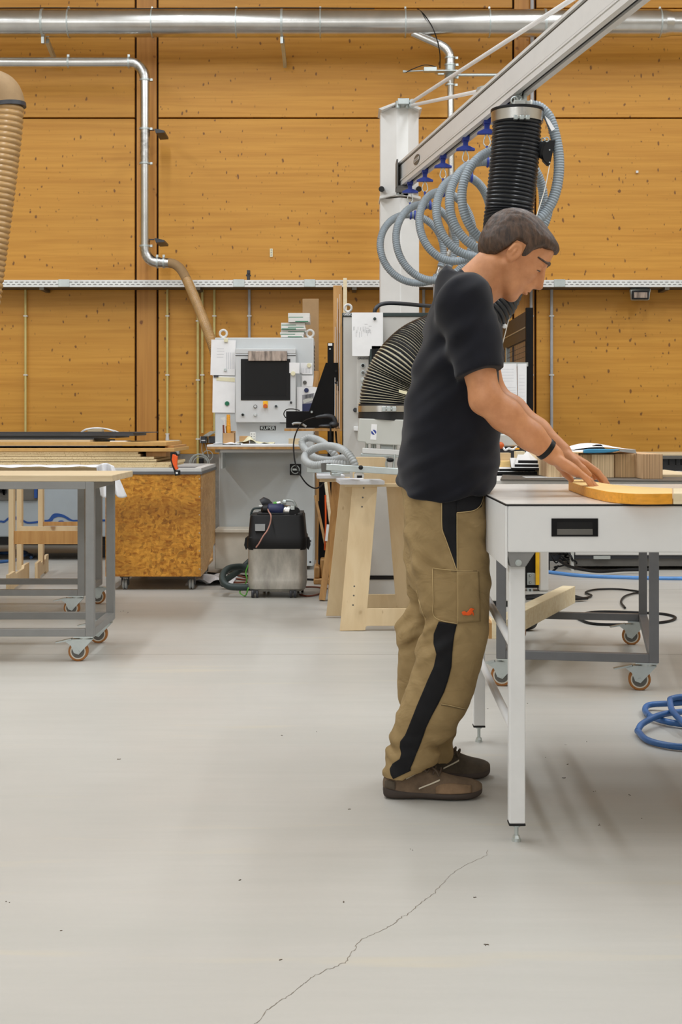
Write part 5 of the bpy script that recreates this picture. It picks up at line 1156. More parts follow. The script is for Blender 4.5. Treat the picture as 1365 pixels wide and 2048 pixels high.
# ---------------------------------------------------------------- OSB crate
def crate():
    D = 9.46; Db = 10.56; x0, x1 = PX(211, D), PX(402, D); z0, z1 = PZ(1153, D), PZ(948, D)
    t = thing('wooden_crate', ((x0 + x1) / 2, D + .55, 0), 0, 'large orange brown chipboard crate with a grey rim on small castors', 'crate')
    MB().box(x0, x1 - .002, D, D + .018, z0, z1).build('front_panel', 'osb', t, smooth=0)
    MB().prism([(x1, D + .018, z0), (x1, D + .45, z0), (x1, D + .9, z0 + .12), (x1, Db, z0 + .14), (x1, Db, z1), (x1, D + .018, z1)], (-.018, 0, 0)).build('side_panel', 'osb_side', t, smooth=0)
    MB().box(x0, x1 - .018, D + .018, Db, z0, z0 + .018).build('floor_panel', 'osb_side', t, smooth=0); MB().box(x0, x1 - .018, Db - .018, Db, z0, z1).build('back_panel', 'osb_side', t, smooth=0); MB().box(x0, x0 + .018, D + .018, Db - .018, z0, z1).build('side_panel', 'osb_side', t, smooth=0)
    b = MB(); e = .012
    for i in range(9): b.disc((x1 + .0, D + .03, z0 + .04 + i * .078), .004, .003, (1, 0, 0), 8)
    for i in range(6): b.disc((x1 - .01, D, z0 + .05 + i * .12), .0035, .002, (0, -1, 0), 8)
    b.build('screw_head', 'zinc', t)
    # aluminium rim
    for nm, m, za, zb, o_ in (('lower_rim', 'frame3', z1 - .003, z1 + .016, .008), ('upper_rim', 'alu', z1 + .016, z1 + .04, .004)):
        b = MB(); b.box(x0 - o_, x1 + o_, D - o_, D + .05, za, zb).box(x0 - o_, x1 + o_, Db - .05, Db + o_, za, zb).box(x0 - o_, x0 + .05, D + .05, Db - .05, za, zb).box(x1 - .05, x1 + o_, D + .05, Db - .05, za, zb); b.build(nm, m, t, smooth=0, bevel=.002)
    MB().box(x0 + .05, x1 - .05, D + .05, D + .35, z1 + .01, z1 + .028).build('inner_board', 'mdf', t, smooth=0)
    for x in (PX(247, D), PX(381, D)):
        for y in (D + .07, Db - .12):
            b = MB(); b.mat(0).box(x - .03, x + .03, y - .03, y + .03, z0 - .012, z0).box(x - .022, x - .018, y - .02, y + .025, .03, z0 - .01).box(x + .022, x + .026, y - .02, y + .025, .03, z0 - .01)
            b.mat(1).tube([(x - .016, y, .036), (x - .01, y, .036), (x - .004, y, .036), (x + .002, y, .036), (x + .006, y, .036), (x + .012, y, .036), (x + .018, y, .036)], [.03, .036, .036, .027, .036, .036, .03], 22).build('castor', ['dgrey', 'hoselight'], t)
    b = MB(); rr = random.Random(2)
    q = Vector(PF(412, 1168)); 
    def fn(u, v): return (q.x - .13 + .32 * u, q.y - .12 + .5 * v, .003 + .045 * abs(math.sin(u * 6 + v * 4)) * math.sin(PI * u) * (1 - .3 * v) + .012 * math.sin(v * 17 + u * 3) ** 2)
    b.grid(fn, 26, 20); o = b.build('crumpled_sheet', 'cloth', solid=.001, smooth=0); tag(o, 'crumpled white plastic sheet on the floor beside the crate castor', 'sheet')
crate()
# ---------------------------------------------------------------- plywood rack seen through the left tables
def rack():
    t = thing('plywood_rack', (PX(70, 9.8), 9.9, 0), 0, 'plywood rack on notched feet standing behind the left tables', 'rack')
    for x0, x1, yt, yb, d in ((17, 27, 930, 1157, 9.55), (33, 43, 930, 1140, 9.95), (76, 85.5, 930, 1130, 10.3)):
        MB().box(PX(x0, d), PX(x1, d), d, d + .06, PZ(yb, d), PZ(yt, d)).build('upright', 'ply', t, smooth=0, bevel=.001)
    MB().box(PX(25, 9.6), PX(190, 9.6), 9.56, 9.58, PZ(1088, 9.57), PZ(1062, 9.57)).build('cross_board', 'stickwood', t, smooth=0)
    MB().box(PX(42, 9.95), PX(190, 9.95), 9.93, 9.95, PZ(1062, 9.93), PZ(1053, 9.93)).build('cross_board', 'ply', t, smooth=0)
    MB().box(PX(84, 10.3), PX(200, 10.3), 10.31, 10.33, PZ(1052, 10.3), PZ(1044, 10.3)).build('cross_board', 'stickwood', t, smooth=0)
    for xa, ya, xb, yb, d0, d1 in ((12, 1177, 53, 1160, 9.2, 10.05), (69.5, 1148, 92, 1140, 10.0, 10.7)):
        X0, X1 = PX(xa, d0), PX(xb, d1); th = .02
        b = MB(); hgt = .13
        pts = [(0, 0), (.22, 0), (.25, .02), (.75, .02), (.78, 0), (1, 0), (1, hgt), (.75, hgt), (.72, hgt - .02), (.32, hgt - .02), (.28, hgt), (0, hgt)]
        b.prism([(X0 + (X1 - X0) * u, d0 + (d1 - d0) * u, z) for u, z in pts], (th, 0, 0)); b.build('foot', 'ply', t, smooth=0, bevel=.001)
rack()
# ---------------------------------------------------------------- stained vacuum cleaner
def vacuum():
    D = 9.07; s = 4.875; cx = PX(557, 9.25); d0, d1 = 9.0, 9.42; cy = (d0 + d1) / 2
    t = thing('vacuum_cleaner', (cx, cy, 0), 0, 'wet vacuum cleaner with black head and stained steel tub on castors', 'vacuum cleaner')
    def ring_pts(hw, hd, z, r, n=6):
        out = []
        for sx, sy, a0 in ((1, 1, 0), (-1, 1, 90), (-1, -1, 180), (1, -1, 270)):
            for k in range(n + 1):
                a = math.radians(a0 + 90 * k / n); out.append((cx + sx * (hw - r) + r * math.cos(a), cy + sy * (hd - r) + r * math.sin(a), z))
        return out
    def shell(levels, name, mat, par=t, **kw):
        b = MB(); n = None; vs = []; fs = []
        for hw, hd, z, r in levels: p = ring_pts(hw, hd, z, r); n = len(p); vs += p
        for j in range(len(levels) - 1):
            for i in range(n): fs.append((j * n + i, j * n + (i + 1) % n, (j + 1) * n + (i + 1) % n, (j + 1) * n + i))
        fs += [tuple(range(n)), tuple((len(levels) - 1) * n + i for i in range(n))]
        return b.add(vs, fs).build(name, mat, par, **kw)
    Z = lambda y: PZ(y, 9.03)
    shell([(.16, .16, Z(1184), .05), (.182, .182, Z(1178), .05), (.187, .187, Z(1163), .05), (.185, .185, Z(1161), .05), (.184, .184, Z(1100), .05), (.187, .187, Z(1098), .05), (.185, .185, Z(1088), .05)], 'steel_tub', 'vacsteel')
    shell([(.184, .184, Z(1100), .05), (.192, .192, Z(1094), .045), (.19, .19, Z(1076), .045), (.183, .183, Z(1073), .04), (.172, .172, Z(1033), .035), (.168, .168, Z(1031), .03)], 'black_head', 'black')
    hd = kids(t)[-1]
    b = MB(); zz = Z(1031); b.box(cx - .13, cx + .1, cy - .1, cy + .1, zz - .002, zz + .012).box(cx + .13, cx + .165, cy - .15, cy + .15, zz - .01, zz + .014).box(cx + .11, cx + .125, cy - .15, cy + .15, zz - .004, zz + .006); b.build('lid_tray', 'rubber', hd, bevel=.004)
    prect(MB(), 510.5, 530.5, 1048.5, 1062, d0 + .012, .02).build('blank_label', 'hoselight', hd, bevel=.001)
    for sx in (-1, 1): MB().prism([(cx + sx * .188, cy - .12, Z(1074)), (cx + sx * .205, cy - .12, Z(1078)), (cx + sx * .212, cy - .12, Z(1092)), (cx + sx * .2, cy - .12, Z(1102)), (cx + sx * .19, cy - .12, Z(1098))], (0, .07, 0)).build('latch', 'black', hd, bevel=.003)
    for sx, sy in ((-.85, -.8), (.62, -.8), (-.5, .8), (.85, .75)):
        x, y = cx + sx * .165, cy + sy * .19
        b = MB(); b.cyl((x - .022, y, .028), (x - .006, y, .028), .028, n=20).cyl((x + .006, y, .028), (x + .022, y, .028), .028, n=20).box(x - .02, x + .02, y - .02, y + .02, .03, .062); b.build('castor', 'dgrey', t, bevel=.003)
    # router lying on top
    D2 = cy - .06; q = lambda x, y, d=D2: P(x, y, d); g = lambda x, y: (420 + x / s, 980 + y / s)
    zt = Z(1031) + .0125
    t2 = thing('electric_router', (PX(562, D2), D2, zt), 0, 'dark blue and silver hand router lying on the vacuum cleaner lid', 'power tool')
    MB().tube([q(*g(560, 190)), q(*g(575, 188)), q(*g(640, 190)), q(*g(700, 196)), q(*g(718, 200))], [.02, .036, .04, .04, .034], 24).build('motor_body', 'navy', t2)
    MB().tube([q(*g(716, 200)), q(*g(735, 202)), q(*g(790, 205)), q(*g(800, 206))], [.032, .037, .036, .03], 24).build('silver_collar', 'steel', t2)
    MB().tube([q(*g(500, 188)), q(*g(520, 190)), q(*g(565, 190))], [.014, .03, .034], 20).build('end_cap', 'black', t2)
    b = MB(); b.tube(cr([q(*g(700, 150)), q(*g(715, 110)), q(*g(760, 100)), q(*g(810, 108)), q(*g(835, 145)), q(*g(845, 190)), q(*g(850, 230))], 5), .008, 8).cyl(q(*g(715, 118), D2 - .02), q(*g(745, 118), D2 - .02), .02).box(*[v for v in (q(*g(790, 130))[0], q(*g(830, 130))[0], D2 - .05, D2 + .05, q(*g(0, 190))[2], q(*g(0, 150))[2])]); b.build('base_frame', 'zinc', t2, bevel=.002)
    MB().cyl(q(*g(815, 210), D2 - .05), q(*g(815, 210), D2 + .03), .028).cyl(q(*g(842, 205), D2 - .04), q(*g(842, 205), D2 + .03), .024).build('black_knob', 'black', t2)
    D3 = D2 + .1; q3 = lambda x, y, d=D3: P(*g(x, y), d)
    b = MB(); b.tube([q3(505, 130), q3(525, 118), q3(560, 130), q3(600, 150)], [.028, .034, .03, .018], 20); o = b.build('hose_nozzle', 'dgrey'); tag(o, 'dark hose end piece behind the router on the vacuum cleaner', 'nozzle')
    b = MB(); b.mat(0).tube(cr([q(*g(480, 158)), q(*g(520, 160)), q(*g(560, 172))], 4), .006, 8); o = b.build('white_tie', 'white'); tag(o, 'small white strap between router and black nozzle', 'strap')
    b = MB(); b.mat(0).tube([q(*g(622, 135)), q(*g(655, 130))], .012, 12).mat(1).tube([q(*g(655, 130)), q(*g(690, 124))], .011, 12); o = b.build('hose_coupling', ['greencable', 'steel']); tag(o, 'green and silver air coupling lying on the router', 'coupling')
    b = MB(); pts = [q(*g(622, 136)), q(*g(590, 142)), q(*g(566, 165)), q(*g(572, 205), D2 - .06), q(*g(596, 250), 8.97), q(*g(590, 320), 8.965), q(*g(560, 395), 8.955), q(*g(520, 450), 8.945), q(*g(480, 520), 8.94), q(*g(450, 560), 8.95)]
    b.tube(cr(pts, 8), .0045, 8); o = b.build('pink_cable', 'pink'); tag(o, 'dusty pink cable draped over the front of the vacuum cleaner', 'cable')
    b = MB(); b.tube(cr([q3(500, 178), q3(455, 178), q3(425, 186), q3(408, 215), q3(400, 250)], 5), .007, 8); o = b.build('green_cable', 'darkgreen'); tag(o, 'dark green cable bowing left from the router', 'cable')
    # suction hose loop on the floor
    d = 9.3
    b = MB(); pts = [P(514, 1112, 9.5), P(490, 1128, 9.45), P(470, 1144, 9.35), P(456, 1156, 9.3), (PX(450, 9.2), 9.2, .03), (PX(470, 9.05), 9.06, .024), (PX(500, 9.05), 9.1, .024), (PX(520, 9.1), 9.3, .026)]
    b.tube(cr([P(507, 1116, 9.5), P(480, 1140, 9.42), P(452, 1160, 9.5), (PX(446, 9.55), 9.55, .03)], 6), .021, 14)
    b.tube(cr([P(505, 1137, 9.4), P(480, 1133.5, 9.38), P(458, 1137, 9.3), P(446.5, 1148, 9.2), P(446.5, 1163, 9.12), P(458, 1172.5, 9.08), P(478, 1174.5, 9.08), P(510, 1174.5, 9.1)], 8), [.022] * 57, 14)
    o = b.build('suction_hose', 'darkgreen'); tag(o, 'thick dark suction hose looping on the floor left of the vacuum cleaner', 'hose')
    b = MB(); b.tube(cr([P(498, 1128, 9.2), P(492, 1145, 9.2), P(494, 1162, 9.2), (PX(480, 9.3), 9.3, .01), (PX(492, 9.15), 9.1, .008), P(497, 1176, 9.0)], 6), .0045, 6); o = b.build('green_cable', 'greencable'); tag(o, 'bright green cable at the left side of the vacuum cleaner', 'cable')
    b = MB(); 
    for k, (y, x0, x1) in enumerate(((1154, 432, 496), (1158, 436, 492), (1162, 445, 500))): b.tube(cr([PF(x0, y, .006), PF((x0 + x1) / 2, y - 5 + 4 * k, .006), PF(x1, y + 2, .006)], 6), .006, 6)
    o = b.build('red_cable', 'brown_cable'); tag(o, 'reddish brown cables on the floor behind the dark suction hose', 'cable')
    b = MB(); b.tube(cr([PF(380, 1140, .008), PF(430, 1147, .008), PF(520, 1153, .008), PF(640, 1160, .008), PF(660, 1161, .008)], 6), .007, 6); o = b.build('floor_cable', 'black'); tag(o, 'long black cable on the floor behind the vacuum cleaner', 'cable')
    b = MB(); b.tube(cr([PF(608, 1174, .007), PF(630, 1174, .007), PF(655, 1177, .007)], 6), .0055, 6).tube(cr([PF(600, 1189, .007), PF(615, 1192, .007), PF(635, 1189, .007), PF(652, 1180, .007)], 6), .0055, 6); o = b.build('floor_cable', 'brown_cable'); tag(o, 'thin brown cables on the floor right of the vacuum cleaner', 'cable')
vacuum()
# ---------------------------------------------------------------- plywood trestles
def trestles():
    def frame(b, O, I, db, dt, yb, yt, th=.018):
        def D(y): return db + (dt - db) * (yb - y) / (yb - yt)
        def q(p): return P(p[0], p[1], D(p[1]))
        return b
    t = thing('plywood_trestle', (PX(770, 7.8), 7.85, 0), 0, 'pale birch plywood trestle with screwed A shaped frames, directly behind the man', 'trestle')
    def leaf(px, db, dt, yb, yt, name, mat='ply'):
        D = lambda y: db + (dt - db) * (yb - y) / (yb - yt)
        MB().prism([P(x, y, D(y)) for x, y in px], (0, .018, 0)).build(name, mat, t, smooth=0, bevel=.0015)
    leaf([(680, 1262), (731, 1261), (732, 1254), (735, 1252), (862, 1252), (864, 1262), (902, 1262), (872, 967), (822, 967), (838, 1217), (735, 1217), (755.5, 971), (755, 967), (705.5, 967)], 7.59, 7.72, 1262, 967, 'front_frame')
    leaf([(652.7, 1232), (681, 1232), (700, 1232), (700, 1217), (840, 1217), (842, 1232), (868, 1232), (842, 967), (773, 969), (791, 1189), (703, 1189), (727, 969), (727, 967), (681, 967)], 8.12, 7.95, 1232, 967, 'rear_frame')
    for pts in (((728, 976), (726, 995), (724.5, 1013.5)), ((709, 1172.5), (708, 1191), (706.5, 1210))):
        for x, y in pts:
            D = 7.59 + .13 * (1262 - y) / 295; MB().disc(P(x, y, D), .0045, .002).build('screw_head', 'hub', t)
    MB().box(PX(690, 7.85), PX(872, 7.85), 7.7, 7.96, PZ(972, 7.8), PZ(967, 7.8)).build('top_board', 'ply', t, smooth=0)
    def pad(px, d0, d1, h, lab):
        b = MB(); b.prism([(PX(px[0], d0), d0, 0), (PX(px[1], d0), d0, 0), (PX(px[2], d1), d1, 0), (PX(px[3], d1), d1, 0)], (0, 0, h)); z = PZ(967, d0) if h < .03 else 0
        b.v = [v + Vector((0, 0, zb)) for v in b.v]
        o = b.build('foam_pad', 'cloth', bevel=.004); return tag(o, lab, 'pad', 'white pads on the trestles')
    zb = PZ(967, 7.8) + .001
    pad((680, 770, 757, 672), 7.62, 8.0, .022, 'white foam pad on top of the front trestle under the gripper')
    # second trestle behind
    t2 = thing('plywood_trestle', (PX(660, 8.5), 8.35, 0), 0, 'second brown plywood trestle half hidden left of the front trestle', 'trestle')
    zt = PZ(955, 8.35)
    for (xb, yb, xt, d0, d1) in ((668, 1222, 676, 8.43, 8.3), (700, 1222, 690, 8.43, 8.3)):
        p0 = P(xb, yb, d0); p0 = (p0[0], p0[1], .001)
        MB().bar(p0, (PX(xt, d1), d1, zt - .004), .07, .018, (0, 1, 0)).build('leg', 'plyedge', t2, smooth=0)
    MB().box(PX(640, 8.35), PX(700, 8.35), 8.2, 8.45, zt - .02, zt).build('top_board', 'ply', t2, smooth=0)
    zb = zt + .001
    pad((634, 690, 684, 633), 8.12, 8.45, .022, 'white foam pad on the rear trestle under the hose coil')
trestles()
# ---------------------------------------------------------------- white workbench on the right
def workbench():
    t = thing('white_workbench', (1.6, 4.3, 0), 0, 'white metal workbench with a recessed handle at which the man works', 'workbench')
    D = 3.7; X0 = .428; X1 = 2.35; zt = .894; Db = 4.93
    za = PZ(1105, D); zs = .727
    MB().box(X0 + .006, X1, D, D + .02, za, zt - .004).build('front_apron', 'white', t, smooth=0, bevel=.004)
    MB().prism([(X0, D, zs + .0), (X0, D, zt - .004), (X0, Db, zt - .004), (X0, Db, zs)], (.006, 0, 0)).build('side_apron', 'white', t, smooth=0, bevel=.002)
    MB().box(X0 + .006, X1, Db - .02, Db, za, zt - .004).build('rear_apron', 'white2', t, smooth=0, bevel=.002)
    MB().box(X0, X1, D - .001, Db, zt - .004, zt - .0005).build('edge_band', 'black', t, smooth=0)
    MB().box(X0 + .003, X1, D + .002, Db, zt - .0005, zt + .001).build('worktop', 'laminate', t, smooth=0)
    # corner gusset with bolt
    MB().prism([(X0 + .004, D + .006, za), (PX(1072, D), D + .006, za), (PX(1053, D), D + .006, PZ(1134, D)), (X0 + .002 + .012, D + .006, PZ(1134.5, D))], (0, .05, 0)).build('corner_gusset', 'frame', t, smooth=0, bevel=.002)
    g = kids(t)[-1]; b = MB(); b.disc(P(1037.5, 1125.5, D + .006), .0085, .004).disc(P(1037.5, 1125.5, D + .002), .0055, .005, n=6); b.build('bolt', 'zinc', g)
    # legs with screw feet
    for px0, px1, yf, yl, d, lab in ((1019.5, 1051.5, 1686, 1648, 3.74, 0), (948, 971, 1485, 1452, 4.92, 0)):
        x0, x1 = PX(px0, d), PX(px1, d); w = x1 - x0; z0 = PZ(yl, d - .0)
        lg = MB().box(x0, x1, d, d + w, z0, za if d < 4 else zt - .01).build('leg', 'whiteleg', t, smooth=0, bevel=.003)
        MB().box(x0 - .001, x1 + .001, d - .001, d + w + .001, z0 - .006, z0).build('end_cap', 'black', lg, smooth=0, bevel=.002)
        xc = (x0 + x1) / 2; yc = d + w / 2
        b = MB(); b.cyl((xc, yc, z0 - .005), (xc, yc, .006), .0055, n=12).cyl((xc, yc, z0 - .006), (xc, yc, z0 - .012), .0105, n=6).cyl((xc, yc, .008), (xc, yc, .0), .0115, .0125, n=18).cyl((xc, yc, .016), (xc, yc, .008), .008, .011, n=6); b.build('levelling_foot', 'zinc', lg)
    for x in (2.2,):
        for y in (3.74, 4.88):
            lg = MB().box(x, x + .042, y, y + .042, .05, za).build('leg', 'whiteleg', t, smooth=0, bevel=.003)
            MB().cyl((x + .02, y + .02, 0), (x + .02, y + .02, .05), .008).build('levelling_foot', 'zinc', lg)
    b = MB(); b.tube([(PX(1030, 3.76), 3.79, .512), (PX(958, 4.94), 4.93, .55)], .012, 14); b.build('side_brace', 'white', t)
    b = MB(); b.tube([(PX(1030, 3.76), 3.79, .29), (PX(958, 4.94), 4.93, .295)], .012, 14); b.build('side_brace', 'white', t)
    # recessed handle
    h = prect(MB(), 1104, 1197, 1037, 1073, D - .003, .004)
    b = MB(); d = D - .003
    for x0, x1, y0, y1 in ((1104, 1197, 1037, 1044), (1104, 1197, 1069.5, 1073), (1104, 1115, 1044, 1069.5), (1186.5, 1197, 1044, 1069.5)): b.box(PX(x0, d), PX(x1, d), d, D + .001, PZ(y1, d), PZ(y0, d))
    hd = b.build('handle_frame', 'blackmat', t, smooth=0)
    MB().box(PX(1115, d), PX(1186.5, d), D - .0018, D - .0002, PZ(1069.5, d), PZ(1044, d)).build('handle_recess', 'black', hd, smooth=0)
    MB().prism([(PX(1115, d), D - .0025, PZ(1058, d)), (PX(1186, d), D - .0025, PZ(1058, d)), (PX(1186.5, d), D - .003, PZ(1069.5, d)), (PX(1115, d), D - .003, PZ(1069.5, d))], (0, .001, 0)).build('handle_grip', 'hub', hd, smooth=0)
M['laminate'] = plain('worn white laminate', (222, 218, 212), .22, var=.05, scale=5, stretch=(.6, 4, 1))
M['whiteleg'] = plain('scuffed white leg', (224, 225, 226), .4, var=.02)
workbench()
# ---------------------------------------------------------------- yellow work piece on the bench
def workpiece():
    z1 = .924; z0 = .8955
    def q(x, y): D = (H - z1) * F / (y - HY); return (PX(x, D), D)
    lower = [(1138, 962.5), (1152, 967), (1172, 973.5), (1196, 979), (1222, 983.5), (1262, 986.5), (1300, 987), (1346, 986.5)]
    upper = [(1346, 976.5), (1300, 974.5), (1262, 972), (1228, 969), (1204, 965.5), (1186, 962), (1170, 959.5), (1150, 959)]
    lo_ = cr([q(x, y) + (0,) for x, y in lower], 5); up_ = cr([q(x, y) + (0,) for x, y in upper], 5); pts = [(v.x, v.y) for v in lo_ + up_]
    t = thing('wooden_workpiece', (pts[20][0], pts[20][1], z0), 0, 'curved yellow wooden work piece under the hands of the man', 'work piece')
    b = MB().mat(0).prism([(x, y, z0) for x, y in pts], (0, 0, z1 - z0)); b.m[1] = 1; b.build('curved_board', ['yellowwood', 'yellowtop'], t, smooth=0, bevel=.002)
    a = q(1346.5, 986.5); c = q(1346.5, 976.5); e = q(1400, 976.5); f = q(1400, 986.5)
    o = MB().prism([(a[0] + .001, a[1], z0), (f[0], f[1], z0), (e[0], e[1], z0), (c[0] + .001, c[1], z0)], (0, 0, z1 - z0)).build('pale_wood_piece', 'timber', smooth=0, bevel=.002); tag(o, 'pale wooden piece butting against the yellow work piece at the right edge', 'board')
workpiece()
# ---------------------------------------------------------------- things on the slate table
def tabletop_things():
    zt = .869
    def box(name, x0, x1, y0, y1, D, dep, mat, lab, cat, grp=None, bevel=.001, z0=None):
        zb = PZ(y1, D) if z0 is None else z0
        o = MB().box(PX(x0, D), PX(x1, D), D, D + dep, max(zb, zt), PZ(y0, D)).build(name, mat, smooth=0, bevel=bevel); return tag(o, lab, cat, grp)
    # dark steel tray sheet lying on the table
    zz = zt
    b = MB(); b.prism([(.665, 5.93, zz), (1.62, 5.76, zz), (1.85, 6.9, zz), (.83, 7.2, zz)], (0, 0, .004)); o = b.build('steel_plate', 'darksteel', smooth=0); tag(o, 'dark steel plate lying on the slate rolling table under the veneer stacks', 'plate')
    zt = zt + .0045
    D = 6.12; g = 'veneer stacks on the slate table'
    top = PZ(908, D)
    specs = [(1098, 1121, 'veneer2', 0.02, 907, 'leftmost veneer stack, mostly behind the hand of the man'), (1122, 1158, 'veneer3', .0, 906, 'veneer stack hidden right behind the fingers'), (1159, 1184, 'veneer', .03, 909, 'third veneer stack, under the blue tool'), (1184.6, 1229, 'veneer2', .0, 909, 'pale veneer stack with dark centre line below the papers'), (1229.6, 1286, 'veneer', .02, 908, 'brown striped veneer stack right of the pale one'), (1286.6, 1326.5, 'veneer3', -.14, 908.2, 'rightmost veneer stack, nearest the edge and clearly separate')]
    for x0, x1, m, dd, yt, lab in specs:
        d = D + dd; o = MB().box(PX(x0, d), PX(x1, d), d, d + .62, zt, PZ(yt, d)).build('veneer_stack', m, smooth=0, bevel=.001); tag(o, lab, 'veneer stack', g)
    d = D
    zt2 = PZ(905.5, d) + .004
    x0, x1 = PX(1142, d), PX(1274, d)
    for i, (xa, xb, ya, yb, lab, hh, mt) in enumerate(((1141, 1262, 0, .3, 'white papers lying curled on top of the veneer stacks', .016, 'paper'), (1150, 1276, .04, .42, 'larger white sheet with a dark printed underside on the veneer stacks', .034, 'paper'))):
        X0_, X1_ = PX(xa, d), PX(xb, d)
        def fn(u, v): return (X0_ + (X1_ - X0_) * u + .02 * v, d + ya + (yb - ya) * v, zt2 + .002 + i * .006 + hh * math.sin(PI * min(1, u * 1.0)) * (.35 + .65 * (1 - u)) * (.5 + .5 * v))
        b = MB(); b.grid(fn, 20, 8); o = b.build('paper_sheet', mt, solid=.0012, smooth=60); tag(o, lab, 'paper')
    b = MB(); b.prism([(PX(1180, d), d + .1, zt2 + .012), (PX(1220, d), d + .1, zt2 + .012), (PX(1212, d), d + .1, zt2 + .03), (PX(1206, d), d + .1, zt2 + .03)], (0, .05, 0)); o = b.build('black_clip', 'black', smooth=0); tag(o, 'small black clip on the curled papers', 'clip')
    dd = d - .02
    t = thing('blue_knife', P(1204, 906, dd), 0, 'light blue cutter knife lying on the front of the veneer stacks', 'knife')
    MB().prism(ppoly([(1168.5, 906.5), (1169, 899.5), (1180, 898), (1239, 898), (1239.5, 902), (1226, 904.5), (1210, 906), (1190, 906.5)], dd), (0, .03, 0)).build('grip', 'bluegrip', t, bevel=.004, smooth=0)
    MB().prism(ppoly([(1239, 898.8), (1272, 899.5), (1274, 907), (1240, 903)], dd + .005), (0, .015, 0)).build('blade_sleeve', 'hoselight', t, smooth=0)
    # black and white laminate slabs
    g = 'black edged slabs on the slate table'
    d = 6.25; base = zt
    lab = ['lowest long black slab peeping out at the left', 'black edged slab above the lowest one, by the belly of the man', 'short black slab lying at the front left', 'white topped slab second from the top', 'white topped slab in the middle of the fanned pile', 'topmost black edged slab with a white face']
    L = [(985, 1066, 943, 950.5, 6.5, .5, 0), (1000, 1100, 937, 942.5, 6.55, .5, -.1), (1052, 1106, 955, 960.5, 6.1, .12, 0), (1023, 1112, 935, 940.5, 6.45, .36, .10), (1030, 1116, 928, 934, 6.47, .36, .16), (1037, 1120, 920, 927, 6.5, .4, .24)]
    for i, (x0, x1, y0, y1, dd, dep, rot) in enumerate(L):
        X0_, X1_ = PX(x0, dd), PX(x1, dd); z0, z1 = max(PZ(y1, dd), zt), PZ(y0, dd)
        b = MB(); c = Vector((X0_, dd, 0)); cz = Vector((X0_, dd, z0)); T = Matrix.Translation(cz) @ Matrix.Rotation(-rot, 4, 'Z') @ Matrix.Rotation((.10 if i > 2 else 0), 4, 'X') @ Matrix.Translation(-cz)
        b.mat(0).box(X0_, X1_ + .1, dd, dd + dep, z0, z1 - .002, T).mat(1).box(X0_ + .001, X1_ + .1, dd + .001, dd + dep, z1 - .002, z1, T)
        o = b.build('laminate_slab', ['black', 'white'], smooth=0, bevel=.001); tag(o, lab[i], 'slab', g)
    # wooden blocks on the left
    box('wood_block', 999, 1022.5, 906, 922, 6.9, .1, 'bench', 'pale wooden block with upright grain right beside the shirt of the man', 'block', z0=PZ(922, 6.9))
    box('wood_block', 1034, 1051, 903, 922, 6.95, .1, 'timber', 'narrow whitish wooden block left of the slabs', 'block', z0=PZ(922, 6.95))
    box('yellow_board', 990, 1031, 922.3, 933, 6.8, .3, 'yellowtop', 'yellowish board lying under the small wooden blocks', 'board', z0=zt)
    b = MB(); b.box(PX(1326.5, 5.9), PX(1440, 5.9), 6.2, 6.9, zt, zt + .01); o = b.build('pale_board', 'bench', smooth=0); tag(o, 'pale flat board right of the rightmost veneer stack', 'board')
M['darksteel'] = plain('dark steel sheet', (84, 79, 73), .5)
M['bluegrip'] = plain('sky blue grip', (64, 150, 196), .35)
tabletop_things()
# ---------------------------------------------------------------- blue hose coil on the floor, right
def bluecoil():
    q = PF(1400, 1452); pts = []
    cx, cy = q[0] + .02, q[1] + .05
    key = [PF(1276, 1462, .015), PF(1300, 1482, .014), PF(1365, 1494, .014), PF(1440, 1490, .014), PF(1500, 1465, .014), PF(1480, 1425, .016), PF(1400, 1422, .03), PF(1330, 1428, .04), PF(1288, 1446, .03), PF(1276, 1462, .016)]
    k2 = [PF(1300, 1432, .018), PF(1291, 1420, .018), PF(1300, 1410, .02), PF(1340, 1407, .03), PF(1400, 1405, .03), PF(1470, 1415, .02), PF(1490, 1440, .016), PF(1440, 1452, .016), PF(1365, 1448, .016), PF(1325, 1441, .018), PF(1300, 1432, .02)]
    k3 = [PF(1341, 1402, .05), PF(1345, 1420, .055), PF(1358, 1436, .045), PF(1380, 1452, .04), PF(1430, 1462, .03), PF(1470, 1430, .04), PF(1430, 1400, .05), PF(1370, 1394, .055), PF(1345, 1397, .052)]
    b = MB()
    for k in (key, k2): b.tube(cr(k, 8), .0115, 12)
    b.tube(cr(k3, 8, True), .0115, 12, True); o = b.build('coiled_hose', 'bluehose'); tag(o, 'blue hose coiled on the floor at the right edge', 'hose')
    rr = random.Random(12); b = MB()
    spots = [(565, 1471), (632, 1465), (1055, 1408), (980, 1419), (1130, 1491), (1175, 1484), (1135, 1530), (1189, 1583), (825, 1700), (690, 1805), (562, 1920), (240, 1520), (975, 1890), (1090, 1515), (1128, 1556), (15, 1805), (120, 1862), (950, 1795), (1200, 1650), (1283, 1638), (1262, 1590), (1040, 1552), (230, 1225), (245, 1223), (256, 1226), (300, 1222), (880, 1555), (700, 1620), (480, 1760)]
    for x, y in spots:
        for k in range(rr.randint(1, 3)):
            c = Vector(PF(x + rr.uniform(-4, 4), y + rr.uniform(-1.5, 1.5))); a = rr.uniform(0, PI); s = rr.uniform(.0015, .005)
            d = Vector((math.cos(a), math.sin(a), 0)); e = Vector((-d.y, d.x, 0)) * rr.uniform(.2, .6)
            b.prism([c + d * s, c + e * s, c - d * s, c - e * s], (0, 0, .0015))
    o = b.build('wood_chips', 'chip_bit', smooth=0); tag(o, 'scattered tiny wood chips and dirt on the grey floor', 'wood chips', kind='stuff')
bluecoil()
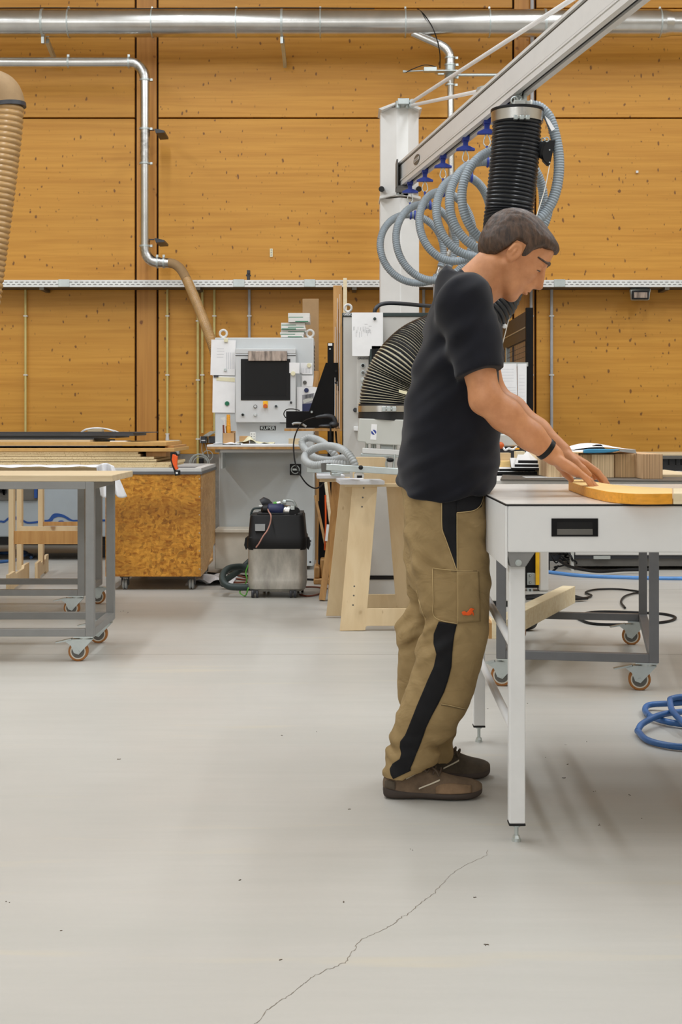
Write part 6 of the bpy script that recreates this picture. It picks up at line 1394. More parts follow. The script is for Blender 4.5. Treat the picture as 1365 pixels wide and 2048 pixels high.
# ---------------------------------------------------------------- implicit surface tools for the figure
class Field:
    """smooth union of tapered limbs and ellipsoids, evaluated only near each piece"""
    def __init__(s): s.ops = []
    def cone(s, a, b, ra, rb, k=.015, sq=None):
        s.ops.append(('c', np.array(a, float), np.array(b, float), ra, rb, k, sq)); return s
    def chain(s, pts, k=.012):
        for (a, ra), (b, rb) in zip(pts, pts[1:]): s.cone(a, b, ra, rb, k)
        return s
    def ell(s, c, r, R=None, k=.015, sub=False):
        s.ops.append(('e', np.array(c, float), np.array(r, float), None if R is None else np.array(R, float), k, sub)); return s
    def fn(s, f, lo, hi, k=.015, mode='add'):
        s.ops.append(('f', f, np.array(lo, float), np.array(hi, float), k, mode)); return s
    def __call__(s, P):
        d = np.full(len(P), .25, np.float64)
        for o in s.ops:
            if o[0] == 'c':
                _, a, b, ra, rb, k, sq = o; m = max(ra, rb) + .06
                lo, hi = np.minimum(a, b) - m, np.maximum(a, b) + m
            elif o[0] == 'e':
                _, c, r, R, k, sub = o; m = r.max() + .05; lo, hi = c - m, c + m
            else: _, f, lo, hi, k, mode = o
            I = np.where(np.all((P > lo) & (P < hi), axis=1))[0]
            if not len(I): continue
            Q = P[I]
            if o[0] == 'c':
                ab = b - a; t = np.clip(((Q - a) @ ab) / max(1e-9, ab @ ab), 0, 1)
                v = Q - (a + t[:, None] * ab)
                if sq is not None:
                    ax, f_ = sq; ax = np.array(ax, float); v = v + ((v @ ax) * (f_ - 1))[:, None] * ax
                e = np.sqrt((v * v).sum(1)) - (ra + (rb - ra) * t)
            elif o[0] == 'e':
                v = Q - c
                if R is not None: v = v @ R
                q = v / r; L = np.sqrt((q * q).sum(1)) + 1e-9; g = np.sqrt(((q / r) ** 2).sum(1)) + 1e-9
                e = L * (L - 1) / g
                if sub:
                    h = np.clip(.5 - .5 * (d[I] + e) / k, 0, 1); d[I] = d[I] * (1 - h) + (-e) * h + k * h * (1 - h); continue
            else:
                e = f(Q)
                if mode == 'cut':
                    h = np.clip(.5 - .5 * (d[I] - e) / k, 0, 1); d[I] = d[I] * (1 - h) + e * h + k * h * (1 - h); continue
                if mode == 'disp': d[I] = d[I] + e; continue
            h = np.clip(.5 + .5 * (d[I] - e) / k, 0, 1)
            d[I] = d[I] * (1 - h) + e * h - k * h * (1 - h)
        return d
def vnoise(P, s, seed=0):
    Q = P / np.array(s, float) + 100.5; I = np.floor(Q).astype(np.int64); f = Q - I; f = f * f * (3 - 2 * f)
    def hsh(i, j, k):
        n = (i * 374761393 + j * 668265263 + k * 2147483647 + seed * 1274126177) & 0x7fffffff
        n = ((n ^ (n >> 13)) * 1274126177) & 0x7fffffff; return ((n ^ (n >> 16)) & 0xffff) / 32767.5 - 1
    r = 0
    for a in (0, 1):
        for b in (0, 1):
            for c in (0, 1):
                w = (f[:, 0] if a else 1 - f[:, 0]) * (f[:, 1] if b else 1 - f[:, 1]) * (f[:, 2] if c else 1 - f[:, 2])
                r = r + w * hsh(I[:, 0] + a, I[:, 1] + b, I[:, 2] + c)
    return r
def polygonise(field, lo, hi, h):
    lo = np.array(lo, float); n = np.ceil((np.array(hi) - lo) / h / 8).astype(int) * 8 + 1
    V = np.full(n, .25, np.float32); B = (n - 1) // 8
    ii = np.stack(np.meshgrid(*[np.arange(b) for b in B], indexing='ij'), -1).reshape(-1, 3)
    c = lo + (ii * 8 + 4) * h; fd = field(c); act = ii[np.abs(fd) < 4 * h * 1.732 * 1.35 + .006]
    off = np.stack(np.meshgrid(*[np.arange(9)] * 3, indexing='ij'), -1).reshape(-1, 3)
    inside = ii[(fd < 0)]
    for b in inside: V[b[0] * 8:b[0] * 8 + 9, b[1] * 8:b[1] * 8 + 9, b[2] * 8:b[2] * 8 + 9] = -.25
    for s in range(0, len(act), 400):
        g = (act[s:s + 400, None, :] * 8 + off[None]).reshape(-1, 3); V[g[:, 0], g[:, 1], g[:, 2]] = field(lo + g * h)
    S = V < 0
    N = n - 1
    corners = [(a, b, c_) for a in (0, 1) for b in (0, 1) for c_ in (0, 1)]
    cnt = sum(S[a:a + N[0], b:b + N[1], c_:c_ + N[2]].astype(np.int8) for a, b, c_ in corners)
    cells = np.argwhere((cnt > 0) & (cnt < 8)); idx = np.full(N, -1, np.int32); idx[tuple(cells.T)] = np.arange(len(cells))
    acc = np.zeros((len(cells), 3)); w = np.zeros(len(cells))
    for a in corners:
        for ax in range(3):
            if a[ax]: continue
            b = list(a); b[ax] = 1
            va = V[tuple((cells + a).T)]; vb = V[tuple((cells + b).T)]; m = (va < 0) != (vb < 0)
            t = np.where(m, va / np.where(m, va - vb, 1), 0)
            p = np.array(a, float)[None] + np.zeros((len(cells), 3)); p[:, ax] += t
            acc += p * m[:, None]; w += m
    verts = lo + (cells + acc / w[:, None]) * h
    faces = []
    for ax in range(3):
        u, v = [(1, 2), (2, 0), (0, 1)][ax]
        sl0 = [slice(None)] * 3; sl1 = [slice(None)] * 3; sl0[ax] = slice(0, -1); sl1[ax] = slice(1, None)
        e = np.argwhere(S[tuple(sl0)] != S[tuple(sl1)]); e = e[(e[:, u] > 0) & (e[:, v] > 0) & (e[:, u] < N[u]) & (e[:, v] < N[v])]
        du = np.zeros(3, int); du[u] = 1; dv = np.zeros(3, int); dv[v] = 1
        q = np.stack([idx[tuple((e - du - dv).T)], idx[tuple((e - dv).T)], idx[tuple(e.T)], idx[tuple((e - du).T)]], 1)
        fl = S[tuple(e.T)]; q[~fl] = q[~fl][:, ::-1]; faces.append(q[(q >= 0).all(1)])
    return verts, np.concatenate(faces)
def sdf_mesh(name, field, lo, hi, h, mat, parent=None, relax=1):
    v, f = polygonise(field, lo, hi, h)
    for _ in range(relax):     # one gentle pass removes the grid steps
        a = np.zeros_like(v); w = np.zeros(len(v))
        for i in range(4):
            for j in (1, 3): np.add.at(a, f[:, i], v[f[:, (i + j) % 4]]); np.add.at(w, f[:, i], 1)
        w[w == 0] = 1; v = v * .45 + a / w[:, None] * .55
    me = bpy.data.meshes.new(name); o = bpy.data.objects.new(name, me); C.objects.link(o)
    me.from_pydata(v.tolist(), [], f.tolist()); me.polygons.foreach_set('use_smooth', [True] * len(f)); me.materials.append(M[mat])
    W[o] = Matrix()
    if parent is not None:
        inv = W[parent].inverted(); me.transform(inv); o.parent = parent; W[o] = W[parent].copy()
    return o
# ---------------------------------------------------------------- the man
YM = 4.31
def lv(table, Yc):
    """loft table rows (photo y, back x, front x, half width, y offset) -> numpy arrays in metres, sorted by height"""
    R = sorted([(PZ(y, Yc), PX((a + b) / 2, Yc), (b - a) / 2 * Yc / F, hw, Yc + yo) for y, a, b, hw, yo in table])
    return np.array(R).T
def loft_fn(T, p=2.3, top=None, bot=None):
    z, cx, rx, ry, cy = T
    def f(Q):
        Z = Q[:, 2]; X = np.interp(Z, z, cx); A = np.interp(Z, z, rx); B = np.interp(Z, z, ry); Y = np.interp(Z, z, cy)
        u = np.abs(Q[:, 0] - X) / A; v = np.abs(Q[:, 1] - Y) / B
        L = (u ** p + v ** p + 1e-9) ** (1 / p); e = (L - 1) * np.minimum(A, B) * .9
        e = np.maximum(e, Z - z[-1]); return np.maximum(e, z[0] - Z)
    return f
HC = np.array([PX(1029, YM), YM, PZ(509, YM)])              # centre of the skull
PITCH = math.radians(37)
HF = np.array([math.cos(PITCH), 0, -math.sin(PITCH)]); HU = np.array([math.sin(PITCH), 0, math.cos(PITCH)]); HS = np.array([0, -1., 0])   # forward, up, right side
HR = np.stack([HF, HS, HU], 1)
def hp(f, s, u): return HC + HF * f + HS * s + HU * u
# right arm (near the viewer) and left arm
SH_R = np.array(P(931, 612, 4.115)); EL_R = np.array(P(972, 797, 4.05)); WR_R = np.array(P(1108, 911, 4.10))
SH_L = np.array(P(940, 612, 4.50)); EL_L = np.array(P(985, 790, 4.56)); WR_L = np.array(P(1125, 903, 4.44))
def hand(Fd, W_, dirv, palmn, side, curl):
    """palm and five fingers; W_ wrist, dirv finger direction, palmn towards the palm side, side towards the thumb"""
    d = np.array(dirv, float); d /= np.linalg.norm(d); n = np.array(palmn, float); n -= d * (n @ d); n /= np.linalg.norm(n); s = np.array(side, float); s -= d * (s @ d) + n * (s @ n); s /= np.linalg.norm(s)
    R = np.stack([d, s, n], 1); pc = W_ + d * .05 + n * .004
    Fd.ell(pc, (.052, .041, .0165), R, .012); Fd.ell(pc + d * .012, (.036, .042, .0145), R, .008); Fd.ell(W_ + d * .03 + s * .024 + n * .008, (.032, .018, .016), R, .012)
    Fd.ell(W_ + d * .04 - s * .026 + n * .006, (.036, .014, .014), R, .012)
    for i, (off, L, r) in enumerate(((.030, .078, .0092), (.0105, .088, .0095), (-.0095, .081, .0090), (-.028, .064, .0080))):
        k = W_ + d * (.092 - .006 * abs(i - 1)) + s * off; sp = d + s * (off * 1.6); sp /= np.linalg.norm(sp)
        a = k; ang = 0; pts = [(a - sp * .012, r * 1.12)]
        for seg, (frac, dc) in enumerate(((.45, curl[i] * .35), (.31, curl[i] * .45), (.24, curl[i] * .25))):
            ang += dc; dd = sp * math.cos(ang) + n * math.sin(ang); b = a + dd * L * frac; pts.append((b, r * (1.02, .94, .84)[seg])); a = b
        Fd.chain(pts, .0035)
    t0 = W_ + d * .022 + s * .026 + n * .006; t1 = t0 + (d * .55 + s * .75 + n * .25) * .036; t2 = t1 + (d * .85 + s * .42 + n * .28) * .032; t3 = t2 + (d * .95 + s * .15 + n * .25) * .026
    Fd.chain([(t0, .0155), (t1, .0125), (t2, .0108), (t3, .0088)], .006)
def man():
    B = Field()
    # torso and legs inside the clothes
    tors = lv([(1010, 838, 940, .12, 0), (940, 832, 955, .13, 0), (860, 830, 972, .14, 0), (780, 842, 975, .15, 0), (700, 858, 974, .165, 0), (640, 873, 968, .165, 0), (600, 893, 958, .13, 0), (575, 915, 955, .08, 0)], YM)
    B.fn(loft_fn(tors), (PX(780, YM), YM - .25, PZ(1020, YM)), (PX(1010, YM), YM + .25, PZ(565, YM)))
    for sgn, Y0 in ((-1, 4.2), (1, 4.44)):
        hip = np.array(P(890, 1010, YM)) + np.array([0, sgn * .09, 0]); kn = np.array([PX(902, Y0), Y0, PZ(1290, Y0)]); an = np.array([PX(822 if sgn < 0 else 885, Y0), Y0 - (0 if sgn < 0 else -.02), .10])
        B.chain([(hip - np.array([0, sgn * .03, 0]), .06), ((hip + kn) / 2, .055), (kn, .045)], .03); B.chain([(kn, .045), (kn * .6 + an * .4 - np.array([.01, 0, 0]), .04), (an, .028)], .03)
        B.cone(an - np.array([0, 0, .03]), an + np.array([.03, 0, -.055]), .02, .012, .02)
    # neck
    nb = np.array(P(940, 580, YM)); B.cone(nb, hp(-.035, 0, -.075), .064, .056, .03); B.cone(np.array(P(955, 590, YM)), hp(.01, 0, -.085), .052, .045, .02)
    B.ell(hp(.047, 0, -.098), (.016, .014, .016), HR, .02)
    for s in (-1, 1): B.cone(hp(-.03, s * .052, -.06), np.array(P(962, 600, YM)) + np.array([0, -s * .03, 0]), .016, .014, .03)
    # head
    B.ell(hp(-.014, 0, .034), (.099, .0765, .088), HR, .02); B.ell(hp(.026, 0, -.016), (.068, .0655, .082), HR, .02)
    B.ell(hp(.047, 0, -.074), (.041, .046, .034), HR, .025); B.ell(hp(.068, 0, -.105), (.021, .024, .019), HR, .018)   # jaw, chin
    for s in (-1, 1):
        B.cone(hp(.0, s * .058, -.045), hp(.055, s * .03, -.098), .018, .015, .02)
        B.ell(hp(.068, s * .036, -.022), (.022, .02, .019), HR, .018)                       # cheek
        B.ell(hp(.083, s * .025, .031), (.015, .027, .0095), HR, .012)                       # brow
        B.ell(hp(.093, s * .031, .007), (.016, .0165, .0125), HR, .012, True)                # eye socket
        B.ell(hp(.0775, s * .030, .0065), (.0152, .0168, .0150), HR, .004)                     # lids over the eye
        B.ell(hp(.098, s * .0115, -.038), (.0105, .008, .0078), HR, .006)                    # nostril wing
        # ear
        e = hp(-.006, s * .0765, -.006); ER = HR
        B.ell(e, (.0205, .0085, .033), HR, .004); B.ell(e + HS * s * .009 + HF * .002 + HU * .002, (.0125, .0075, .0215), HR, .003, True); B.ell(e + HS * s * .006 - HF * .001 - HU * .001, (.004, .004, .014), HR, .004)
        B.cone(e + HF * -.012 + HU * .018 + HS * s * .004, e + HF * -.016 + HU * -.008 + HS * s * .006, .0045, .0045, .004); B.cone(e + HF * -.012 + HU * .018 + HS * s * .004, e + HF * .008 + HU * .022 + HS * s * .001, .0045, .004, .004)
        B.ell(e + HU * -.026 + HF * .004, (.0085, .006, .0085), HR, .006)
    B.ell(hp(.083, 0, .055), (.014, .045, .03), HR, .025)                                    # forehead
    B.cone(hp(.094, 0, .020), hp(.116, 0, -.026), .0085, .0105, .012); B.ell(hp(.1185, 0, -.032), (.0125, .0115, .0105), HR, .008); B.ell(hp(.105, 0, -.040), (.014, .006, .006), HR, .006)
    B.ell(hp(.097, 0, -.018), (.020, .012, .026), HR, .012); B.ell(hp(.088, 0, -.035), (.018, .018, .02), HR, .012)
    B.ell(hp(.090, 0, -.058), (.016, .025, .014), HR, .012)
    B.ell(hp(.099, 0, -.0605), (.0095, .019, .0052), HR, .004); B.ell(hp(.0965, 0, -.0725), (.0095, .017, .0062), HR, .004); B.ell(hp(.106, 0, -.0665), (.007, .021, .0016), HR, .003, True)
    # arms
    for S_, E_, W_, sg in ((SH_R, EL_R, WR_R, -1), (SH_L, EL_L, WR_L, 1)):
        B.ell(S_, (.062, .058, .066), None, .04); m = S_ * .55 + E_ * .45
        B.chain([(S_, .056), (m, .052), (E_, .0425)], .03); f1 = E_ * .72 + W_ * .28
        B.chain([(E_, .0415), (f1, .0445), (E_ * .35 + W_ * .65, .038), (W_, .0285)], .025); B.ell(E_ + np.array([-.010, 0, -.008]), (.03, .03, .03), None, .02)
    hand(B, WR_R, (.80, .02, -.52), (-.5, .05, -.85), (.1, 1, .05), (.28, .30, .36, .45)); hand(B, WR_L, (.86, .06, -.46), (-.45, -.05, -.88), (.1, -1, .05), (.5, .45, .5, .55))
    body = sdf_mesh('person', B, (PX(760, 4.3), 3.95, .02), (1.02, 4.7, 1.76), .0038, 'skin', None, 1)
    c = Vector((PX(880, YM), YM, 0)); body.data.transform(Matrix.Translation(-c)); body.location = c; W[body] = Matrix.Translation(c)
    tag(body, 'man in a black polo shirt and khaki work trousers leaning over the bench', 'person')
    body['label'] = 'man in black polo shirt and khaki work trousers bending over the white workbench'
    # eyes, brows
    for s in (-1, 1):
        b = MB().mat(0).ball((0, 0, 0), .0120, 16, 12); Mx = Matrix(((HF[0], HS[0], HU[0], 0), (HF[1], HS[1], HU[1], 0), (HF[2], HS[2], HU[2], 0), (0, 0, 0, 1)))
        e = hp(.0785, s * .030, .0045); 
        b.v = [Vector(e) + v for v in b.v]; d = Vector(HF * .9 - HU * .35).normalized(); b.mat(1).disc(Vector(e) + d * .0092, .0055, .003, d, 14); b.build('eye', ['eyewhite', 'iris'], body)
        def skin_f(s_, u_):
            fs_ = np.arange(.135, .03, -.0006); d_ = B(np.array([hp(q, s_, u_) for q in fs_])); k_ = np.argmax(d_ < 0); return fs_[k_]
        b = MB(); pts = [hp(skin_f(s * (.012 + .042 * t), .0335 + .005 * math.sin(PI * t) - .006 * t) - .0008, s * (.012 + .042 * t), .0335 + .005 * math.sin(PI * t) - .006 * t) for t in [i / 8 for i in range(9)]]
        b.tube([Vector(p) for p in pts], [.0042, .0062, .0068, .0068, .0062, .0056, .005, .004, .0025], 8); b.build('eyebrow', 'hair', body)
        b = MB(); pts = [hp(skin_f(s * (.019 + .026 * t), -.001 - .003 * t + .003 * math.sin(PI * t)), s * (.019 + .026 * t), -.001 - .003 * t + .003 * math.sin(PI * t)) for t in [i / 8 for i in range(9)]]
        b.tube([Vector(p) for p in pts], [.001, .0016, .002, .0023, .0025, .0024, .002, .0016, .001], 6); b.build('eyelashes', 'iris', body)
    # hair
    Hh = Field(); Hh.ell(hp(-.018, 0, .040), (.107, .086, .0925), HR, .02); Hh.ell(hp(-.052, 0, -.012), (.060, .071, .062), HR, .03); Hh.ell(hp(.052, 0, .083), (.047, .058, .026), HR, .03); Hh.ell(hp(.078, 0, .071), (.026, .043, .019), HR, .02)
    def cutf(Q):
        q = (Q - HC) @ HR; f, s, u = q[:, 0], np.abs(q[:, 1]), q[:, 2]
        line = np.interp(f, [-.12, -.07, -.045, -.030, -.022, .010, .018, .030, .036, .055, .085, .12], [-.070, -.066, -.045, -.01, .024, .030, -.010, -.006, .030, .056, .070, .074])
        line = np.where(s < .03, np.where(f < 0, line, np.maximum(line, .056)), line)
        return (line - u + vnoise(Q, (.006, .006, .02), 3) * .003) * .7
    Hh.fn(cutf, HC - .2, HC + .2, .016, 'cut')
    Hh.fn(lambda Q: vnoise((Q - HC) @ HR, (.035, .005, .012), 5) * .0013 + vnoise((Q - HC) @ HR, (.06, .02, .03), 8) * .002, HC - .2, HC + .2, 0, 'disp')
    sdf_mesh('hair', Hh, HC - .15, HC + .16, .0028, 'hair', body, 0)
    # polo shirt
    S = Field()
    T = lv([(1012, 800, 972, .175, 0), (985, 797, 980, .185, 0), (960, 796, 988, .188, 0), (930, 797, 996, .188, 0), (895, 799, 1001, .185, 0), (850, 803, 1001, .182, 0), (800, 812, 996, .185, 0), (750, 823, 991, .19, 0), (700, 837, 987, .20, 0), (650, 851, 984, .20, 0), (620, 863, 981, .195, 0), (595, 875, 977, .175, 0), (575, 888, 971, .15, 0), (558, 901, 962, .11, 0), (548, 912, 952, .075, 0)], YM)
    S.fn(loft_fn(T, 2.2), (PX(770, YM), YM - .3, PZ(1030, YM)), (PX(1030, YM), YM + .3, PZ(540, YM)))
    for S_, E_, W_, sg in ((SH_R, EL_R, WR_R, -1), (SH_L, EL_L, WR_L, 1)):
        S.ell(S_ + np.array([-.004, 0, -.005]), (.078, .072, .078), None, .05); en = S_ + (E_ - S_) * .70
        S.cone(np.array(P(925, 580, YM)), S_ + np.array([0, 0, .02]), .06, .06, .05)
        F2 = Field().chain([(S_, .071), (S_ * .5 + en * .5, .070), (S_ + (E_ - S_) * .95, .064)], .03)
        ax = (E_ - S_); LL = np.linalg.norm(ax); ax = ax / LL
        def sl(Q, F2=F2, S_=S_, ax=ax, LL=LL): return np.maximum(F2(Q), (Q - S_) @ ax - LL * .715)
        S.fn(sl, np.minimum(S_, E_) - .15, np.maximum(S_, E_) + .15, .022)
    nb = np.array(P(930, 566, YM)); S.cone(nb, np.array(P(948, 560, YM)), .078, .072, .03)
    def hem(Q):
        x = np.clip((Q[:, 0] - PX(796, YM)) / (PX(971, YM) - PX(796, YM)), 0, 1); near = PZ(974, YM) + 0 * x
        return (PZ(973, YM) - (np.sin(PI * np.clip(x * 1.25, 0, 1)) * 21 + 14 * x) * YM / F * .92) - Q[:, 2]
    S.fn(hem, (0, 3.8, .7), (1, 4.8, 1.0), .003, 'cut')
    # neck opening: keep the shirt below a slanted plane around the neck
    nc = np.array(P(944, 558, YM)); nn = np.array([.50, 0, .866])
    def neck_cut(Q): 
        return np.where(np.linalg.norm(Q - nc, axis=1) < .13, (Q - nc) @ nn - .0, -1)
    S.fn(neck_cut, nc - .14, nc + .14, .004, 'cut')
    def folds(Q):
        z = Q[:, 2]; lo = np.clip((1.12 - z) / .28, 0, 1)
        a = vnoise(Q @ np.array([[.9, 0, .42], [0, 1, 0], [-.42, 0, .9]]).T, (.10, .09, .026), 2) * .013 * lo
        b = vnoise(Q, (.09, .1, .11), 4) * .008; c = vnoise(Q @ np.array([[.6, 0, .8], [0, 1, 0], [-.8, 0, .6]]), (.035, .12, .16), 6) * .009 * np.clip((z - 1.0) / .2, 0, 1)
        return a + b + c
    S.fn(folds, (0, 3.8, .7), (1.2, 4.9, 1.7), 0, 'disp')
    sh = sdf_mesh('polo_shirt', S, (PX(770, YM), 3.98, .80), (PX(1030, YM), 4.66, PZ(530, YM)), .0046, 'shirt', body, 1)
    # collar
    b = MB()
    cb, cf = np.array(P(921, 543, YM)), np.array(P(972, 603, YM)); 
    def fn(u, v):
        a = 2 * PI * u; c_ = (cb + cf) / 2; ax = (cf - cb) / 2; L = np.linalg.norm(ax); ax = ax / L; up = np.array([.62, 0, .78]); 
        p = c_ + ax * (L + .001 + .003 * (1 - v)) * math.cos(a) + np.array([0, 1, 0]) * (.064 + .006 * (1 - v)) * math.sin(a) + up * (-.024 + .026 * v + .004 * math.cos(2 * a))
        return tuple(p)
    b.grid(fn, 44, 4); b.build('collar', 'shirt', sh, solid=.006, smooth=60)
    # trousers
    Tn = Field()
    hips = lv([(1170, 818, 972, .135, 0), (1120, 813, 971, .16, 0), (1060, 810, 969, .178, 0), (1000, 806, 970, .178, 0), (960, 803, 968, .172, 0)], YM)
    Tn.fn(loft_fn(hips, 2.4), (PX(780, YM), YM - .26, PZ(1185, YM)), (PX(1000, YM), YM + .26, PZ(945, YM)), .03)
    YN, YF = 4.20, 4.43
    near = lv([(1590, 766, 866, .062, .01), (1560, 767, 868, .064, .01), (1532, 769, 871, .066, .01), (1510, 773, 878, .068, .01), (1490, 777, 887, .071, .01), (1465, 787, 911, .075, .005), (1440, 793, 925, .078, .0), (1410, 801, 938, .08, 0), (1386, 812, 947, .081, 0), (1340, 827, 961, .083, 0), (1300, 839, 970, .085, 0), (1275, 843, 974, .087, 0), (1255, 852, 978, .089, .0), (1225, 843, 981, .093, .005), (1190, 838, 983, .098, .01), (1150, 833, 984, .102, .02), (1115, 828, 980, .105, .03), (1080, 824, 970, .10, .045), (1050, 822, 968, .095, .05)], YN)
    near[1] = near[1]
    Tn.fn(loft_fn(near, 2.3), (PX(740, YN), YN - .2, PZ(1600, YN)), (PX(1010, YN), YN + .22, PZ(1040, YN)), .022)
    far = lv([(1540, 862, 903, .06, 0), (1520, 856, 902, .062, 0), (1503, 848, 904, .066, 0), (1485, 838, 906, .07, 0), (1460, 822, 912, .074, 0), (1435, 808, 920, .078, 0), (1405, 799, 926, .08, 0), (1386, 796, 930, .082, 0), (1330, 794, 940, .085, 0), (1290, 797, 950, .088, 0), (1250, 806, 955, .09, -.005), (1205, 817, 960, .095, -.01), (1160, 815, 962, .10, -.02), (1110, 812, 962, .10, -.035), (1060, 812, 960, .095, -.04)], YF)
    Tn.fn(loft_fn(far, 2.3), (PX(740, YF), YF - .2, PZ(1550, YF)), (PX(1010, YF), YF + .22, PZ(1050, YF)), .018)
    def hemcut(Q):
        nearm = Q[:, 1] < (YN + YF) / 2 - .005
        zn = np.interp(Q[:, 0], [PX(766, YN), PX(787, YN), PX(830, YN), PX(872, YN)], [PZ(1560, YN), PZ(1561, YN), PZ(1541, YN), PZ(1526, YN)]); zf = np.interp(Q[:, 0], [PX(860, YF), PX(906, YF)], [PZ(1530, YF), PZ(1507, YF)])
        return np.where(nearm, zn, zf) - Q[:, 2]
    Tn.fn(hemcut, (0, 3.9, 0), (.8, 4.8, .28), .003, 'cut')
    def tf(Q):
        x, z = Q[:, 0], Q[:, 2]; d = vnoise(Q, (.10, .1, .13), 11) * .008
        R1 = np.array([[.80, 0, .6], [0, 1, 0], [-.6, 0, .80]])
        kn = np.exp(-((z - PZ(1262, YN)) / .07) ** 2) * np.clip((PX(930, YN) - x) / .12, 0, 1); d += kn * vnoise(Q @ R1.T, (.12, .1, .022), 12) * .020      # creases behind the knee
        an = np.exp(-((z - PZ(1500, YN)) / .075) ** 2); d += an * vnoise(Q, (.07, .07, .024), 13) * .012 + an * vnoise(Q @ R1, (.08, .08, .02), 14) * .007
        th = np.exp(-((z - PZ(1100, YN)) / .11) ** 2); d += th * vnoise(Q @ R1, (.12, .1, .03), 15) * .011
        st = np.exp(-((z - PZ(1030, YN)) / .06) ** 2); d += st * vnoise(Q, (.03, .08, .1), 17) * .005
        d += vnoise(Q @ R1.T, (.022, .05, .07), 16) * .0026
        return d
    Tn.fn(tf, (-.2, 3.8, 0), (1.2, 4.9, 1.2), 0, 'disp')
    tr = sdf_mesh('work_trousers', Tn, (PX(745, 4.1), 4.02, .06), (PX(1005, YM), 4.62, PZ(945, YM)), .0044, 'khaki', body, 1)
    # panels sewn on: projected from the side on to the cloth
    me = tr.data; bv = BVHTree.FromPolygons([Matrix.Translation(c) @ v.co for v in me.vertices], [tuple(p.vertices) for p in me.polygons])
    cam = Vector((0, 0, H))
    def hit(x, y, off):
        d = Vector(P(x, y, 1.0)) - cam; d.normalize(); h = bv.ray_cast(cam, d)
        if h[0] is None: return None
        return h[0] - d * off
    def patch(name, left, right, mat, nu=10, nv=40, off=.0022, parent=tr, thick=.0015):
        """left / right: outlines of equal meaning from top to bottom in photo coordinates"""
        def samp(L, t):
            n = len(L) - 1; i = min(int(t * n), n - 1); u = t * n - i; return (L[i][0] * (1 - u) + L[i + 1][0] * u, L[i][1] * (1 - u) + L[i + 1][1] * u)
        G = []; last = None
        for j in range(nv + 1):
            a, e = samp(left, j / nv), samp(right, j / nv); row = []
            for i in range(nu + 1):
                u = i / nu; h = hit(a[0] * (1 - u) + e[0] * u, a[1] * (1 - u) + e[1] * u, off); row.append(h if h is not None else last); last = row[-1] if row[-1] is not None else last
            G.append(row)
        vs = [v for r in G for v in r]
        if any(v is None for v in vs): vs = [v if v is not None else next(w for w in vs if w is not None) for v in vs]
        b = MB(); n = nu + 1; b.add(vs, [(j * n + i, j * n + i + 1, (j + 1) * n + i + 1, (j + 1) * n + i) for j in range(nv) for i in range(nu)])
        return b.build(name, mat, parent, smooth=60, solid=thick)
    def seam(name, pts, w, mat, off=.003, parent=tr):
        P_ = cr([Vector((x, y, 0)) for x, y in pts], 8); L = [hit(p.x, p.y, off) for p in P_]; L = [l for l in L if l is not None]
        if len(L) > 2: return MB().tube(L, w, 6).build(name, mat, parent)
    lower_l = [(878, 1243), (868, 1268), (867.5, 1287), (873.5, 1308), (868, 1334), (856, 1360), (846, 1384), (834, 1412), (822, 1443), (811, 1470), (801, 1483), (800, 1494), (803, 1507), (800, 1518), (786, 1527), (780, 1538), (782, 1550), (787, 1558)]
    lower_r = [(914.5, 1249), (909.5, 1268), (907, 1287), (905, 1308), (903.5, 1334), (897, 1360), (889, 1384), (877, 1408), (864, 1432), (853, 1455), (848, 1470), (843, 1484), (838, 1497), (833, 1508), (829, 1519), (825, 1529), (821.5, 1536), (822, 1541.5)]
    patch('black_side_stripe', lower_l, lower_r, 'panelblack', 10, 90)
    patch('black_hip_panel', [(884, 982), (885, 1000), (885, 1020), (885, 1040), (886, 1058), (891, 1072), (896, 1086), (901, 1100), (906, 1114), (911, 1128), (913.8, 1137)], [(914, 982), (914, 1000), (914, 1020), (914, 1040), (914, 1058), (914, 1072), (914, 1086), (914, 1100), (914, 1114), (914.2, 1128), (914.4, 1138)], 'panelblack', 8, 60)
    patch('black_hip_panel', [(914, 984), (914, 1000), (914, 1012), (914, 1024)], [(966, 984), (967, 1000), (963.5, 1014), (945, 1022)], 'panelblack', 14, 16)
    patch('thigh_pocket', [(915.5, 1143), (915.5, 1170), (915.5, 1200), (916, 1246)], [(958, 1143), (959, 1170), (960.5, 1200), (961, 1243)], 'khaki', 12, 24, .004, thick=.003)
    for pts in ([(914.5, 1025), (930, 1024), (948, 1021), (960, 1013), (966, 1000), (967.5, 990)], [(914.5, 1026), (914.5, 1060), (914.8, 1100), (915, 1140), (915.3, 1180), (915.6, 1215), (915.8, 1247)], [(884, 990), (884.2, 1020), (885, 1058), (892, 1078), (902, 1106), (913.5, 1139)],
                [(866, 1136), (880, 1138), (900, 1140), (914, 1141), (935, 1142), (957, 1142)], [(866, 1137), (866, 1160), (867, 1200), (867, 1228), (880, 1240), (914, 1247)], [(834, 1180), (838, 1200), (845, 1222), (853, 1240)],
                [(883, 1408), (900, 1411), (917, 1415), (931, 1418)]):
        seam('stitch_seam', pts, .0011, 'stitch')
    for pts in ([(916, 1172), (930, 1174), (945, 1173)], [(883, 1410), (900, 1413), (917, 1417), (931, 1420)], [(903, 1142), (925, 1143), (955, 1142)]): seam('seam_shadow', pts, .0014, 'khaki_dark')
    # orange emblem on the pocket
    em = patch('orange_emblem', [(924, 1225), (925, 1223.2), (930, 1222), (934, 1225), (938, 1221), (941, 1217), (943, 1216)], [(926, 1230), (929, 1231), (932, 1230.5), (938, 1231), (944, 1229), (946, 1222), (950, 1218)], 'orange', 5, 18, .0085, thick=.0008)
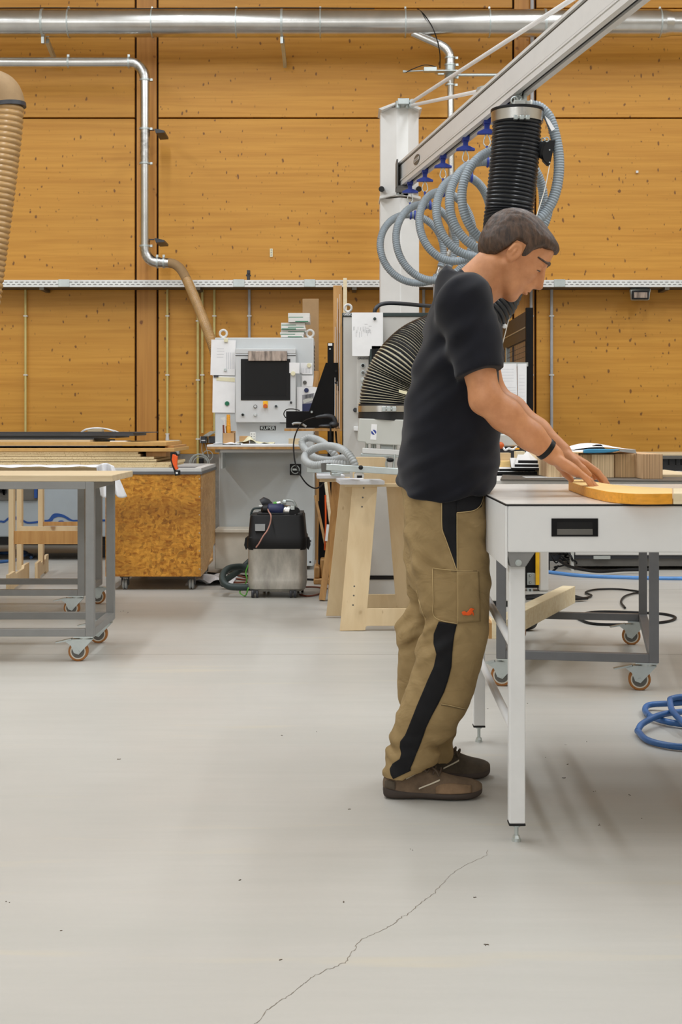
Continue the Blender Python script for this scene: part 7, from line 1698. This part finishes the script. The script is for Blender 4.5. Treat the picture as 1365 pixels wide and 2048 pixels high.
    em2 = patch('orange_emblem', [(944, 1224), (946, 1228), (946.5, 1231)], [(947, 1223), (948.5, 1228), (948, 1231)], 'orange', 2, 4, .0085, thick=.0008)
    # watch
    ax = (WR_R - EL_R); ax = ax / np.linalg.norm(ax); wc = WR_R - ax * .03
    b = MB(); b.cyl(Vector(wc - ax * .008), Vector(wc + ax * .008), .0338, n=30); b.build('wristwatch', 'black', body, bevel=.002)
    # shoes
    def shoe(x0, x1, Y, z_off, ymid, dark):
        L = x1 - x0
        prof = [  # t, centre y offset, half width, sole bottom, sole top, upper top, upper half width factor
            (0, 0, .018, .008, .040, .052, .8), (.03, 0, .028, .002, .040, .072, .9), (.10, 0, .036, 0, .036, .088, .9), (.22, 0, .037, 0, .030, .098, .86), (.32, 0, .036, .002, .028, .104, .8), (.42, 0, .039, .002, .026, .096, .8), (.52, -.001, .044, .0, .026, .083, .82), (.63, -.003, .049, .0, .026, .070, .86), (.75, -.003, .051, .0, .027, .061, .9), (.86, -.001, .047, .001, .029, .056, .92), (.94, .001, .036, .005, .031, .050, .92), (.985, .003, .022, .011, .032, .043, .9), (1, .004, .010, .018, .031, .036, .8)]
        t_ = thing('work_shoe', (x0 + L / 2, Y, 0), 0, None, None) if False else None
        n = 20; U = MB(); So = MB(); vu = []; vs = []
        for t, yo, hw, sb, stp, ut, uf in prof:
            X = x0 + L * t
            for i in range(n):      # upper: arch section
                a = PI * i / (n - 1); r_ = hw * .97; zz = stp - .006
                cx_ = math.cos(a); sz = math.sin(a) ** (.85); wv = r_ * (1 - (1 - uf) * sz * .9)
                vu.append(Vector((X, Y + yo - cx_ * wv * (abs(cx_) ** .0 if True else 1), zz + (ut - zz) * sz)))
            for i in range(n):
                a = 2 * PI * i / n; c_, s_ = math.cos(a), math.sin(a); q = (abs(c_) ** 4 + abs(s_) ** 4) ** .25
                vs.append(Vector((X, Y + yo + hw * 1.03 * c_ / q, (sb + stp) / 2 + (stp - sb) / 2 * s_ / q)))
        m = len(prof)
        fu = [(j * n + i, j * n + i + 1, (j + 1) * n + i + 1, (j + 1) * n + i) for j in range(m - 1) for i in range(n - 1)] + [tuple(range(n)), tuple((m - 1) * n + i for i in range(n))]
        fs = [(j * n + i, j * n + (i + 1) % n, (j + 1) * n + (i + 1) % n, (j + 1) * n + i) for j in range(m - 1) for i in range(n)] + [tuple(range(n)), tuple((m - 1) * n + i for i in range(n))]
        U.add(vu, fu); So.add(vs, fs)
        up = U.build('work_shoe', 'suede' if not dark else 'suededark', body, smooth=70, subsurf=1)
        So.build('sole', 'sole', up, smooth=50, subsurf=1)
        bv2 = BVHTree.FromPolygons(vu, fu)
        def pr(t, z, off=.002):     # point on the near flank
            o = Vector((x0 + L * t, Y - .2, z)); h = bv2.ray_cast(o, Vector((0, 1, 0))); return None if h[0] is None else h[0] - Vector((0, off, 0))
        def strip(a, b_, w, mat, name):
            L1 = []
            for i in range(13):
                u = i / 12; t = a[0] + (b_[0] - a[0]) * u; z = a[1] + (b_[1] - a[1]) * u; p = pr(t, z + w), pr(t, z - w)
                if p[0] is not None and p[1] is not None: L1.append(p)
            if len(L1) < 3: return
            bb = MB(); bb.add([q for p in L1 for q in p], [(2 * i, 2 * i + 1, 2 * i + 3, 2 * i + 2) for i in range(len(L1) - 1)]); bb.build(name, mat, up, solid=.0016)
        strip((.23, .062), (.36, .081), .0022, 'stripe', 'pale_stripe'); strip((.355, .034), (.565, .059), .0022, 'stripe', 'pale_stripe')
        # toe cap and heel counter
        def skin(t0, t1, zlo, zhi, mat, name, off=.0018):
            G = []
            for j in range(15):
                for i in range(13):
                    t = t0 + (t1 - t0) * j / 14; lo_, hi_ = zlo(t), zhi(t); p = pr(t, lo_ + (hi_ - lo_) * i / 12, off)
                    G.append(p)
            if any(g is None for g in G):
                for k in range(len(G)):
                    if G[k] is None: G[k] = G[k - 1] if k and G[k - 1] is not None else next(g for g in G if g is not None)
            bb = MB(); bb.add(G, [(j * 13 + i, j * 13 + i + 1, (j + 1) * 13 + i + 1, (j + 1) * 13 + i) for j in range(14) for i in range(12)]); bb.build(name, mat, up, solid=.0012, smooth=60)
        tops = lambda t: np.interp(t, [p[0] for p in prof], [p[5] for p in prof]); stt = lambda t: np.interp(t, [p[0] for p in prof], [p[4] for p in prof])
        if not dark: skin(.52, .88, lambda t: stt(t) - .004, lambda t: stt(t) + (tops(t) - stt(t)) * .62 * math.sin(PI * min(1, (t - .5) / .5)) ** .5 + .001, 'suede2', 'toe_panel'); skin(.0 + .02, .12, lambda t: stt(t) - .004, lambda t: tops(t) * .86 - .2 * t, 'suededark', 'heel_counter')
        lc = MB()
        for k in range(4):
            t = .40 + .055 * k; z = tops(t); X = x0 + L * t
            lc.tube(cr([(X - .004, Y - .026, z - .012), (X + .004, Y - .012, z + .004), (X + .006, Y + .012, z + .005), (X, Y + .026, z - .010)], 4), .003, 6)
        lc.tube(cr([(x0 + L * .42, Y - .012, tops(.42) + .004), (x0 + L * .38, Y - .03, tops(.4) + .006), (x0 + L * .43, Y - .036, tops(.42) - .012), (x0 + L * .47, Y - .02, tops(.46) + .003)], 5), .0026, 6)
        lc.tube(cr([(x0 + L * .46, Y - .012, tops(.46) + .004), (x0 + L * .52, Y - .034, tops(.5) + .003), (x0 + L * .56, Y - .036, tops(.52) - .014)], 5), .0026, 6)
        lc.build('laces', 'lace', up)
    shoe(PX(766, 4.2), PX(966, 4.2), 4.205, 0, 0, False); shoe(PX(872, 4.44) - .06, PX(982, 4.44), 4.45, 0, 0, True)
man()
# ---------------------------------------------------------------- camera and light
def camera():
    cd = bpy.data.cameras.new('camera'); cd.sensor_fit = 'AUTO'; cd.sensor_width = 36; cd.lens = F / 2048 * 36
    cd.shift_y = -(1024 - HY) / 2048; cd.clip_end = 60
    o = bpy.data.objects.new('camera', cd); C.objects.link(o); o.location = (0, 0, H); o.rotation_euler = (PI / 2, 0, 0)
    bpy.context.scene.camera = o
    for k, x in enumerate((-5.5, -1.2, 3.2)):      # added windows with area lights, unseen behind the camera, as frontal fill
        b = MB(); w_, z0, z1, y = 3.4, 2.2, 4.4, -5.0
        for a in (x - w_ / 2, x - .03, x + w_ / 2 - .06): b.box(a, a + .06, y, y + .06, z0, z1)
        b.box(x - w_ / 2, x + w_ / 2, y, y + .06, z0, z0 + .06).box(x - w_ / 2, x + w_ / 2, y, y + .06, z1 - .06, z1)
        o = b.build('window_%d' % (k + 1), 'white2', smooth=0); tag(o, kind='structure')
        o2 = MB().box(x - w_ / 2, x + w_ / 2, y + .005, y + .012, z0, z1).build('pane', 'paper', o, smooth=0)
        l = bpy.data.lights.new('window_light', 'AREA'); l.shape = 'RECTANGLE'; l.size = w_ - .2; l.size_y = z1 - z0 - .2; l.energy = (92, 74, 36)[k]; l.color = (.95, .975, 1)
        lo = bpy.data.objects.new('window_light', l); C.objects.link(lo); lo.location = (x, y + .09, (z0 + z1) / 2); lo.rotation_euler = (PI / 2, 0, 0)
    for x in (-5.2, -1.6, 2.0, 5.6):
        for y in (-3., .4, 3.6, 6.6, 9.6):
            l = bpy.data.lights.new('ceiling_tube', 'AREA'); l.shape = 'RECTANGLE'; l.size = .35; l.size_y = 2.3; l.energy = 62 * {-3.: .5, .4: .65, 3.6: .9, 6.6: 1.5, 9.6: .8}[y] * ((.15 if y < 2 and x < 4 else .35 if y < 5 and x < 4 else .55 if y < 2 else 2.0 if x > 4 and y < 5 else 1.2) if x > 1 else 1.1 if x > -3 else 1.15); l.color = (.9, .955, 1)
            lo = bpy.data.objects.new('ceiling_tube', l); C.objects.link(lo); lo.location = (x, y, 6.25)
    w = bpy.data.worlds.new('world'); bpy.context.scene.world = w; w.use_nodes = True
    w.node_tree.nodes['Background'].inputs[0].default_value = (.9, .95, 1, 1); w.node_tree.nodes['Background'].inputs[1].default_value = .3
    vs = bpy.context.scene.view_settings; vs.view_transform = 'Standard'; vs.look = 'None'; vs.exposure = -0.05; vs.gamma = 1; vs.use_curve_mapping = False
    bpy.context.scene.cycles.max_bounces = 8; bpy.context.scene.cycles.diffuse_bounces = 5
    bpy.context.scene.cycles.use_denoising = True
camera()
